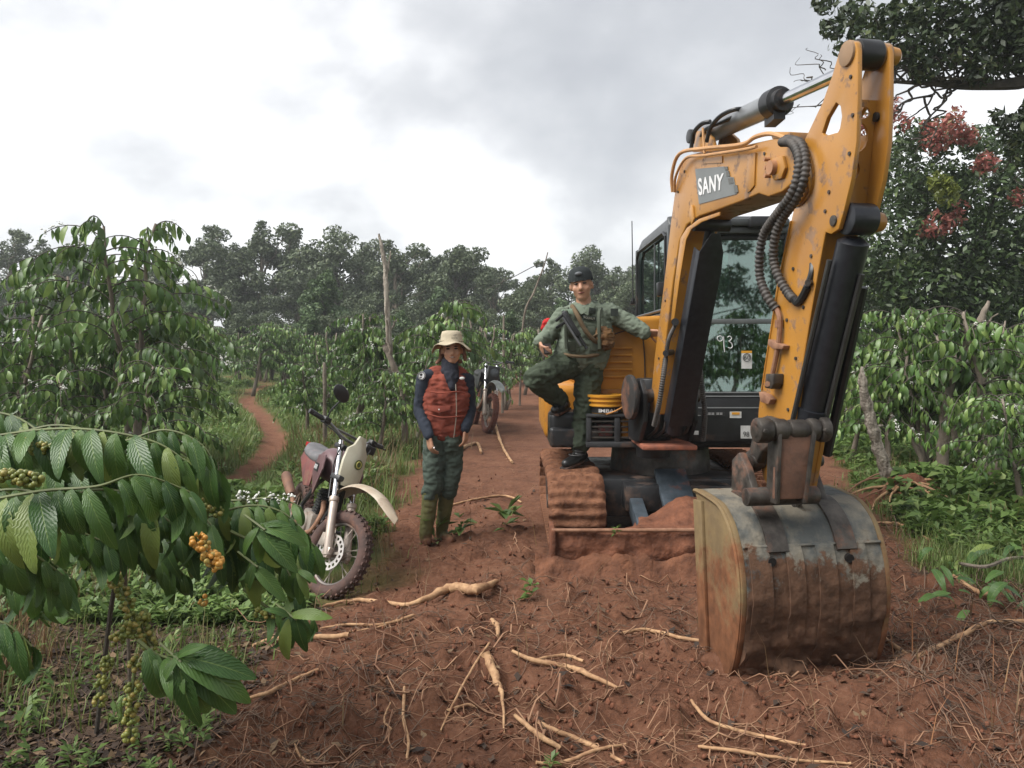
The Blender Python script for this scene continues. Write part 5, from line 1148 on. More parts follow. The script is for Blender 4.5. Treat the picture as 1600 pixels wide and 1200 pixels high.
def coffee_branch(p0, az, L, rise, rs, leafL, step=.065, droopd=1.0):
    """returns branch points and leaf (pos,dir,normal,len)"""
    n = max(4, int(L/step)); pts = []; p = np.array(p0, float); el_ = rise
    for i in range(n+1):
        pts.append(p.copy()); el_ -= droopd*(1.15/n)*(1+.3*rs.rand()); az += rs.normal()*.04
        p = p+np.array([math.cos(az)*math.cos(el_), math.sin(az)*math.cos(el_), math.sin(el_)])*L/n
    pts = np.array(pts); lv = []
    for i in range(max(1, int(n*.22)), n+1):
        d = pts[min(i+1, n)]-pts[max(i-1, 0)]; d = d/np.linalg.norm(d); side = np.cross(d, [0, 0, 1.0]); side /= np.linalg.norm(side)+1e-9
        for s_ in (-1, 1):
            if rs.rand() < .1: continue
            dd = side*s_*.62+d*.42+np.array([0, 0, -.50-.55*rs.rand()])+rs.normal(size=3)*.24
            nn = np.array([0, 0, 1.0])+side*s_*.35+rs.normal(size=3)*.3
            lv.append((pts[i], dd, nn, leafL*(.5+.65*rs.rand())*(1 if i < n-1 else .7)))
    lv.append((pts[-1], d, np.array([0, 0, 1.0]), leafL*.6))
    return pts, lv
def coffee_parts(seed, H=2.3, Rr=1.1, nb=46, leafL=.19, z0f=.30, flowers=10, lean=(0, 0), stems=2, top=1.0):
    rs = np.random.RandomState(seed); tk = MB(); br = MB(); LV = []; fl = []
    for s_ in range(stems):
        a = rs.rand()*6.28; end = np.array([lean[0]+math.cos(a)*.25*stems**.5, lean[1]+math.sin(a)*.25*stems**.5, H*(.93+.07*rs.rand())])
        pts = [Vector((0, 0, 0))]
        for i in range(1, 9): t = i/8; pts.append(Vector((end[0]*t+rs.normal()*.025, end[1]*t+rs.normal()*.025, end[2]*t)))
        tk.tube(pts, [.045*(1-.7*i/8) for i in range(9)], 7)
        for k in range(nb//stems):
            f = z0f+(1-z0f)*(k+rs.rand())/(nb/stems); P0 = np.array(pts[0].lerp(pts[8], f)); i0 = min(int(f*8), 7); P0 = np.array(pts[i0].lerp(pts[i0+1], f*8-i0))
            L = Rr*(1.12-.62*f**2)*(.65+.45*rs.rand()); b, lv = coffee_branch(P0, rs.rand()*6.28, L, .55+.45*rs.rand()*top, rs, leafL, step=.075, droopd=1.15)
            br.tube([Vector(q) for q in b], [.008*(1-.6*i/len(b)) for i in range(len(b))], 4, cap=False); LV += lv
            if rs.rand() < flowers/nb:
                for _ in range(rs.randint(1, 5)): fl.append(b[rs.randint(len(b)//3, len(b))]+np.array([0, 0, .02]))
    return tk, br, LV, fl
def leafarrays(LV, rs, T=LT):
    pos = np.array([l[0] for l in LV]); d = np.array([l[1] for l in LV]); n = np.array([l[2] for l in LV]); s = np.array([l[3] for l in LV])
    Rm = frames(pos, d, n); k = rs.randint(0, len(T), len(LV)); Vs = []; Fs = []; off = 0
    for j, (TV, TF, _) in enumerate(T):
        m = k == j
        if m.any(): V, F = place(TV, TF, pos[m], Rm[m], s[m]); Vs.append(V); Fs.append(F+off); off += len(V)
    return np.concatenate(Vs), np.concatenate(Fs)
def flowermesh(fl, r=.028, mat=None):
    rs = np.random.RandomState(len(fl)); V = []; 
    pos = np.array(fl); m = len(pos); k = 9; pos = np.repeat(pos, k, 0)+rs.normal(size=(m*k, 3))*r*.55
    V, F, _ = scatter(IV, IF, pos, rs.rand(m*k)*6.28, (r*.35)*(.6+.7*rs.rand(m*k)))
    return fmesh('blossom', V, F, mat or FLOW)
CP = []
for i, (H_, R_, nb_, lf, fl_, st_) in enumerate([(2.3, 1.15, 62, .19, 12, 2), (1.9, 1.05, 52, .19, 6, 2), (2.1, 1.0, 56, .18, 4, 3), (1.6, .95, 46, .18, 6, 1)]):
    tk, br, LV, fl = coffee_parts(60+i, H_, R_, nb_, lf, flowers=fl_, stems=st_)
    rs = np.random.RandomState(i); V, F = leafarrays(LV, rs)
    def qm(mb, nm, mt):
        me = bpy.data.meshes.new(nm); me.from_pydata([tuple(v) for v in mb.v], [], mb.f); me.materials.append(mt); me.shade_smooth(); return me
    CP.append((qm(tk, 'trunk', BARK), qm(br, 'twigs', BARKD), fmesh('foliage', V, F, COFM, smooth=True), flowermesh(fl) if fl else None, H_))
def ctree(px, pbase, k, label, group=None, Y=None, top=None, s=1.0, flowers=True):
    if Y is None: g = GP(px, pbase)
    else: x = (px-HX)/FPX*Y; g = Vector((x, Y, gzf(x, Y)))
    tk, br, fo_, fl, H_ = CP[k]
    if top is not None: s = (CAMH-(top-HY)/FPX*g.y-g.z)/(H_*1.08)
    t = thing('coffee_tree', label, 'coffee tree', tuple(g), group); t.scale = (s, s, s); t.rotation_euler.z = rnd.uniform(0, 6.28)
    link('trunk', tk, t); o = link('foliage', fo_, t); link('twigs', br, t)
    if fl and flowers: link('blossom', fl, t)
    return t
for a_ in [
 (60, None, 0, 'tall coffee tree at the left edge left of the highest drooping top', None, 10.0, 395), (155, None, 2, 'coffee tree with white blossom under the highest drooping top', None, 9.2, 470),
 (236, None, 1, 'coffee tree whose right branches hang over the light weeds', None, 9.6, 462), (10, None, 2, 'coffee tree at the left edge with blossom strings at mid height', None, 8.6, 460),
 (90, None, 3, 'low coffee tree left of the slim pale trunk', None, 7.6, 560), (215, None, 3, 'low coffee tree with long hanging leaves nearest the green slope', None, 7.6, 545), (-90, None, 0, 'coffee tree cut by the left frame edge', None, 9, 380),
 (445, None, 1, 'coffee tree in the row left of the light green conical tree', None, 25, 492), (395, None, 3, 'small coffee tree at the bend of the path', None, 24, 498), (510, None, 2, 'coffee tree in front of the light green conical tree', None, 19, 505),
 (560, None, 0, 'coffee tree with arched branches left of the leaning trunk', None, 14.5, 470), (665, None, 1, 'bright coffee tree with arched branches right of the dead bleached trunk', None, 13.5, 448),
 (610, None, 3, 'coffee tree behind the leaning trunk', None, 14.5, 500), (650, None, 3, 'low coffee tree just behind the hat', None, 12, 530), (590, None, 3, 'small coffee shrub at the foot of the leaning trunk', None, 11.0, 565),
 (745, None, 2, 'coffee tree with bare stems right of the hat', None, 17, 490), (790, None, 1, 'coffee tree left of the capped mans knee', None, 19, 505), (715, None, 3, 'coffee tree far back in the row above the dark motorcycle', None, 24, 490),
 (820, None, 3, 'coffee tree at the end of the clearing', None, 24, 505), (860, None, 1, 'coffee tree behind the capped mans arm', None, 23, 500), (930, None, 2, 'coffee tree hidden mostly behind the capped man', None, 20, 500),
 (480, None, 3, 'drooping small coffee tree left of the dry grass', None, 13.5, 556),
 (1440, None, 0, 'coffee tree on the right with a leaning pale trunk in front', None, 9.2, 452), (1560, None, 1, 'coffee tree at the right edge with blossom on top', None, 8.8, 452),
 (1390, None, 3, 'low coffee tree behind the dead stump', None, 9.4, 540), (1330, None, 3, 'coffee tree seen between digger arm and dead stump', None, 10.5, 545), (1640, None, 2, 'coffee tree cut by the right frame edge', None, 9.5, 470),
 (1500, None, 3, 'coffee tree behind the two pale trunks', None, 10.6, 500), (1600, None, 3, 'knee high coffee plant at the right edge in the weeds', None, 6.9, 600)]:
    ctree(*a_)
G_ = 'coffee trees in the far rows below the forest'
for i in range(34):
    Y_ = rnd.uniform(24, 36); ctree(rnd.uniform(-60, 1000), None, i % 4, 'small coffee tree in the far rows below the forest edge', G_, Y_, None, rnd.uniform(.85, 1.1), flowers=False)
for i, (px_, Y_) in enumerate([(1330, 13), (1450, 14), (1540, 12.5), (1620, 14), (1700, 12)]): ctree(px_, None, i % 4, 'coffee tree under the dark tree with red shoots', 'coffee trees under the dark tree', Y_, None, 1.0, flowers=False)

for i in range(16):  # unseen coffee row, added to darken reflections in the lower windscreen
    x_ = -9+18*i/15+rnd.uniform(-.5, .5); y_ = rnd.uniform(-8.5, -6); tk, br, fo_, fl, H_ = CP[i % 4]; t = thing('coffee_tree', 'unseen coffee tree added behind the photographer to darken the cab glass', 'coffee tree', (x_, y_, gzf(x_, y_)), 'coffee trees added behind the photographer for the glass reflection')
    t.scale = (1.15,)*3; t.rotation_euler.z = rnd.uniform(0, 6.28); link('trunk', tk, t); link('foliage', fo_, t); link('twigs', br, t)

# ---- the big near coffee tree at left with the drooping crown (leaves as parts)
def big_coffee(px, Y, H, seed, label, nleaf=300, Rr=1.35, nb=60):
    x = (px-HX)/FPX*Y; g = Vector((x, Y, gzf(x, Y))); t = thing('coffee_tree', label, 'coffee tree', tuple(g))
    tk, br, LV, fl = coffee_parts(seed, H, Rr, nb, .215, z0f=.38, flowers=16, stems=2); off = Vector(g)
    qq = link('trunk', qm(tk, 'trunk', BARK), t); link('twigs', qm(br, 'twigs', BARKD), t); link('blossom', flowermesh(fl, .034), t)
    LV.sort(key=lambda l: l[0][1]); near, rest = LV[:nleaf], LV[nleaf:]; rs = np.random.RandomState(seed)
    V, F = leafarrays(rest, rs); fo_ = link('foliage', fmesh('foliage', V, F, COFM, smooth=True), t); fo_['kind'] = 'stuff'
    ms = [fmesh('leaf', TV, TF, COFM, uv=u_, smooth=True) for TV, TF, u_ in LT]
    for p_, d_, n_, s_ in near:
        Rm = frames(p_[None], np.array(d_)[None], np.array(n_)[None])[0]; o = link('leaf', ms[rs.randint(3)], t); M_ = Matrix.Identity(4)
        for a_ in range(3):
            for b_ in range(3): M_[a_][b_] = Rm[a_, b_]*s_
        M_.translation = Vector(p_); o.matrix_basis = M_
    return t
big_coffee(205, 8.6, 3.02, 5, 'highest coffee tree with long drooping leaves on the left skyline')

# ---- red tipped tree, overhanging tree
def clump_tree(name, label, loc, cent, rad, n, size, mat, trunkfn, extra=None, seed=1):
    t = thing(name, label, 'tree', loc); rs = np.random.RandomState(seed); mb = MB(); trunkfn(mb)
    mb.build('trunk', BARKD, t); V, F = cards(np.array(cent), np.array(rad), n, size, rs, shell=.6); V = V-np.array(loc); link('crown', fmesh('crown', V, F, mat), t)
    if extra:
        c2, r2, n2, s2, m2, nm = extra; V, F = cards(np.array(c2), np.array(r2), n2, s2, rs, shell=.3); V = V-np.array(loc); link(nm, fmesh(nm, V, F, m2), t)
    return t
Yt = 15.0
def PT(px, py, dy=0, Y=Yt): return tuple(P(px, py, Y+dy))
cent = []; rad = []
for px_, py_, r_ in [(1470, 215, 34), (1530, 225, 32), (1580, 260, 42), (1430, 215, 26), (1400, 250, 30), (1395, 300, 45), (1460, 290, 55), (1530, 310, 55), (1600, 340, 55), (1400, 380, 60), (1480, 380, 65), (1560, 400, 60), (1640, 400, 70), (1375, 450, 55), (1440, 460, 60), (1520, 470, 60), (1600, 480, 60), (1350, 520, 50), (1420, 530, 50), (1330, 420, 40), (1500, 540, 50), (1590, 550, 50), (1345, 590, 40), (1670, 300, 60), (1330, 360, 25), (1700, 470, 70), (1650, 560, 60)]:
    for q in (-.8, .6):
        cent.append(PT(px_+rnd.uniform(-8, 8), py_+rnd.uniform(-8, 8), q)); k_ = r_/FPX*Yt*1.05; rad.append((k_, k_, k_*.85))
red = [(1478, 205, 16), (1462, 222, 14), (1505, 208, 12), (1540, 255, 12), (1532, 262, 9), (1468, 352, 14), (1450, 358, 10), (1490, 345, 10), (1410, 190, 10), (1350, 195, 12), (1395, 165, 10), (1590, 310, 9), (1490, 180, 10), (1515, 215, 9), (1450, 200, 8), (1380, 200, 8), (1500, 325, 8)]
rc = [PT(a_, b_, -1.3) for a_, b_, r_ in red]; rr_ = [(r_/FPX*Yt*1.5,)*3 for _, _, r_ in red]
def tf(mb):
    b0 = PT(1470, 670); 
    for a_ in [(1400, 400), (1470, 330), (1540, 350), (1600, 400), (1430, 260), (1560, 280), (1360, 480)]:
        limb(mb, (b0[0], b0[1], gzf(b0[0], b0[1])-.1), PT(*a_, rnd.uniform(-.5, .5)), .12, .03, 7, .12, 7)
t = clump_tree('red_tipped_tree', 'dense dark green tree with clusters of red young leaves behind the digger arm', PT(1470, 671), cent, rad, 42000, .062, DARKL, tf, (rc, rr_, 1700, .052, REDL, 'red_shoots'), 3)
yc = [PT(1480, 300, -1.6), PT(1468, 285, -1.6)]; V, F = cards(np.array(yc), np.array([(.2, .2, .25), (.18, .18, .2)]), 350, .06, np.random.RandomState(4)); link('pale_shoots', fmesh('pale_shoots', V-np.array(t.location), F, leafmat('yellow_shoots', (.15, .19, .04), (.24, .27, .06), trans=.3)), t)
# overhanging tree
Yo = 9.5; cent = []; rad = []
for px_, py_, r_ in [(1290, 8, 18), (1300, 45, 20), (1340, 15, 28), (1345, 60, 30), (1400, 25, 35), (1420, 70, 38), (1470, 20, 42), (1500, 70, 45), (1560, 30, 50), (1590, 80, 45), (1620, 40, 55), (1440, 105, 24), (1380, 100, 20), (1530, 105, 26), (1310, 72, 12), (1680, 60, 70), (1700, -30, 80), (1600, -60, 80), (1480, -60, 70), (1380, -50, 50), (1590, 200, 30), (1620, 230, 40), (1560, 185, 14), (1660, 180, 60)]:
    for q in (-.3, .35):
        cent.append(PT(px_+rnd.uniform(-6, 6), py_+rnd.uniform(-6, 6), q, Yo)); k_ = r_/FPX*Yo; rad.append((k_, k_, k_*.8))
TB = (8.4, 10.2)
def tf2(mb):
    z_ = gzf(*TB); top = Vector((8.0, 10.0, 5.4)); limb(mb, (TB[0], TB[1], z_-.2), top, .24, .17, 12, .05, 10); fork = Vector((7.6, 9.8, 4.9))
    main = [Vector((8.2, 10.1, 4.3)), P(1660, 122, Yo), P(1590, 130, Yo), P(1550, 133, Yo), P(1500, 134, Yo), P(1450, 130, Yo), P(1400, 128, Yo)]; sp_ = spline(main, 5)
    mb.tube(sp_, [.11-.09*i/(len(sp_)-1) for i in range(len(sp_))], 8)
    for i in range(46):
        p = sp_[rnd.randrange(7, len(sp_))]; c_ = Vector(cent[rnd.randrange(0, 30)])
        if (c_-p).length < 1.6: limb(mb, p, c_, .016, .005, 4, .35, 6)
    for a_, b_ in [((1470, 128), (1380, 185)), ((1440, 128), (1385, 205)), ((1490, 133), (1445, 225)), ((1500, 134), (1430, 240)), ((1455, 150), (1452, 235)), ((1480, 134), (1420, 190)), ((1430, 130), (1385, 160)), ((1500, 134), (1415, 110)), ((1600, 225), (1560, 270)), ((1590, 240), (1600, 290)), ((1580, 190), (1555, 215))]:
        limb(mb, PT(*a_, 0, Yo), PT(*b_, rnd.uniform(-.2, .2), Yo), .017, .006, 5, .35, 8)
    for a_, b_ in [((1320, 135), (1250, 90)), ((1320, 135), (1235, 105)), ((1300, 150), (1235, 175)), ((1290, 110), (1282, 85)), ((1320, 120), (1262, 75)), ((1330, 150), (1225, 180)), ((1270, 120), (1240, 128))]:
        limb(mb, PT(*a_, 0, Yo), PT(*b_, 0, Yo), .010, .003, 4, .4, 8)
    limb(mb, PT(1400, 128, 0, Yo), PT(1320, 135, 0, Yo), .022, .012, 5, .15, 6)
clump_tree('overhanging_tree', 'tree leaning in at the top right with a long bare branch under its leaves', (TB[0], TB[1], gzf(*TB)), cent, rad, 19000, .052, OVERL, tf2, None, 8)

# ---- dead trunks, stumps, posts
def deadpole(name, label, pts, rads, cat='dead tree', mat=DEADW, n=10, br=(), nz=.18):
    base = Vector(pts[0]); t = thing(name, label, cat, tuple(base)); s_ = spline(pts, 8); m = len(s_)
    rr = [float(np.interp(i/(m-1)*(len(rads)-1), range(len(rads)), rads)) for i in range(m)]
    mb = MB().tube(s_, [r*rnd.uniform(.9, 1.12) for r in rr], n); mb.noise(max(rads)*nz, 9, len(label)); mb.build('trunk', mat, t, ang=70)
    for (a_, b_, r_) in br:
        mb = MB(); limb(mb, a_, b_, r_, r_*.4, 6, .2, 5); mb.build('branch', mat, t, ang=70)
    return t
Y_ = 8.1
g = GP(1396, 772); Yd = g.y
deadpole('dead_stump', 'grey weathered dead trunk snag leaning right of the bucket', [g-Vector((0, 0, .05)), P(1388, 745, Yd), P(1372, 700, Yd), P(1362, 660, Yd), P(1352, 620, Yd), P(1348, 590, Yd), P(1347, 574, Yd)], [.075, .062, .055, .060, .048, .04, .02], br=[(P(1366, 668, Yd), P(1380, 664, Yd), .02)], nz=.3, n=14)
g2 = GP(1415, 780); tt = thing('root_ball', 'torn up root ball of brown roots at the foot of the dead snag', 'root ball', tuple(g2))
mudpile(lambda x, y: gzf(x, y)-.03+.22*math.exp(-((x-g2.x)**2/.16+(y-g2.y)**2/.10))*(.6+.9*float(fbm(x*6, y*6, 4, 4))), g2.x-.7, g2.x+.75, g2.y-.6, g2.y+.6, 40, 34, 'soil_lump', MUD, tt)
for i in range(22):
    a_ = rnd.uniform(0, 6.28); s0 = g2+Vector((math.cos(a_)*.1, math.sin(a_)*.1, .16)); L_ = rnd.uniform(.35, .8); p = [s0]
    for k in range(5): a_ += rnd.uniform(-.4, .4); q = p[-1]+Vector((math.cos(a_), math.sin(a_), rnd.uniform(-.5, .25)-.08*k))*L_/5; q.z = max(q.z, gzf(q.x, q.y)+.01); p.append(q)
    r_ = rnd.uniform(.006, .018); MB().tube(spline(p, 4), [r_*(1-.7*i_/20) for i_ in range(21)], 6).build('root', ROOTM if i % 3 else ROOTL, tt)
g = GP(1473, 668); Yd = 9.0
gg = Vector(((1470-HX)/FPX*Yd, Yd, 0)); gg.z = gzf(gg.x, gg.y)
deadpole('pale_trunk', 'pale leaning trunk of a coffee tree on the right, bent to the right', [gg, P(1478, 640, Yd), P(1483, 600, Yd), P(1497, 565, Yd), P(1518, 530, Yd), P(1532, 500, Yd), P(1545, 470, Yd)], [.07, .065, .06, .058, .055, .04, .02], 'trunk', BARK, br=[(P(1520, 527, Yd), P(1560, 490, Yd), .02)])
for i, (a_, b_, lab) in enumerate([((1450, 690), (1447, 620), 'short grey trunk left of the leaning pale trunk'), ((1515, 680), (1510, 590), 'thin pale stem right behind the leaning pale trunk'), ((1530, 685), (1537, 590), 'thick brown stem right of the thin pale stem'), ((1460, 600), (1420, 650), 'thin stick leaning between the dead snag and the pale trunk'), ((1587, 705), (1588, 660), 'small upright twig at the right edge')]):
    b0 = P(a_[0], a_[1], 9.3+.1*i); b0.z = gzf(b0.x, b0.y); deadpole('tree_stem', lab, [b0, P((a_[0]+b_[0])/2, (a_[1]+b_[1])/2, 9.3+.1*i), P(*b_, 9.3+.1*i)], [.035, .03, .022] if i in (0, 2) else [.016, .014, .01], 'stem', BARK)
def stick(name, label, pxs, r, mat=DEADW, cat='stick'):
    pts = [GP(a_, b_)+Vector((0, 0, .10+c_)) for a_, b_, c_ in pxs]; t = thing(name, label, cat, tuple(pts[0])); s_ = spline(pts, 8); MB().tube(s_, [r*(1-.4*i/len(s_))*rnd.uniform(.8, 1.2) for i in range(len(s_))], 7).build('shaft', mat, t)
stick('fallen_stick', 'thin white fallen stick in the weeds on the right, furthest forward', [(1490, 775, 0), (1530, 785, 0), (1570, 797, .03), (1598, 808, 0)], .022)
stick('fallen_stick', 'long pale vine stem lying across behind the dead snag', [(1310, 665, .15), (1350, 670, .2), (1400, 673, .1), (1445, 680, .1)], .014)
# centre: bleached dead tree, leaning trunk
Yc = 14.0; b0 = P(640, 660, Yc); b0.z = gzf(b0.x, b0.y)
deadpole('bleached_dead_tree', 'tall bleached dead tree broken at the top behind the coffee', [P(612, 640, 14.0), P(610, 560, 14), P(606, 500, 14), P(603, 450, 14), P(602, 420, 14), P(597, 390, 14), P(592, 365, 14)], [.065, .058, .052, .045, .042, .035, .018], br=[(P(603, 430, 14), P(610, 392, 14), .03), (P(602, 410, 14), P(594, 380, 14), .025), (P(606, 520, 14), P(620, 500, 14), .03)])
b0 = P(634, 655, 11.5); b0.z = gzf(b0.x, b0.y)
deadpole('bare_tree', 'pale bare trunk leaning left of the man in the hat', [b0, P(630, 622, 11.5), P(622, 592, 11.5), P(610, 560, 11.5), P(600, 538, 11.5)], [.06, .055, .05, .045, .04], 'trunk', BARK, br=[(P(608, 556, 11.5), P(604, 500, 11.5), .035), (P(632, 640, 11.5), P(585, 628, 11.5), .02)])
b0 = P(508, 600, 11); b0.z = gzf(b0.x, b0.y)
deadpole('tree_stem', 'short grey stem under the yellowish coffee leaves left of the leaning trunk', [b0, P(507, 585, 11), P(506, 568, 11)], [.03, .026, .02], 'stem', BARK)
b0 = P(213, 640, 8.5); b0.z = gzf(b0.x, b0.y)
deadpole('tree_stem', 'slim pale stem standing upright in the left coffee trees', [b0, P(212, 600, 8.5), P(213, 560, 8.5), P(214, 535, 8.5)], [.03, .028, .024, .018], 'stem', BARK)
Yp = 20; b0 = P(812, 520, Yp); b0.z = gzf(b0.x, b0.y)
deadpole('leaning_pole', 'thin leaning bamboo pole carrying a wire above the coffee', [b0, P(818, 500, Yp), P(835, 455, Yp), P(850, 415, Yp), P(856, 394, Yp)], [.030, .028, .024, .02, .012], 'pole', BARK, nz=.05)
t = thing('overhead_wire', 'thin wire sagging from the leaning pole to the left', 'wire', tuple(P(852, 408, Yp)))
MB().tube([P(852, 408, Yp), P(830, 418, 21), P(800, 434, 23), P(760, 452, 26)], .012, 4).build('strand', BARKD, t)
for i, (px_, top_) in enumerate([(737, 500), (748, 510), (785, 492), (757, 515)]):
    b0 = P(px_, 560, 18); b0.z = gzf(b0.x, b0.y); o = deadpole('dead_sapling', 'thin pale bare stem standing among the coffee right of the hat', [b0, P(px_+2, 540, 18), P(px_+rnd.uniform(-3, 3), top_, 18)], [.035, .03, .02], 'stem', BARK); o['group'] = 'bare stems right of the hat'

# ---- fallen coffee branch on the right soil
LN = [leaftemp(22, .255, 1.2, .014), leaftemp(22, .285, .8, .017, .06), leaftemp(22, .235, 1.6, .013), leaftemp(22, .265, 2.0, .015, -.06)]
LMS = [fmesh('leaf', TV, TF, COFN, uv=u_, smooth=True) for TV, TF, u_ in LN]
def leafobj(parent, p_, d_, n_, s_, k, base):
    x = Vector(d_).normalized(); y = Vector(n_).cross(x).normalized(); z = x.cross(y); o = link('leaf', LMS[k], parent)
    M_ = Matrix(((x.x, y.x, z.x, 0), (x.y, y.y, z.y, 0), (x.z, y.z, z.z, 0), (0, 0, 0, 1))) @ Matrix.Scale(s_, 4); M_.translation = Vector(p_)-base; o.matrix_basis = M_; return o
b_ = GP(1530, 940); fb = thing('fallen_branch', 'cut leafy branch lying wilted on the soil at the right edge', 'branch', tuple(b_))
pts = [GP(1500, 905)+Vector((0, 0, .10)), GP(1540, 915)+Vector((0, 0, .14)), GP(1580, 900)+Vector((0, 0, .12)), GP(1640, 890)+Vector((0, 0, .08))]
MB().tube(spline(pts, 6), .012, 6).build('stem', BARK, fb)
for i in range(58):
    q = GP(rnd.uniform(1455, 1640), rnd.uniform(880, 965)) if i < 40 else GP(rnd.uniform(1480, 1640), rnd.uniform(868, 900)); a_ = rnd.uniform(-.6, 3.6)
    leafobj(fb, q+Vector((0, 0, rnd.uniform(.03, .17))), (math.cos(a_), -abs(math.sin(a_))*.8, rnd.uniform(-.15, .25)), (rnd.uniform(-.3, .3), -.3, 1), rnd.uniform(.13, .23), rnd.randrange(4), b_)

# ---- foreground coffee bush
TBs = Vector((-2.25, 2.75, gzf(-2.25, 2.75))); FC = thing('coffee_bush', 'large coffee bush in the left foreground with ribbed leaves and berry clusters', 'coffee bush', tuple(TBs))
mb = MB(); stemtop = P(-40, 640, 2.6)
STM = [TBs, TBs+Vector((.05, 0, .5)), TBs+Vector((.02, -.05, 1.0)), TBs+Vector((-.03, -.05, 1.6))]; mb.tube(spline(STM, 6), [.03-.001*i for i in range(19)], 8)
mb.build('trunk', BARK, FC)
MB().tube(spline([GP(150, 1150), P(172, 960, 2.95), P(186, 880, 2.9), P(190, 800, 2.8)], 6), .009, 7).build('trunk', BARKD, FC)
MB().tube(spline([GP(205, 1160), P(200, 990, 3.05), P(196, 900, 3.0), P(200, 800, 2.95)], 6), .007, 7).build('trunk', BARK, FC)
nleaf = [0]; FARLV = []
def cbranch(pxs, leafL, side=0.85, down=.35, start=.1, step=.040, drop=0.08, seed=0, r=.006):
    rs = random.Random(seed); pts = [P(a_, b_, Y_) for a_, b_, Y_ in pxs]; s_ = spline(pts, 10); br = MB().tube(s_, [r*(1-.6*i/len(s_)) for i in range(len(s_))], 6).build('branch', GREENST, FC)
    cum = [0]
    for a_, b_ in zip(s_[:-1], s_[1:]): cum.append(cum[-1]+(b_-a_).length)
    n = int(cum[-1]/step)
    for i in range(int(n*start), n+1):
        t_ = cum[-1]*i/n; k = max(1, min(len(s_)-2, int(np.searchsorted(cum, t_)))); p = s_[k]; d = (s_[k+1]-s_[k-1]).normalized(); sd_ = d.cross(Vector((0, 0, 1))); sd_.normalize()
        for q in (-1, 1):
            if rs.random() < drop: continue
            dd = sd_*q*side*.8+d*.5+Vector((0, 0, -down*1.25+rs.uniform(-.3, .25)))+Vector((rs.gauss(0, .1), rs.gauss(0, .1), rs.gauss(0, .1)))
            nn = Vector((0, 0, 1))+sd_*q*.3+Vector((rs.gauss(0, .15), rs.gauss(0, .15), 0))+Vector((0, -.35, 0))
            L_ = leafL*rs.uniform(.62, 1.12)*(.75 if i > n-2 else 1)
            if nleaf[0] >= 300: FARLV.append((np.array(p-TBs), np.array(dd), np.array(nn), L_)); continue
            leafobj(br, p, dd, nn, L_, rs.randrange(4), TBs); nleaf[0] += 1
    return br
GREENST = pmat('green_stem', (.14, .17, .06), .6, 0, (.09, .10, .04), 12)
cbranch([(-60, 690, 2.5), (60, 672, 2.45), (150, 672, 2.4), (240, 690, 2.4), (290, 720, 2.4)], .20, seed=1)
cbranch([(-60, 790, 2.15), (60, 768, 2.1), (150, 760, 2.1), (220, 742, 2.15), (300, 770, 2.2)], .21, seed=2, down=.55)
cbranch([(100, 700, 2.6), (190, 690, 2.6), (260, 672, 2.6), (320, 700, 2.6), (345, 760, 2.6)], .19, seed=3, down=.45)
cbranch([(-60, 640, 2.9), (20, 650, 2.9), (80, 690, 2.85), (130, 740, 2.8)], .20, seed=4)
cbranch([(-80, 850, 2.3), (0, 820, 2.3), (90, 820, 2.3), (170, 850, 2.35)], .20, seed=5, down=.6)
cbranch([(150, 830, 2.5), (220, 800, 2.5), (290, 790, 2.5), (340, 830, 2.5)], .19, seed=6, down=.6)
cbranch([(230, 850, 2.8), (320, 810, 2.8), (390, 790, 2.75), (440, 800, 2.75), (475, 830, 2.75)], .19, seed=7, down=.5)
cbranch([(300, 780, 2.9), (370, 782, 2.9), (430, 778, 2.9), (470, 792, 2.9)], .17, seed=8, down=.5)
cbranch([(360, 830, 2.7), (400, 850, 2.7), (440, 880, 2.7), (470, 930, 2.7)], .17, seed=9, down=.6, start=.2)
cbranch([(380, 920, 2.6), (420, 950, 2.6), (450, 962, 2.6), (490, 965, 2.6)], .15, seed=10, down=.8, start=.45, side=.6)
cbranch([(215, 1000, 2.3), (240, 1020, 2.3), (262, 1028, 2.3), (285, 1036, 2.28)], .20, seed=11, down=.30, start=.35, step=.030, side=.9)
def spray(c, tips, Y_, L_=.2):
    c3 = P(c[0], c[1], Y_); br = MB().tube([c3+Vector((-.06, .03, .03)), c3, c3+Vector((.02, -.01, -.01))], .004, 5).build('branch', GREENST, FC)
    for i, (a_, b_) in enumerate(tips):
        t_ = P(a_, b_, Y_-.05+.03*(i % 3)); d = t_-c3; leafobj(br, c3+Vector((rnd.uniform(-.015, .015), .004*(i % 3), rnd.uniform(-.01, .01))), d, (rnd.uniform(-.2, .2), -.8, .75), d.length*1.12, (0, 1, 0, 1)[i % 4], TBs); nleaf[0] += 1
spray((275, 1027), [(233, 1069), (258, 1100), (299, 1110), (290, 1139), (331, 1132), (371, 1114), (397, 1081), (385, 1046), (341, 1010), (300, 1005), (318, 1085)], 2.25)
spray((455, 962), [(439, 1037), (467, 1027), (493, 1022), (504, 955), (415, 995), (480, 990), (428, 945)], 2.5)
spray((467, 895), [(485, 935), (470, 950), (440, 960), (490, 905), (455, 935)], 2.6)
spray((406, 822), [(368, 860), (395, 888), (420, 915), (468, 880), (484, 832), (448, 812), (440, 890)], 2.5)
spray((395, 880), [(372, 930), (400, 955), (425, 950), (440, 925), (385, 945)], 2.55)
spray((60, 860), [(10, 930), (30, 960), (-10, 990), (60, 950), (90, 930), (20, 1000)], 2.5)
cbranch([(-80, 930, 2.5), (-20, 900, 2.5), (40, 900, 2.5), (80, 930, 2.5)], .20, seed=12, down=.6)
cbranch([(-90, 1010, 2.4), (-40, 970, 2.4), (10, 975, 2.4), (50, 1010, 2.4)], .19, seed=40, down=.7)
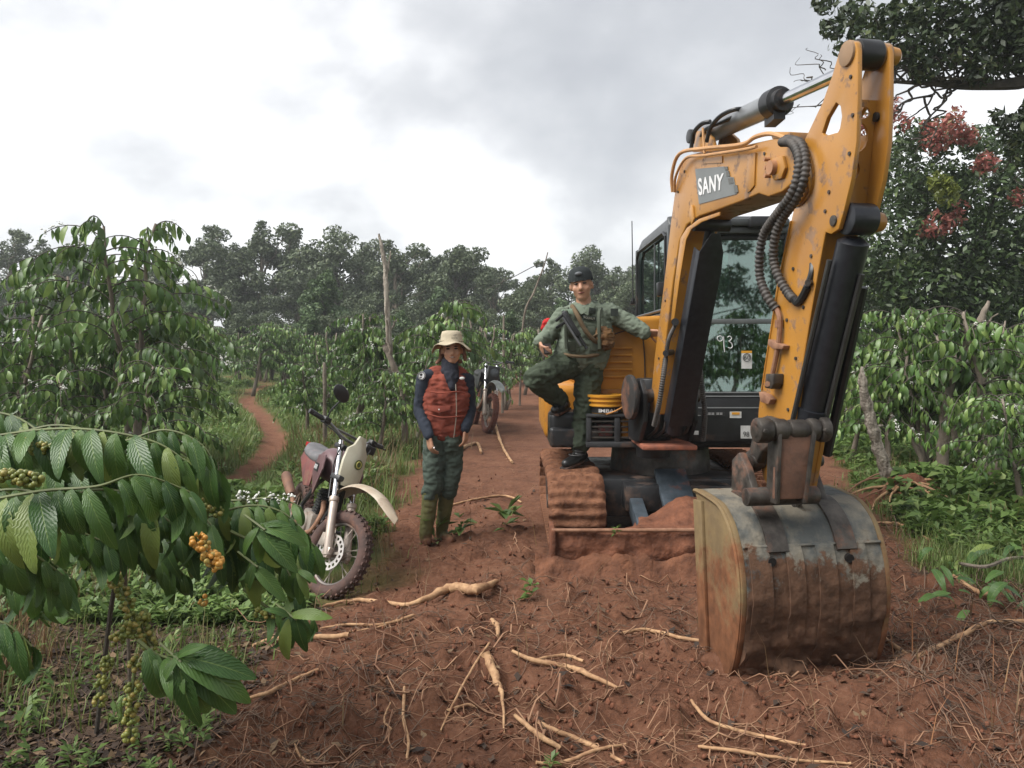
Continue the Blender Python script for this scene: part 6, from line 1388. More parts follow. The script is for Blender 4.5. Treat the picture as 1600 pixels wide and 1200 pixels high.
cbranch([(-90, 880, 2.2), (-30, 850, 2.2), (40, 860, 2.2), (100, 900, 2.25)], .19, seed=41, down=.6)
cbranch([(240, 760, 2.75), (290, 730, 2.75), (330, 740, 2.75), (350, 790, 2.75)], .18, seed=13, down=.5)
cbranch([(-60, 730, 2.8), (30, 720, 2.8), (120, 730, 2.8), (200, 780, 2.8)], .2, seed=14, down=.5)
cbranch([(60, 860, 2.7), (140, 830, 2.75), (230, 850, 2.8), (290, 900, 2.8)], .18, seed=15, down=.6, drop=.1)
for k, (a_, b_, y_) in enumerate([(100, 690, 2.5), (240, 720, 2.6), (30, 790, 2.4), (170, 790, 2.45), (290, 850, 2.9), (350, 835, 2.85), (60, 720, 3.1), (160, 720, 3.1), (250, 740, 3.1), (330, 800, 3.2), (40, 800, 2.8), (130, 800, 2.8), (220, 800, 2.9), (400, 830, 3.0), (20, 880, 2.7), (-40, 780, 2.5)]):
    cbranch([(a_-90, b_-5, y_), (a_-20, b_-25, y_), (a_+40, b_-15, y_), (a_+95, b_+25, y_)], .2, seed=30+k, down=.6)
rs = np.random.RandomState(5); UVl = []
if FARLV:
    V, F = leafarrays(FARLV, rs, [(a_, b_, c_) for a_, b_, c_ in LN]); kk = np.random.RandomState(5).randint(0, 4, len(FARLV))
    uvs = np.concatenate([np.tile(LN[j_][2], (int((kk == j_).sum()), 1)) for j_ in range(4)]); o = link('foliage', fmesh('foliage', V, F, COFN, uv=uvs, smooth=True), FC); o['kind'] = 'stuff'
# berries
bs = bmesh.new(); bmesh.ops.create_uvsphere(bs, u_segments=8, v_segments=6, radius=1); bs.verts.index_update(); bs.faces.index_update()
BVv = np.array([v.co[:] for v in bs.verts]); tri = bmesh.ops.triangulate(bs, faces=list(bs.faces)); BF = np.array([[v.index for v in f.verts] for f in bs.faces]); bs.free()
def berries(pxs, nn, spread, mat, name='berry_cluster', per=None):
    s_ = spline([P(a_, b_, Y_) for a_, b_, Y_ in pxs], 12); pos = []
    for c in range(nn):
        f = (c+.5)/nn; ctr = s_[int(f*(len(s_)-1))]
        for k in range(per or rnd.randint(14, 20)): v = Vector((rnd.gauss(0, 1), rnd.gauss(0, 1), rnd.gauss(0, .8))); v.normalize(); pos.append(ctr+v*spread*rnd.uniform(.75, 1))
    pos = np.array(pos)-np.array(TBs); m = len(pos); V, F, _ = scatter(BVv, BF, pos, NR.rand(m)*6.28, .0078*(.8+.4*NR.rand(m)))
    o = link(name, fmesh(name, V, F, mat, smooth=True), FC); o['kind'] = 'stuff'; MB().tube(s_, .004, 5).build('fruiting_stem', GREENST, FC)
berries([(178, 905, 2.4), (195, 935, 2.4), (208, 975, 2.4)], 4, .022, BERG)
berries([(215, 985, 2.4), (195, 985, 2.4), (180, 1005, 2.4)], 3, .022, BERG)
berries([(225, 960, 2.42), (222, 985, 2.42), (238, 1010, 2.42)], 4, .022, BERG)
berries([(214, 1025, 2.4), (208, 1070, 2.4), (205, 1100, 2.4), (204, 1128, 2.4), (204, 1160, 2.4)], 5, .022, BERG)
berries([(172, 1030, 2.45), (163, 1048, 2.45), (158, 1080, 2.45), (155, 1104, 2.45)], 3, .020, BERG)
berries([(308, 842, 2.3), (325, 865, 2.3), (342, 885, 2.3)], 5, .022, BERO)
berries([(-5, 742, 2.05), (25, 745, 2.05), (58, 752, 2.05)], 5, .020, BERG)
berries([(295, 770, 2.6), (320, 785, 2.6), (342, 802, 2.6)], 4, .020, BERG)
berries([(35, 690, 2.4), (55, 702, 2.4), (75, 698, 2.4)], 3, .020, BERG)
berries([(400, 955, 2.6), (425, 960, 2.6)], 2, .018, BERG, per=9)
berries([(316, 935, 2.7), (318, 940, 2.7)], 1, .016, BERO, per=8)
fl = [np.array(P(a_, 778+rnd.uniform(-3, 3), 2.9))-np.array(TBs) for a_ in (375, 388, 402, 415, 425, 440, 455)]
link('blossom', flowermesh(fl, .018), FC)
# little seedlings / sprigs on soil
for (px_, py_, s_, lab) in [(680, 850, .20, 'small green weed at the toe of the rubber boots'), (830, 945, .11, 'tuft of green grass blades on the soil below the dozer blade'), (963, 835, .06, 'tiny sprig hanging over the dozer blade edge'), (790, 830, .24, 'clump of grass left of the track'), (720, 840, .20, 'grass clump right of the rubber boots'), (860, 1190, .06, 'tiny green leaf tuft at the bottom edge')]:
    q = GP(px_, py_) if py_ != 835 else P(963, 835, 5.0); t = thing('weed', lab, 'weed', tuple(q)); TV, TF = wleaf(16, px_); TV = np.array(TV)*s_*(1, 1, 1); link('leaves', fmesh('leaves', TV, np.array(TF), WEEDM), t)
# ================================================================== people
SKIN = pmat('skin', (.46, .26, .17), .5, 0, (.40, .205, .13), 9, spec=.4)
def fabric(name, c, c2=None, sc=12): return pmat(name, c, .88, 0, c2 or tuple(x*.82 for x in c), sc, dirt=(.22, .14, .10), dirtamt=-.19, bump=.0015, bscale=160, spec=.15)
NAVY = fabric('navy_sleeve', (.030, .036, .050)); RUST = fabric('rust_vest', (.235, .062, .040), (.16, .042, .03), 9); PANTG = fabric('dark_green_trousers', (.070, .092, .075)); BOOTG = pmat('olive_rubber', (.115, .115, .045), .45, 0, (.09, .085, .035), 8, dirt=SOILC, dirtamt=-.12, dirtz=(0, .14, .30))
UNIF = fabric('grey_green_shirt', (.150, .178, .138), (.115, .14, .105), 8); UNIP = fabric('forest_green_trousers', (.055, .070, .048)); LEATH = pmat('black_leather', (.018, .018, .018), .32, 0, (.01, .01, .01), 12, dirt=SOILC, dirtamt=-.17)
HATM = fabric('khaki_hat', (.43, .37, .27)); HATD = fabric('brown_flap_cloth', (.24, .13, .09)); CAPM = fabric('dark_cap', (.028, .033, .034)); HAIR = pmat('black_hair', (.012, .011, .010), .5); GAITM = fabric('dark_gaiter', (.028, .030, .040))
EYEM = pmat('eye_dark', (.03, .02, .015), .25); LIPM = pmat('lips', (.25, .09, .07), .5); TEETH = pmat('teeth', (.6, .58, .52), .3); STRAP = fabric('brown_strap', (.14, .10, .06)); BAGM = fabric('brown_bag', (.19, .105, .045), (.10, .055, .03), 14); GUN = pmat('gun_metal', (.035, .036, .038), .35, .5, (.02, .02, .02), 10)
def J(px, py, dY, Y0): return P(px, py, Y0+dY)
def chain(mb, js, n=14):
    for (a, ra), (b, rb) in zip(js[:-1], js[1:]): mb.capsule(a, ra, b, rb, n)
    return mb
def head(mb, c, f, s=1.0, roll=0.0):
    """c centre, f facing unit vector"""
    f = Vector(f).normalized(); r = f.cross(Vector((0, 0, 1))).normalized(); u = r.cross(f)
    M = Matrix((( r.x, f.x, u.x), (r.y, f.y, u.y), (r.z, f.z, u.z))).to_4x4() @ Matrix.Rotation(roll, 4, 'Y')
    def q(x, y, z): return Vector(c)+(M.to_3x3() @ Vector((x, y, z)))*s
    mb.ell(q(0, -.015, .03), (.076*s, .095*s, .092*s), 20, 14, M); mb.ell(q(0, .012, -.035), (.064*s, .070*s, .078*s), 18, 12, M); mb.ell(q(0, .035, -.085), (.040*s, .038*s, .032*s), 14, 10, M)
    for x in (-1, 1): mb.ell(q(x*.038, .048, -.028), (.026*s, .026*s, .028*s), 10, 8, M); mb.ell(q(x*.079, -.015, -.012), (.010*s, .020*s, .030*s), 10, 8, M)
    mb.capsule(q(0, .074, .012), .010*s, q(0, .092, -.028), .015*s, 10); mb.ell(q(0, .082, -.031), (.020*s, .014*s, .011*s), 10, 8, M); mb.ell(q(0, .066, .030), (.050*s, .014*s, .010*s), 12, 8, M); mb.ell(q(0, .066, -.064), (.026*s, .012*s, .013*s), 10, 8, M)
    return q, M
def face(q, M, s, par, smile=False):
    for x in (-1, 1):
        MB().ell(q(x*.031, .073, .008), (.0150*s, .007*s, .0068*s), 10, 8, M).build('eye', EYEM, par); MB().ell(q(x*.032, .079, .026), (.020*s, .006*s, .0042*s), 10, 6, M).build('eyebrow', HAIR, par)
    MB().ell(q(0, .079, -.059), (.024*s, .006*s, .0055*s), 12, 8, M).build('mouth', LIPM, par)
    if smile: MB().ell(q(0, .083, -.058), (.016*s, .004*s, .0028*s), 10, 6, M).build('teeth', TEETH, par)
def hand(mb, w, d, n, s=1.0, curl=.5, side=1):
    """w wrist, d finger direction, n palm normal; five separate bent fingers"""
    d = Vector(d).normalized(); n = (Vector(n)-d*Vector(n).dot(d)).normalized(); l = d.cross(n)*side; w = Vector(w)
    for k in range(4):
        o = (k-1.5)*.0195*s; mb.capsule(w+d*.01+l*o*.7, .015*s, w+d*.085*s+l*o, .012*s, 8)
        L_ = (.070, .080, .075, .058)[k]*s; p = w+d*.088*s+l*o; dd = d.copy()
        for j in range(3): dd = (dd+n*curl*.62).normalized(); p2 = p+dd*L_*(.45, .32, .25)[j]; mb.capsule(p, (.0095-.001*j)*s, p2, (.0085-.001*j)*s, 8); p = p2
    p = w+l*-.030*s+d*.03*s; dd = (d*.6-l*.8+n*.25).normalized()
    for j in range(2): p2 = p+dd*.038*s; mb.capsule(p, .0115*s, p2, .010*s, 8); p = p2; dd = (dd+d*.6+n*.35).normalized()
def cloth(mb, vox, amp, freq, name, mat, par, stretch=(1, 1, .45), seed=0, smooth=4):
    m = remesh(mb, vox, smooth); wrinkle(m, amp, freq, stretch, seed); return m.build(name, mat, par, ang=180)
def skinmesh(mb, vox, name, mat, par): return remesh(mb, vox, 2, .4).build(name, mat, par, ang=180)

# ---- man in the rust vest
Y0_ = 6.1; gl = GP(664, 846); PM = thing('person', 'man in khaki bucket hat, rust red vest and olive rubber boots', 'person', tuple(gl))
def j(px, py, dY=0): return P(px, py, Y0_+dY)
b = MB(); hc = j(706, 546, -.01); q, M = head(b, hc, (.10, -1, -.03), 1.0, R(2))
chain(b, [(j(704, 566, .02), .052), (j(700, 588, .02), .056)])
for dx in (-10, 10): chain(b, [(j(698+dx, 602, .02), .07), (j(694+dx, 650, .02), .065), (j(692+dx*.8, 690, .02), .065)])
LSh, LEl, LWr = j(664, 590, 0), j(656, 640, .02), j(670, 684, -.14); RSh, REl, RWr = j(729, 592, .06), j(734, 640, .08), j(728, 672, -.06)
chain(b, [(LSh, .045), (LEl, .035), (LWr, .024)]); chain(b, [(RSh, .045), (REl, .035), (RWr, .024)])
hand(b, LWr, (j(674, 702, -.15)-LWr), (.7, .5, 0), .98, 1.0, 1); hand(b, RWr, (j(727, 688, -.06)-RWr), (-.8, .3, 0), .95, .9, -1)
HL, KL, AL = j(679, 698, .02), j(677, 757, -.02), j(665, 832, .0); HR_, KR, AR = j(706, 696, .04), j(704, 752, .04), j(690, 816, .14)
chain(b, [(HL, .062), (KL, .045), (AL, .032)]); chain(b, [(HR_, .062), (KR, .045), (AR, .032)])
skinmesh(b, .0085, 'body', SKIN, PM)
face(q, M, 1.0, PM, True)
# sleeves (dark shirt)
b = MB(); chain(b, [(j(674, 586, .02), .060), (LSh+Vector((0, 0, -.01)), .066), (LEl, .054), (LWr+Vector((0, 0, .015)), .038)]); chain(b, [(j(720, 588, .05), .060), (RSh+Vector((0, 0, -.01)), .062), (REl, .052), (RWr+Vector((0, 0, .015)), .038)])
cloth(b, .011, .006, 9, 'shirt', NAVY, PM, (1, 1, 1), 3)
b = MB(); 
for dx, rr_ in ((-15, 1), (15, 1), (0, 1.12)): chain(b, [(j(697+dx*.9, 598, .02), .092*rr_), (j(697+dx*1.15, 622, .01), .102*rr_), (j(695+dx*.95, 655, .02), .096*rr_), (j(692+dx*.9, 672, .02), .096*rr_)])
chain(b, [(j(678, 584, .02), .052), (j(690, 580, .03), .05), (j(716, 582, .04), .05), (j(724, 588, .05), .05)])
V1 = cloth(b, .010, .009, 10, 'vest', RUST, PM, (.6, .6, 2.4), 7, 2)
def torso_y(px, py): return Y0_-.155+abs(px-696)*.0016
def patch(pxs, name, mat, par, d=.0, th=.006, bev=.002):
    pts = [P(a_, b_, torso_y(a_, b_)+d) for a_, b_ in pxs]; n_ = (pts[1]-pts[0]).cross(pts[2]-pts[1]).normalized()
    if n_.y > 0: n_ = -n_
    ctr = sum(pts, Vector())/len(pts); return MB().plate(pts, n_*-th).build(name, mat, par, bevel=bev)
MB().tube(spline([P(712, 600, 5.975), P(713, 625, 5.955), P(713, 650, 5.96), P(709, 684, 5.975)], 6), .004, 6).build('zip', pmat('zip_metal', (.35, .3, .25), .4, .5), V1)
for px_ in (688,): patch([(px_-20, 634), (px_+16, 634), (px_+15, 641), (px_-2, 645), (px_-19, 641)], 'pocket_flap', RUST, V1, .002); MB().ell(P(px_-2, 640, torso_y(688, 640)-.006), (.006, .004, .006)).build('snap_button', WHITE, V1)
MB().tube(spline([P(672, 612, 5.985), P(690, 614, 5.955), P(712, 612, 5.96), P(726, 614, 5.99)], 6), .006, 6).build('quilt_seam', RUST, V1)
MB().tube(spline([P(672, 648, 5.985), P(690, 652, 5.95), P(712, 651, 5.95), P(726, 650, 5.99)], 6), .005, 6).build('quilt_seam', RUST, V1)
MB().ell(P(722, 591, 5.985), (.020, .006, .012)).build('vest_logo', WHITE, V1)
# round arm patch, standing proud of the sleeve
pc = P(659, 587, 6.03); nn = Vector((-.35, -1, .05)).normalized(); PT_ = MB().lathe(pc, nn, [(0, .033), (.004, .033)], 24).build('arm_patch', pmat('patch_white', (.55, .55, .55), .7), PM)
MB().torus(pc+nn*.004, nn, .028, .003, 24, 5).ell(pc+nn*.004+Vector((0, 0, .008)), (.016, .003, .010)).box((-.015, -.002, -.004), (.015, .002, .002), Matrix.Translation(pc+nn*.004+Vector((0, 0, -.012)))).build('patch_emblem', PRINTB, PT_)
# gaiter, trousers, boots
b = MB(); chain(b, [(j(703, 566, .0), .064), (j(703, 580, -.02), .070), (j(706, 590, -.06), .055)]); chain(b, [(j(700, 585, -.07), .035), (j(708, 606, -.10), .028)]); cloth(b, .010, .006, 14, 'neck_gaiter', GAITM, PM, (1, 1, 1), 5)
b = MB(); 
for dx in (-12, 12): chain(b, [(j(692+dx, 678, .02), .092), (j(692+dx, 694, .02), .092)])
chain(b, [(HL, .090), (j(677, 730, 0), .080), (KL+Vector((0, .01, -.01)), .070), (j(672, 772, .0), .068)]); chain(b, [(HR_, .088), (j(708, 728, .04), .074), (KR, .066), (j(701, 768, .06), .062)])
TR = cloth(b, .010, .010, 9, 'trousers', PANTG, PM, (1, 1, 1.6), 11, 2)
patch([(664, 716), (684, 716), (685, 722), (663, 723)], 'cargo_flap', PANTG, TR, .055)
for nm_, top, an, toe, hw in (('L', j(673, 768, 0), AL, gl+Vector((.03, -.13, .035)), 1), ('R', j(699, 762, .07), AR, Vector((AR.x+.08, AR.y-.10, gzf(AR.x, AR.y)+.035)), 1)):
    b = MB(); foot = Vector((an.x, an.y, gzf(an.x, an.y)+.045)); chain(b, [(top, .066), (top.lerp(foot, .5), .058), (foot+Vector((0, 0, .06)), .05), (foot+Vector((0, .02, 0)), .045), (toe, .040)])
    o = cloth(b, .010, .004, 14, 'rubber_boot', BOOTG, PM, (1, 1, 2), 2); MB().torus(top, (top-an), .064, .007, 20, 6).build('boot_rim', BOOTG, o); d_ = toe-foot; MB().bar(Vector((foot.x, foot.y, gzf(foot.x, foot.y)+.01))-d_*.25, Vector((toe.x, toe.y, gzf(toe.x, toe.y)+.01))+d_*.2, .085, .02).build('sole', BOOTG, o, bevel=.008)
# bucket hat with wavy brim and neck flap
hcc = q(0, -.018, .062); mb = MB(); n = 40; rings = []
for (z_, rx, ry) in [(.088, .0, .0), (.087, .045, .05), (.080, .074, .082), (.05, .084, .098), (.0, .089, .105)]:
    rings.append([hcc+Vector((rx*math.cos(t_), ry*math.sin(t_), z_)) for t_ in [2*math.pi*k/n for k in range(n)]])
for f_ in (.35, .7, 1.0):
    rings.append([hcc+Vector(((.089+.068*f_)*math.cos(t_), (.105+.068*f_)*math.sin(t_), -.004-.035*f_*(.35 if math.sin(t_) < 0 else 1)-(.05*f_*(abs(math.cos(t_))**3))+.012*f_*math.sin(5*t_+1))) for t_ in [2*math.pi*k/n for k in range(n)]])
mb.v = [v for r_ in rings for v in r_]
for i in range(len(rings)-1):
    for k in range(n): mb.f.append((i*n+k, i*n+(k+1) % n, (i+1)*n+(k+1) % n, (i+1)*n+k))
top_n = len(mb.v); mb.v += [v-Vector((0, 0, .005)) for r_ in rings[4:] for v in r_]
for i in range(len(rings)-5):
    for k in range(n): mb.f.append((top_n+i*n+k, top_n+(i+1)*n+k, top_n+(i+1)*n+(k+1) % n, top_n+i*n+(k+1) % n))
for k in range(n): a_ = (len(rings)-1)*n+k; b_ = (len(rings)-1)*n+(k+1) % n; c_ = top_n+(len(rings)-5)*n; mb.f.append((a_, b_, c_+(k+1) % n, c_+k))
HT = mb.build('bucket_hat', HATM, PM, ang=180)
MB().torus(hcc+Vector((0, 0, .006)), (0, 0, 1), .096, .004, 36, 6).build('hat_band', HATM, HT)
text3('OUT', 'hat_text', hcc+Vector((.000, -.0985, .043)), (.05, .004, 0), (0, .006, .014), 1, PRINTB, HT); text3('DOOR', 'hat_text', hcc+Vector((.006, -.1045, .020)), (.05, .006, 0), (0, .003, .014), 1, PRINTB, HT)
b = MB(); chain(b, [(q(-.092, -.05, 0), .018), (q(-.100, -.055, -.06), .016), (q(-.105, -.05, -.09), .014)]); chain(b, [(q(.085, -.06, 0), .014), (q(.092, -.055, -.08), .015), (q(.125, -.03, -.105), .013)]); chain(b, [(q(-.08, -.08, -.02), .02), (q(0, -.11, -.04), .02), (q(.08, -.08, -.02), .02), (q(.06, -.08, -.1), .02), (q(-.06, -.08, -.1), .02)])
cloth(b, .009, .005, 15, 'neck_flap', HATD, PM, (1, 1, 1), 4)  # flap is a browner cloth than the hat
MB().ell(q(0, -.03, .02), (.082, .094, .07), 16, 10, M).build('hair', HAIR, PM)
MB().torus(LWr+(j(679, 702, -.2)-LWr).normalized()*.095, (j(679, 702, -.2)-LWr), .012, .003, 12, 5).build('finger_ring', pmat('ring_metal', (.7, .7, .68), .2, 1), PM)

# ---- uniformed man on the track
Y0_ = 6.12; footz = .585; gq = P(903, 730, 6.12); gq.z = .58
PU = thing('person', 'man in green uniform and backwards cap standing on the excavator track', 'person', tuple(gq))
b = MB(); hc = j(908, 445, .02); q, M = head(b, hc, (-.16, -1, -.06), 1.10, R(7))
chain(b, [(j(911, 464, .04), .06), (j(914, 482, .05), .066)])
for dx in (-13, 13): chain(b, [(j(914+dx, 500, .05), .105), (j(914+dx, 535, .04), .105), (j(907+dx, 560, .05), .105)])
LSh, LEl, LWr = j(880, 494, .02), j(856, 527, .02), j(843, 537, -.16); RSh, REl, RWr = j(948, 486, .06), j(982, 504, .0), j(1010, 519, -.06)
chain(b, [(LSh, .05), (LEl, .038), (LWr, .027)]); chain(b, [(RSh, .05), (REl, .038), (RWr, .027)])
hand(b, LWr, (j(850, 549, -.27)-LWr), (1, -.2, .1), 1.05, .9, 1); hand(b, RWr, Vector((1, -.2, -.1)), (0, -.5, -.6), 1.0, .8, -1)
HL, KL, AL = j(890, 568, .02), j(836, 592, -.22), j(880, 630, .06); HR_, KR, AR = j(922, 568, .05), j(914, 640, .02), j(905, 704, .02)
chain(b, [(HL, .07), (KL, .05), (AL, .034)]); chain(b, [(HR_, .07), (KR, .05), (AR, .034)])
skinmesh(b, .0085, 'body', SKIN, PU); face(q, M, 1.1, PU)
b = MB()
for dx, rr_ in ((-17, 1.04), (17, 1.04), (0, 1.14)): chain(b, [(j(914+dx, 497, .05), .108*rr_), (j(915+dx*1.1, 520, .03), .118*rr_), (j(913+dx, 540, .02), .122*rr_), (j(907+dx*1.15, 560, .04), .116*rr_)])
chain(b, [(j(889, 492, .04), .06), (j(902, 484, .05), .062), (j(926, 482, .06), .062), (j(942, 486, .06), .062)])
chain(b, [(LSh, .074), (LEl, .062), (LWr+Vector((0, .0, .01)), .046)]); chain(b, [(RSh, .074), (REl, .066), (RWr-Vector((.02, 0, 0)), .056)])
SH = cloth(b, .010, .010, 10, 'uniform_shirt', UNIF, PU, (1, 1, 1.6), 21, 2)
b = MB()
for dx in (-15, 15): chain(b, [(j(907+dx, 556, .05), .108), (j(907+dx, 570, .05), .112)])
chain(b, [(HL, .115), (KL.lerp(HL, .4), .098), (KL, .086), (KL.lerp(AL, .5), .076), (KL.lerp(AL, .85), .068)]); chain(b, [(HR_, .118), (KR.lerp(HR_, .5), .104), (KR, .088), (KR.lerp(AR, .5), .082), (KR.lerp(AR, .80), .084)])
cloth(b, .010, .0115, 9, 'trousers', UNIP, PU, (1, 1, 1.6), 31, 2)
# boots
def boot(top, ankle, toe, par, sole_up=(0, 0, 1)):
    b = MB(); heel = ankle+(ankle-toe).normalized()*.05-Vector(sole_up)*.03; chain(b, [(top, .056), (ankle, .050), (ankle-Vector(sole_up)*.02, .048)]); chain(b, [(heel, .042), (ankle.lerp(toe, .45)-Vector(sole_up)*.015, .048), (toe, .040)])
    o = remesh(b, .009, 3).build('boot', LEATH, par, ang=180); MB().bar(heel+(heel-toe).normalized()*.03-Vector(sole_up)*.035, toe+(toe-heel).normalized()*.035-Vector(sole_up)*.03, .085, .022, up=sole_up).build('sole', RUB, o, bevel=.007)
    for i in range(5): c_ = top.lerp(ankle, .25+.22*i) if i < 4 else ankle.lerp(toe, .3)+Vector(sole_up)*.02; MB().torus(c_, (top-ankle), .053, .0035, 18, 5).build('lace', pmat('lace_grey', (.12, .12, .12), .5), o)
    return o
an = Vector((AR.x, AR.y, .58+.10)); boot(j(906, 690, .02), an, Vector((an.x-.11, an.y-.10, .62)), PU)
boot(KL.lerp(AL, .8), AL, AL+Vector((-.07, -.13, -.045)), PU, Vector((0, -.35, 1)).normalized())
# cap worn backwards: dome, band, opening with hair, peak behind
mb = MB(); n = 28; cc = q(0, -.016, .047); rings = []
M3 = M.to_3x3()
for (z_, f_) in [(.078, .02), (.074, .45), (.060, .75), (.035, .93), (.0, 1.0), (-.018, 1.01)]: rings.append([cc+M3 @ Vector((.100*f_*math.cos(t_), .118*f_*math.sin(t_), z_*1.25)) for t_ in [2*math.pi*k/n for k in range(n)]])
mb.v = [v for r_ in rings for v in r_]
for i in range(len(rings)-1):
    for k in range(n): mb.f.append((i*n+k, i*n+(k+1) % n, (i+1)*n+(k+1) % n, (i+1)*n+k))
mb.f.append(tuple(range(n))); CP_ = mb.build('cap', CAPM, PU, ang=180)
MB().ell(q(.004, .088, .078), (.030, .014, .016), 12, 8, M).build('cap_opening', pmat('grey_hair', (.10, .11, .12), .5), CP_); MB().ell(q(0, -.15, .02), (.07, .06, .008), 16, 8, M).build('cap_peak', CAPM, CP_)
MB().ell(q(0, -.03, .0), (.084, .088, .06), 16, 10, M).build('hair', HAIR, PU)
# collar, chest details
mb = MB(); mb.bar(j(902, 476, -.05), j(912, 490, -.11), .05, .012, up=(0, -1, .3)); mb.build('collar', UNIF, SH, bevel=.004); MB().bar(j(928, 474, -.05), j(914, 491, -.11), .05, .012, up=(0, -1, .3)).build('collar', UNIF, SH, bevel=.004)
def cq(pxs, name, mat, d=0, th=.007): 
    pts = [P(a_, b_, 6.12-.125+abs(a_-914)*.0017+d) for a_, b_ in pxs]; n_ = (pts[1]-pts[0]).cross(pts[2]-pts[1]).normalized(); n_ = -n_ if n_.y > 0 else n_; return MB().plate(pts, n_*-th).build(name, mat, SH, bevel=.002)
DKP = fabric('dark_patch', (.04, .048, .042)); LGR = fabric('light_green_flap', (.20, .27, .20))
cq([(921, 480), (931, 482), (930, 490), (920, 489)], 'chest_badge', DKP); cq([(911, 492), (932, 495), (931, 501), (911, 499)], 'name_tape', DKP)
cq([(912, 503), (931, 506), (929, 513), (911, 511)], 'pocket_flap', UNIF, -.004); cq([(890, 538), (905, 545), (903, 553), (889, 547)], 'pocket_flap', UNIF, -.004)
text3('POLHUT', 'name_tape_text', P(912, 497.5, 5.975), (.09, .012, -.012), (0, 0, .018), 1, pmat('tan_print', (.35, .35, .28), .7), SH)
cq([(877, 484), (895, 482), (898, 490), (879, 492)], 'shoulder_strap', LGR, -.02, .012)
MB().box((-.03, -.004, -.03), (.03, .004, .03), Matrix.Translation(P(960, 488, 6.06))).build('shoulder_badge', DKP, SH)
b = MB(); b.tube(spline([P(894, 478, 6.06), P(902, 492, 5.97), P(912, 512, 5.955), P(924, 528, 5.965), P(938, 538, 6.02)], 8), .018, 8); b.xf(Matrix.Identity(4)); b.build('cross_strap', STRAP, PU)
WEB = fabric('webbing', (.085, .10, .075))
for x0_, x1_ in ((884, 889), (936, 941)): MB().tube(spline([P(x0_+3, 482, 6.10), P(x0_, 490, 6.00), P(x0_, 510, 5.965), P(x0_+1, 545, 5.975)], 6), .015, 6).build('webbing_strap', WEB, SH)
for a_, b_ in ((891, 520), (924, 518), (930, 541), (893, 541)): MB().box((-.032, -.018, -.038), (.032, .018, .038), Matrix.Translation(P(a_, b_, 5.985+abs(a_-912)*.0012))).build('pouch', WEB, SH, bevel=.008)
MB().tube(spline([P(880, 553, 6.06), P(895, 556, 5.975), P(915, 557, 5.965), P(935, 554, 6.02)], 6), .014, 6).build('belt', STRAP, SH)
# firearm hanging on the chest
FA = thing('rifle', 'short black rifle slung diagonally across the chest of the uniformed man', 'rifle', tuple(P(900, 515, 5.92)))
g0, g1 = P(881, 488, 5.90), P(917, 545, 5.84); gd = (g1-g0).normalized()
MB().bar(g0, g0+(g1-g0)*.66, .040, .055, up=(0, -1, 0)).build('receiver', GUN, FA, bevel=.006); MB().cyl(g0+(g1-g0)*.55, g1-gd*.03, .014, n=12).build('barrel', GUN, FA); MB().cyl(g1-gd*.05, g1, .008, .012, 10).cyl(g1-gd*.015, g1, .013, n=10).build('muzzle', GUN, FA)
MB().tube([g0+(g1-g0)*.15+Vector((-.034, -.012, -.0)), g0+(g1-g0)*.92+Vector((-.032, 0, -.0))], .011, 8).build('barrel_shroud', pmat('gun_light', (.16, .165, .17), .35, .6), FA)
MB().bar(g0+(g1-g0)*.22+Vector((-.02, 0, -.01)), g0+(g1-g0)*.22+Vector((-.10, .0, -.06)), .022, .030, up=(0, -1, 0)).build('magazine', GUN, FA, bevel=.004); MB().bar(g0+(g1-g0)*.05+Vector((-.01, 0, 0)), g0+(g1-g0)*.05+Vector((-.07, .01, -.055)), .022, .03, up=(0, -1, 0)).build('pistol_grip', GUN, FA, bevel=.006)
MB().tube([g0+Vector((-.01, 0, .01)), g0+(g1-g0)*.12], .012, 8).build('charging_handle', pmat('gun_light', (.16, .165, .17), .35, .6), FA)
PB = thing('waist_bag', 'small brown cloth bag hanging at the hip of the uniformed man', 'bag', tuple(P(943, 528, 6.02)))
b = MB().ell(P(942, 526, 6.03), (.085, .07, .075)).ell(P(946, 536, 6.02), (.070, .06, .05)); cloth(b, .009, .012, 12, 'bag_body', BAGM, PB, (1, 1, 2.5), 9); MB().tube(spline([P(925, 528, 5.99), P(934, 522, 5.965), P(955, 520, 5.99)], 6), .008, 6).build('bag_strap', STRAP, PB)
PH = thing('phone', 'black phone held over the raised knee by the uniformed man', 'phone', tuple(P(856, 545, 5.86))); MB().bar(P(854, 537, 5.87), P(857, 553, 5.85), .065, .012, up=(.3, -1, 0)).build('phone_body', pmat('phone_black', (.02, .02, .02), .2), PH, bevel=.003); MB().bar(P(855, 538.5, 5.862), P(857, 551.5, 5.842), .055, .003, up=(.3, -1, 0)).build('screen', pmat('phone_screen', (.06, .05, .05), .1), PH)
RB = thing('red_cloth', 'small bright red cloth bundle behind the elbow of the uniformed man', 'cloth', tuple(P(857, 508, 6.5)))
b = MB().ell(P(857, 507, 6.5), (.05, .04, .05)).ell(P(852, 512, 6.5), (.035, .03, .035)).capsule(P(857, 510, 6.5), .03, P(870, 520, 6.4), .02); cloth(b, .009, .010, 18, 'cloth_folds', fabric('red_cloth', (.45, .03, .03)), RB, (1, 1, 1), 9)
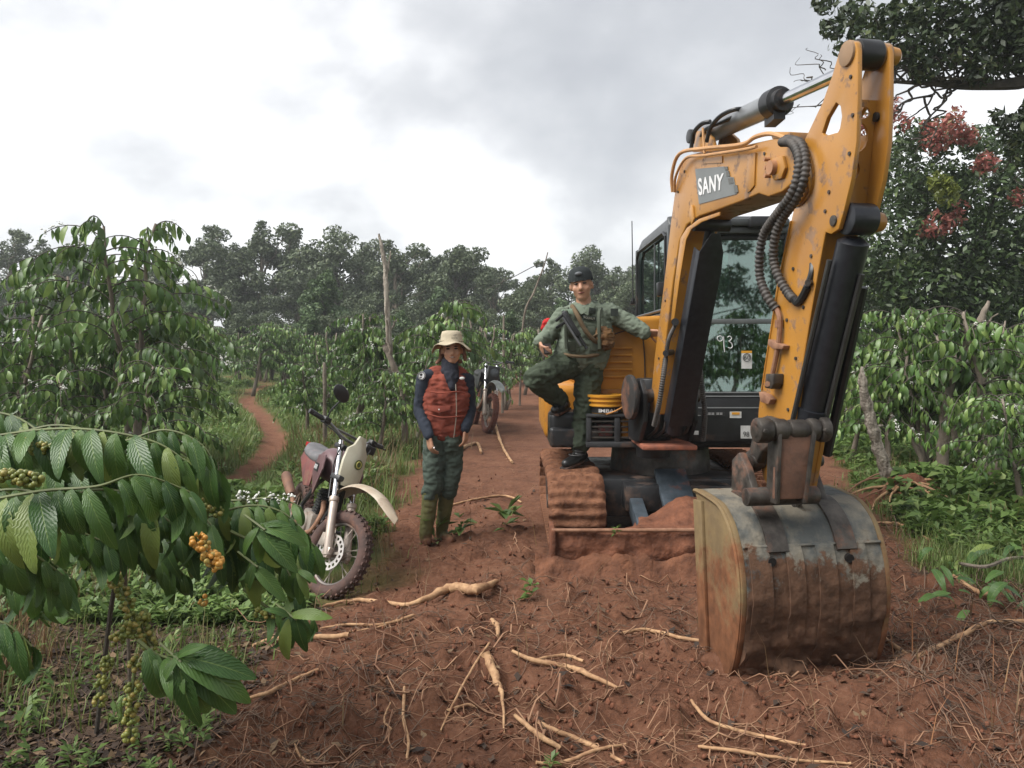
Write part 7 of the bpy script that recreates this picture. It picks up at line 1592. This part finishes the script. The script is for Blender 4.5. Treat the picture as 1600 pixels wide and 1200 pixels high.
# ================================================================== motorcycles
def moto(label, M, steer, cols, name='motorcycle', mirror=True):
    loc = M.translation.copy(); T_ = thing(name, label, 'motorcycle', tuple(loc))
    WR = .295; ax = Vector((.64, 0, WR)); hd = Vector((.31, 0, .95)); sd = (hd-ax).normalized()
    S = Matrix.Translation(hd) @ Matrix.Rotation(steer, 4, sd) @ Matrix.Translation(-hd)
    def B(mb, nm, mat, par=None, st=False, **k): mb.xf(M @ S if st else M); return mb.build(nm, mat, par or T_, **k)
    def wheel(c, st, nm):
        w = B(MB().torus(c, (0, 1, 0), WR-.045, .045, 48, 12), 'tyre', cols['tyre'], None, st)
        # knobbly tread
        mb = MB()
        for i in range(40):
            a = 2*math.pi*i/40
            for y_ in (-.024, .024, 0):
                p = Vector((math.cos(a+(.08 if y_ else 0))*(WR-.001-(.006 if y_ else 0)), y_, math.sin(a+(.08 if y_ else 0))*(WR-.001-(.006 if y_ else 0)))); mb.box((-.009, -.011, -.006), (.009, .011, .006), Matrix.Translation(Vector(c)+p) @ Matrix.Rotation(-a, 4, 'Y') @ Matrix.Rotation(R(90), 4, 'Y'))
        B(mb, 'tread_blocks', cols['tyre'], w, st, kind='stuff')
        B(MB().torus(c, (0, 1, 0), WR-.088, .014, 48, 8, 1.3), 'rim', cols['rim'], w, st); B(MB().cyl(Vector(c)-Vector((0, .07, 0)), Vector(c)+Vector((0, .07, 0)), .028, n=16).cyl(Vector(c)-Vector((0, .03, 0)), Vector(c)+Vector((0, .03, 0)), .045, n=20), 'hub', cols['metal'], w, st, bevel=.004)
        mb = MB()
        for i in range(28): a = 2*math.pi*i/28; s_ = (-1)**i; mb.tube([Vector(c)+Vector((.04*math.cos(a), s_*.03, .04*math.sin(a))), Vector(c)+Vector(((WR-.09)*math.cos(a+.25*(-1)**(i//2)), 0, (WR-.09)*math.sin(a+.25*(-1)**(i//2))))], .0022, 4)
        B(mb, 'spokes', cols['metal'], w, st, kind='stuff')
        return w
    def disc(c, y_, Rr, st, w):
        n = 40; o = [Vector(c)+Vector((Rr*math.cos(2*math.pi*i/n)*(1+.02*(i % 4 < 2)), y_, Rr*math.sin(2*math.pi*i/n)*(1+.02*(i % 4 < 2)))) for i in range(n)]; hs = []
        for k in range(18):
            a = 2*math.pi*k/18; rc_ = Rr*.82; cc = Vector(c)+Vector((rc_*math.cos(a), y_, rc_*math.sin(a))); hs.append([cc+Vector((.011*math.cos(t_)*1.0, 0, .011*math.sin(t_))) for t_ in [-i*2*math.pi/8 for i in range(8)]])
        hs.append([Vector(c)+Vector((Rr*.60*math.cos(-2*math.pi*i/24), y_, Rr*.60*math.sin(-2*math.pi*i/24))) for i in range(24)])
        B(MB().plate(o, Vector((0, .004, 0)), hs), 'brake_disc', cols['disc'], w, st)
        mb = MB()
        for k in range(5): a = 2*math.pi*k/5; mb.bar(Vector(c)+Vector((.03*math.cos(a), y_+.002, .03*math.sin(a))), Vector(c)+Vector((Rr*.64*math.cos(a+.2), y_+.002, Rr*.64*math.sin(a+.2))), .006, .016, up=(0, 0, 1))
        B(mb, 'disc_carrier', cols['metal'], w, st, kind='stuff')
    fw = wheel(ax, True, 'front'); disc(ax, -.062, .118, True, fw); ra = Vector((-.64, 0, WR)); rw = wheel(ra, False, 'rear'); disc(ra, -.055, .10, False, rw)
    for s_ in (-1, 1):
        y_ = s_*.088; o = Vector((0, y_, 0)); B(MB().cyl(ax+o-sd*.03, ax+o+sd*.36, .030, .028, 18).cyl(ax+o+sd*.34, ax+o+sd*.375, .034, n=18).box((-.03, -.02, -.04), (.03, .02, .03), Matrix.Translation(ax+o)), 'fork_slider', cols['fork'], None, True, bevel=.004)
        B(MB().cyl(ax+o+sd*.37, hd+o+sd*.06, .020, n=16), 'fork_tube', cols['chrome'], None, True)
    B(MB().box((-.05, -.11, -.02), (.05, .11, .02), Matrix.Translation(ax+sd*.52)).box((-.05, -.11, -.018), (.05, .11, .018), Matrix.Translation(hd+sd*.02)), 'triple_clamp', cols['black'], None, True, bevel=.01)
    B(MB().box((-.03, -.045, -.02), (.03, -.01, .09), Matrix.Translation(ax+Vector((-.07, -.02, .03)))).box((-.04, -.09, -.03), (.02, -.05, .06), Matrix.Translation(ax+Vector((-.085, 0, .04)))), 'brake_caliper', cols['metal'], None, True, bevel=.008)
    # mudguard: arched strip, beak nose
    mb = MB(); pr = [(-.16, .10), (-.08, .17), (.02, .215), (.14, .225), (.26, .205), (.34, .175), (.42, .135), (.48, .10)]; wd = [.05, .065, .072, .072, .066, .07, .05, .008]; c0 = ax+sd*.20+Vector((0, 0, .09)); pr3 = spline([Vector(p_+(0,)) for p_ in pr], 3); n_ = len(pr3)
    for i, p_ in enumerate(pr3):
        w_ = float(np.interp(i/(n_-1)*7, range(8), wd))
        for k in range(7): t_ = (k-3)/3; mb.v.append(c0+Vector((p_.x, w_*t_, p_.y-.035*abs(t_)**2.2)))
    m0 = len(mb.v); mb.v += [v-Vector((0, 0, .006)) for v in mb.v[:m0]]
    for i in range(n_-1):
        for k in range(6): a_ = i*7+k; mb.f += [(a_, a_+1, a_+8, a_+7), (m0+a_, m0+a_+7, m0+a_+8, m0+a_+1)]
        for k in (0, 6): a_ = i*7+k; mb.f.append((a_, a_+7, m0+a_+7, m0+a_))
    B(mb, 'front_mudguard', cols['guard'], None, True, ang=60)
    # number-plate mask
    mk = hd+Vector((.12, 0, -.06)); fwd = Vector((.95, 0, .12)).normalized(); upm = Vector((-.20, 0, .98)); 
    def mp(y_, z_, d_=0): return mk+Vector((0, y_, 0))+upm*z_+fwd*(d_-.5*y_*y_*3)
    outl = [(-.03, .20), (.03, .20), (.055, .13), (.095, .09), (.105, .0), (.10, -.10), (.06, -.17), (-.06, -.17), (-.10, -.10), (-.105, .0), (-.095, .09), (-.055, .13)]
    if cols.get('mask'):
        mb = MB(); ctr = mp(0, 0, .03); mb.v = [mp(y_, z_) for y_, z_ in outl]+[mp(y_*.55, z_*.6, .022) for y_, z_ in outl]+[ctr]; n_ = 12
        for i in range(n_): mb.f += [(i, (i+1) % n_, n_+(i+1) % n_, n_+i), (n_+i, n_+(i+1) % n_, 2*n_)]
        m0 = len(mb.v); mb.v += [v-fwd*.02 for v in mb.v[:m0]]; mb.f += [tuple(m0+q for q in f)[::-1] for f in mb.f[:]]
        for i in range(n_): mb.f.append((i, m0+i, m0+(i+1) % n_, (i+1) % n_))
        mo = B(mb, 'front_mask', cols['mask'], None, True, ang=50)
        B(MB().lathe(ctr+upm*.0-fwd*.002, fwd, [(0, .036), (.004, .036)], 24), 'round_emblem', pmat('emblem_green', (.10, .12, .04), .6), mo, True)
        B(MB().torus(ctr+fwd*.004, fwd, .022, .005, 20, 5), 'emblem_ring', pmat('emblem_yellow', (.45, .42, .12), .6), mo, True)
    else:
        B(MB().box((-.05, -.09, -.13), (.05, .09, .10), Matrix.Translation(mk)), 'headlamp_cowl', cols['black'], None, True, bevel=.02); B(MB().lathe(mk+Vector((.045, 0, .0)), fwd, [(0, .06), (.02, .065), (.025, .055)], 24), 'headlamp', pmat('lamp_glass', (.08, .09, .10), .1), None, True)
    # handlebar
    hb = hd+sd*.06; pts = [hb+Vector((-.10, -.38, .10)), hb+Vector((-.06, -.22, .085)), hb+Vector((.0, -.10, .03)), hb+Vector((.0, 0, .02)), hb+Vector((.0, .10, .03)), hb+Vector((-.06, .22, .085)), hb+Vector((-.10, .38, .10))]
    B(MB().tube(spline(pts, 6), .011, 10), 'handlebar', cols['bar'], None, True); B(MB().tube([pts[1]*.6+pts[2]*.4, pts[5]*.6+pts[4]*.4], .009, 8), 'crossbar', cols['bar'], None, True)
    for a_, b_ in ((pts[0], pts[1]), (pts[6], pts[5])):
        B(MB().tube([a_, a_.lerp(b_, .7)], [.019, .018], 12), 'grip', cols['black'], None, True); c_ = a_.lerp(b_, .85); B(MB().box((-.02, -.03, -.025), (.03, .03, .025), Matrix.Translation(c_)), 'switch_housing', cols['black'], None, True, bevel=.008)
        B(MB().tube(spline([c_+Vector((.03, 0, -.005)), c_.lerp(a_, .5)+Vector((.065, 0, -.01)), a_+Vector((.06, 0, -.01))], 5), .006, 6), 'lever', cols['black'], None, True)
    if mirror:
        c_ = pts[0].lerp(pts[1], .9); B(MB().tube(spline([c_, c_+Vector((.02, -.02, .08)), c_+Vector((.03, .01, .16))], 5), .006, 6), 'mirror_stem', cols['black'], None, True)
        B(MB().ell(c_+Vector((.03, -.01, .215)), (.022, .085, .052), 18, 12, Matrix.Rotation(R(-18), 4, 'X')), 'mirror', cols['black'], None, True)
        B(MB().box((-.04, -.05, -.03), (.03, .05, .03), Matrix.Translation(hb+Vector((.02, .16, .03)))), 'instrument_box', cols['black'], None, True, bevel=.008)
    for y_ in (-.09, .07): B(MB().tube(spline([hb+Vector((-.03, y_*3, .06)), hb+Vector((.08, y_*1.8, .0)), hb+Vector((.04, y_, -.18)), ax+sd*.35+Vector((-.06, y_, 0))], 6), .005, 6), 'cable', cols['black'], None, True)
    # body
    def curve_body(secs, nm, mat, par=None, noise=0, sub=3):
        mb = MB(); n = 14; S_ = []
        for (x_, z0, z1, w_) in secs: S_.append((x_, z0, z1, w_))
        xs_ = spline([Vector((a, b_, c)) for a, b_, c, w_ in S_], sub); ws_ = spline([Vector((w_, 0, 0)) for *_, w_ in S_], sub)
        for p_, w_ in zip(xs_, ws_):
            zc, hz = (p_.y+p_.z)/2, (p_.z-p_.y)/2
            for k in range(n): t_ = 2*math.pi*k/n; cs, sn = math.cos(t_), math.sin(t_); mb.v.append(Vector((p_.x, w_.x*math.copysign(abs(cs)**.7, cs), zc+hz*math.copysign(abs(sn)**.7, sn))))
        m = len(xs_)
        for i in range(m-1):
            for k in range(n): mb.f.append((i*n+k, i*n+(k+1) % n, (i+1)*n+(k+1) % n, (i+1)*n+k))
        mb.f += [tuple(range(n)), tuple(range((m-1)*n, m*n))]
        if noise: mb.noise(noise, 12)
        return B(mb, nm, mat, par, ang=60)
    curve_body([(.26, .74, .84, .06), (.18, .70, .92, .11), (.05, .70, .95, .125), (-.06, .72, .90, .10), (-.10, .74, .86, .06)], 'fuel_tank', cols['tank'])
    curve_body([(.02, .82, .93, .09), (-.10, .79, .89, .12), (-.30, .79, .88, .13), (-.52, .81, .90, .12), (-.66, .84, .92, .07)], 'seat', cols['seat'], None, .006)
    for s_ in (-1, 1):
        pts_ = [(.30, .80), (.22, .90), (.04, .88), (-.02, .74), (.10, .62), (.20, .60)]; B(MB().plate([Vector((a, s_*(.125+.02*(i in (0, 5))), b_)) for i, (a, b_) in enumerate(pts_)], Vector((0, s_*.014, 0))), 'tank_shroud', cols['shroud'], None, bevel=.005)
        pts_ = [(-.08, .80), (-.55, .84), (-.62, .78), (-.30, .60), (-.12, .62)]; B(MB().plate([Vector((a, s_*.10, b_)) for a, b_ in pts_], Vector((0, s_*.014, 0))), 'side_panel', cols['side'], None, bevel=.005)
        B(MB().tube([hd-sd*.05, Vector((.02, s_*.09, .66)), Vector((-.22, s_*.10, .46)), Vector((-.12, s_*.09, .28)), Vector((.18, s_*.07, .30)), hd-sd*.26], .016, 8), 'frame_tube', cols['black'])
        B(MB().bar(ra+Vector((0, s_*.085, 0)), Vector((-.16, s_*.09, .38)), .03, .05), 'swingarm', cols['metal'], None, bevel=.006)
        B(MB().tube([Vector((-.12, s_*.09, .32)), Vector((-.12, s_*.22, .31))], .014, 8), 'footpeg', cols['black'])
    if cols.get('decal'):
        dq = B(MB().box((.02, -.1445, .76), (.13, -.1405, .82)), 'shroud_decal', cols['black']); mb = MB()
        for i, (a, b_) in enumerate([(0, 0), (.03, 0), (.06, 0)]): mb.bar(Vector((.035+a, -.146, .775)), Vector((.048+a, -.146, .805)), .004, .012, up=(1, 0, 0))
        B(mb, 'decal_letters', PRINTW, dq, kind='stuff')
    B(MB().box((-.13, -.10, .28), (.14, .10, .46)).cyl((-.02, -.12, .36), (-.02, .12, .36), .09, n=24), 'crankcase', cols['metal'], None, bevel=.02)
    cy = MB()
    for i in range(8): cy.box((.0+.006*i, -.075, .46+.022*i), (.13+.006*i, .075, .472+.022*i))
    cy.box((.02, -.055, .44), (.12, .055, .64)); B(cy, 'cylinder_fins', cols['black'], None, kind='stuff')
    B(MB().tube(spline([Vector((.14, -.04, .56)), Vector((.24, -.06, .48)), Vector((.20, -.10, .34)), Vector((-.05, -.135, .30)), Vector((-.30, -.14, .42)), Vector((-.42, -.15, .52))], 6), .019, 10), 'exhaust_pipe', cols['pipe'])
    B(MB().lathe(Vector((-.38, -.16, .50)), Vector((-1, 0, .28)), [(0, .025), (.04, .038), (.34, .043), (.38, .038), (.38, .015)], 20), 'muffler', cols['muff'], None, ang=40)
    B(MB().tube([Vector((.10, -.05, .72)), Vector((-.42, -.06, .80)), Vector((-.72, -.04, .86))], .012, 8).tube([Vector((.10, .05, .72)), Vector((-.42, .06, .80)), Vector((-.72, .04, .86))], .012, 8), 'subframe', cols['black'], None, kind='stuff')
    mb = MB()
    for i in range(8):
        x_ = -.48-.06*i; z_ = .86+.025*i-.004*i*i
        for k in range(5): mb.v.append(Vector((x_, (k-2)*.035*(1-.05*i), z_-.02*abs(k-2)**1.5*.6)))
    m0 = len(mb.v); mb.v += [v-Vector((0, 0, .006)) for v in mb.v]
    for i in range(7):
        for k in range(4): a_ = i*5+k; mb.f += [(a_, a_+1, a_+6, a_+5), (m0+a_, m0+a_+5, m0+a_+6, m0+a_+1)]
        for k in (0, 4): a_ = i*5+k; mb.f.append((a_, a_+5, m0+a_+5, m0+a_))
    B(mb, 'rear_mudguard', cols['black']); B(MB().box((-.92, -.03, .86), (-.86, .03, .90)), 'tail_lamp', pmat('tail_red', (.4, .02, .02), .25), None, bevel=.006)
    B(MB().tube([Vector((-.10, .10, .30)), Vector((-.02, .30, .03))], .011, 8), 'side_stand', cols['black'])
    return T_
DIRTB = (.26, .15, .10)
c1_ = dict(tyre=pmat('muddy_tyre', (.10, .055, .045), .85, 0, (.05, .032, .028), 10, dirt=(.20, .095, .06), dirtamt=-.03, bump=.003), rim=pmat('dull_rim', (.17, .15, .14), .45, .5, dirt=DIRTB, dirtamt=0), metal=pmat('dusty_alloy', (.32, .28, .24), .5, .5, dirt=DIRTB, dirtamt=.0), disc=pmat('disc_steel', (.62, .58, .54), .35, .8), fork=pmat('fork_silver', (.50, .42, .36), .45, .4, dirt=DIRTB, dirtamt=-.1), chrome=CHR,
  guard=pmat('dusty_white', (.42, .37, .29), .5, 0, (.32, .25, .18), 10, dirt=(.24, .14, .09), dirtamt=.0), mask=pmat('cream_mask', (.50, .48, .38), .4, 0, (.44, .41, .31), 8, dirt=(.4, .25, .15), dirtamt=-.14), black=pmat('bike_black', (.03, .03, .032), .45, 0, dirt=DIRTB, dirtamt=-.12), bar=pmat('bar_grey', (.20, .20, .20), .35, .6),
  tank=pmat('maroon_tank', (.14, .085, .09), .4, 0, (.10, .05, .055), 6, dirt=DIRTB, dirtamt=-.05), seat=pmat('dusty_seat', (.15, .145, .15), .75, 0, (.09, .09, .095), 10, dirt=(.26, .18, .17), dirtamt=-.05), shroud=pmat('maroon_tank', (.17, .045, .05)), side=pmat('red_panel', (.20, .065, .06), .5, 0, (.13, .06, .06), 7, dirt=DIRTB, dirtamt=-.02), pipe=RUSTL, muff=pmat('muffler_orange', (.20, .105, .065), .65, .2, (.12, .065, .045), 9), decal=True)
MH = Matrix.Translation((-1.245, 5.13, gzf(-1.25, 5.15)-.03)) @ Matrix.Rotation(R(-90+27), 4, 'Z') @ Matrix.Rotation(R(-15), 4, 'X') @ Matrix.Translation((-.64, 0, 0))
moto('white and maroon trail motorcycle leaning on its stand beside the coffee bush', MH, R(27), c1_)
c2_ = dict(c1_); c2_.update(mask=None, guard=pmat('grey_fender', (.20, .22, .20), .4, 0, (.13, .14, .13), 8, dirt=DIRTB, dirtamt=-.05), tank=c1_['black'], seat=c1_['black'], shroud=c1_['black'], side=c1_['black'], decal=None, tyre=pmat('red_mud_tyre', (.14, .05, .035), .9, 0, (.08, .03, .02), 9), disc=c1_['metal'])
Y2 = 14.2; MH2 = Matrix.Translation(((762-HX)/FPX*Y2, Y2, gzf(-.5, Y2)-.01)) @ Matrix.Rotation(R(-90+12), 4, 'Z') @ Matrix.Rotation(R(-7), 4, 'X') @ Matrix.Scale(1.26, 4) @ Matrix.Translation((-.64, 0, 0))
moto('dark muddy trail motorcycle parked further back behind the man in the hat', MH2, R(8), c2_, mirror=False)

# ================================================================== air: closed box of thin haze round everything
hz = bpy.data.materials.new('haze'); hz.use_nodes = True; t_ = hz.node_tree; t_.nodes.clear()
pv = t_.nodes.new('ShaderNodeVolumePrincipled'); pv.inputs['Color'].default_value = (.86, .90, .92, 1); pv.inputs['Density'].default_value = 0.0015; pv.inputs['Anisotropy'].default_value = 0.2
oo = t_.nodes.new('ShaderNodeOutputMaterial'); t_.links.new(pv.outputs[0], oo.inputs['Volume'])
mb = MB().box((-905, -30, -4), (905, 1010, 26)); o = mb.build('haze', hz); o['kind'] = 'stuff'
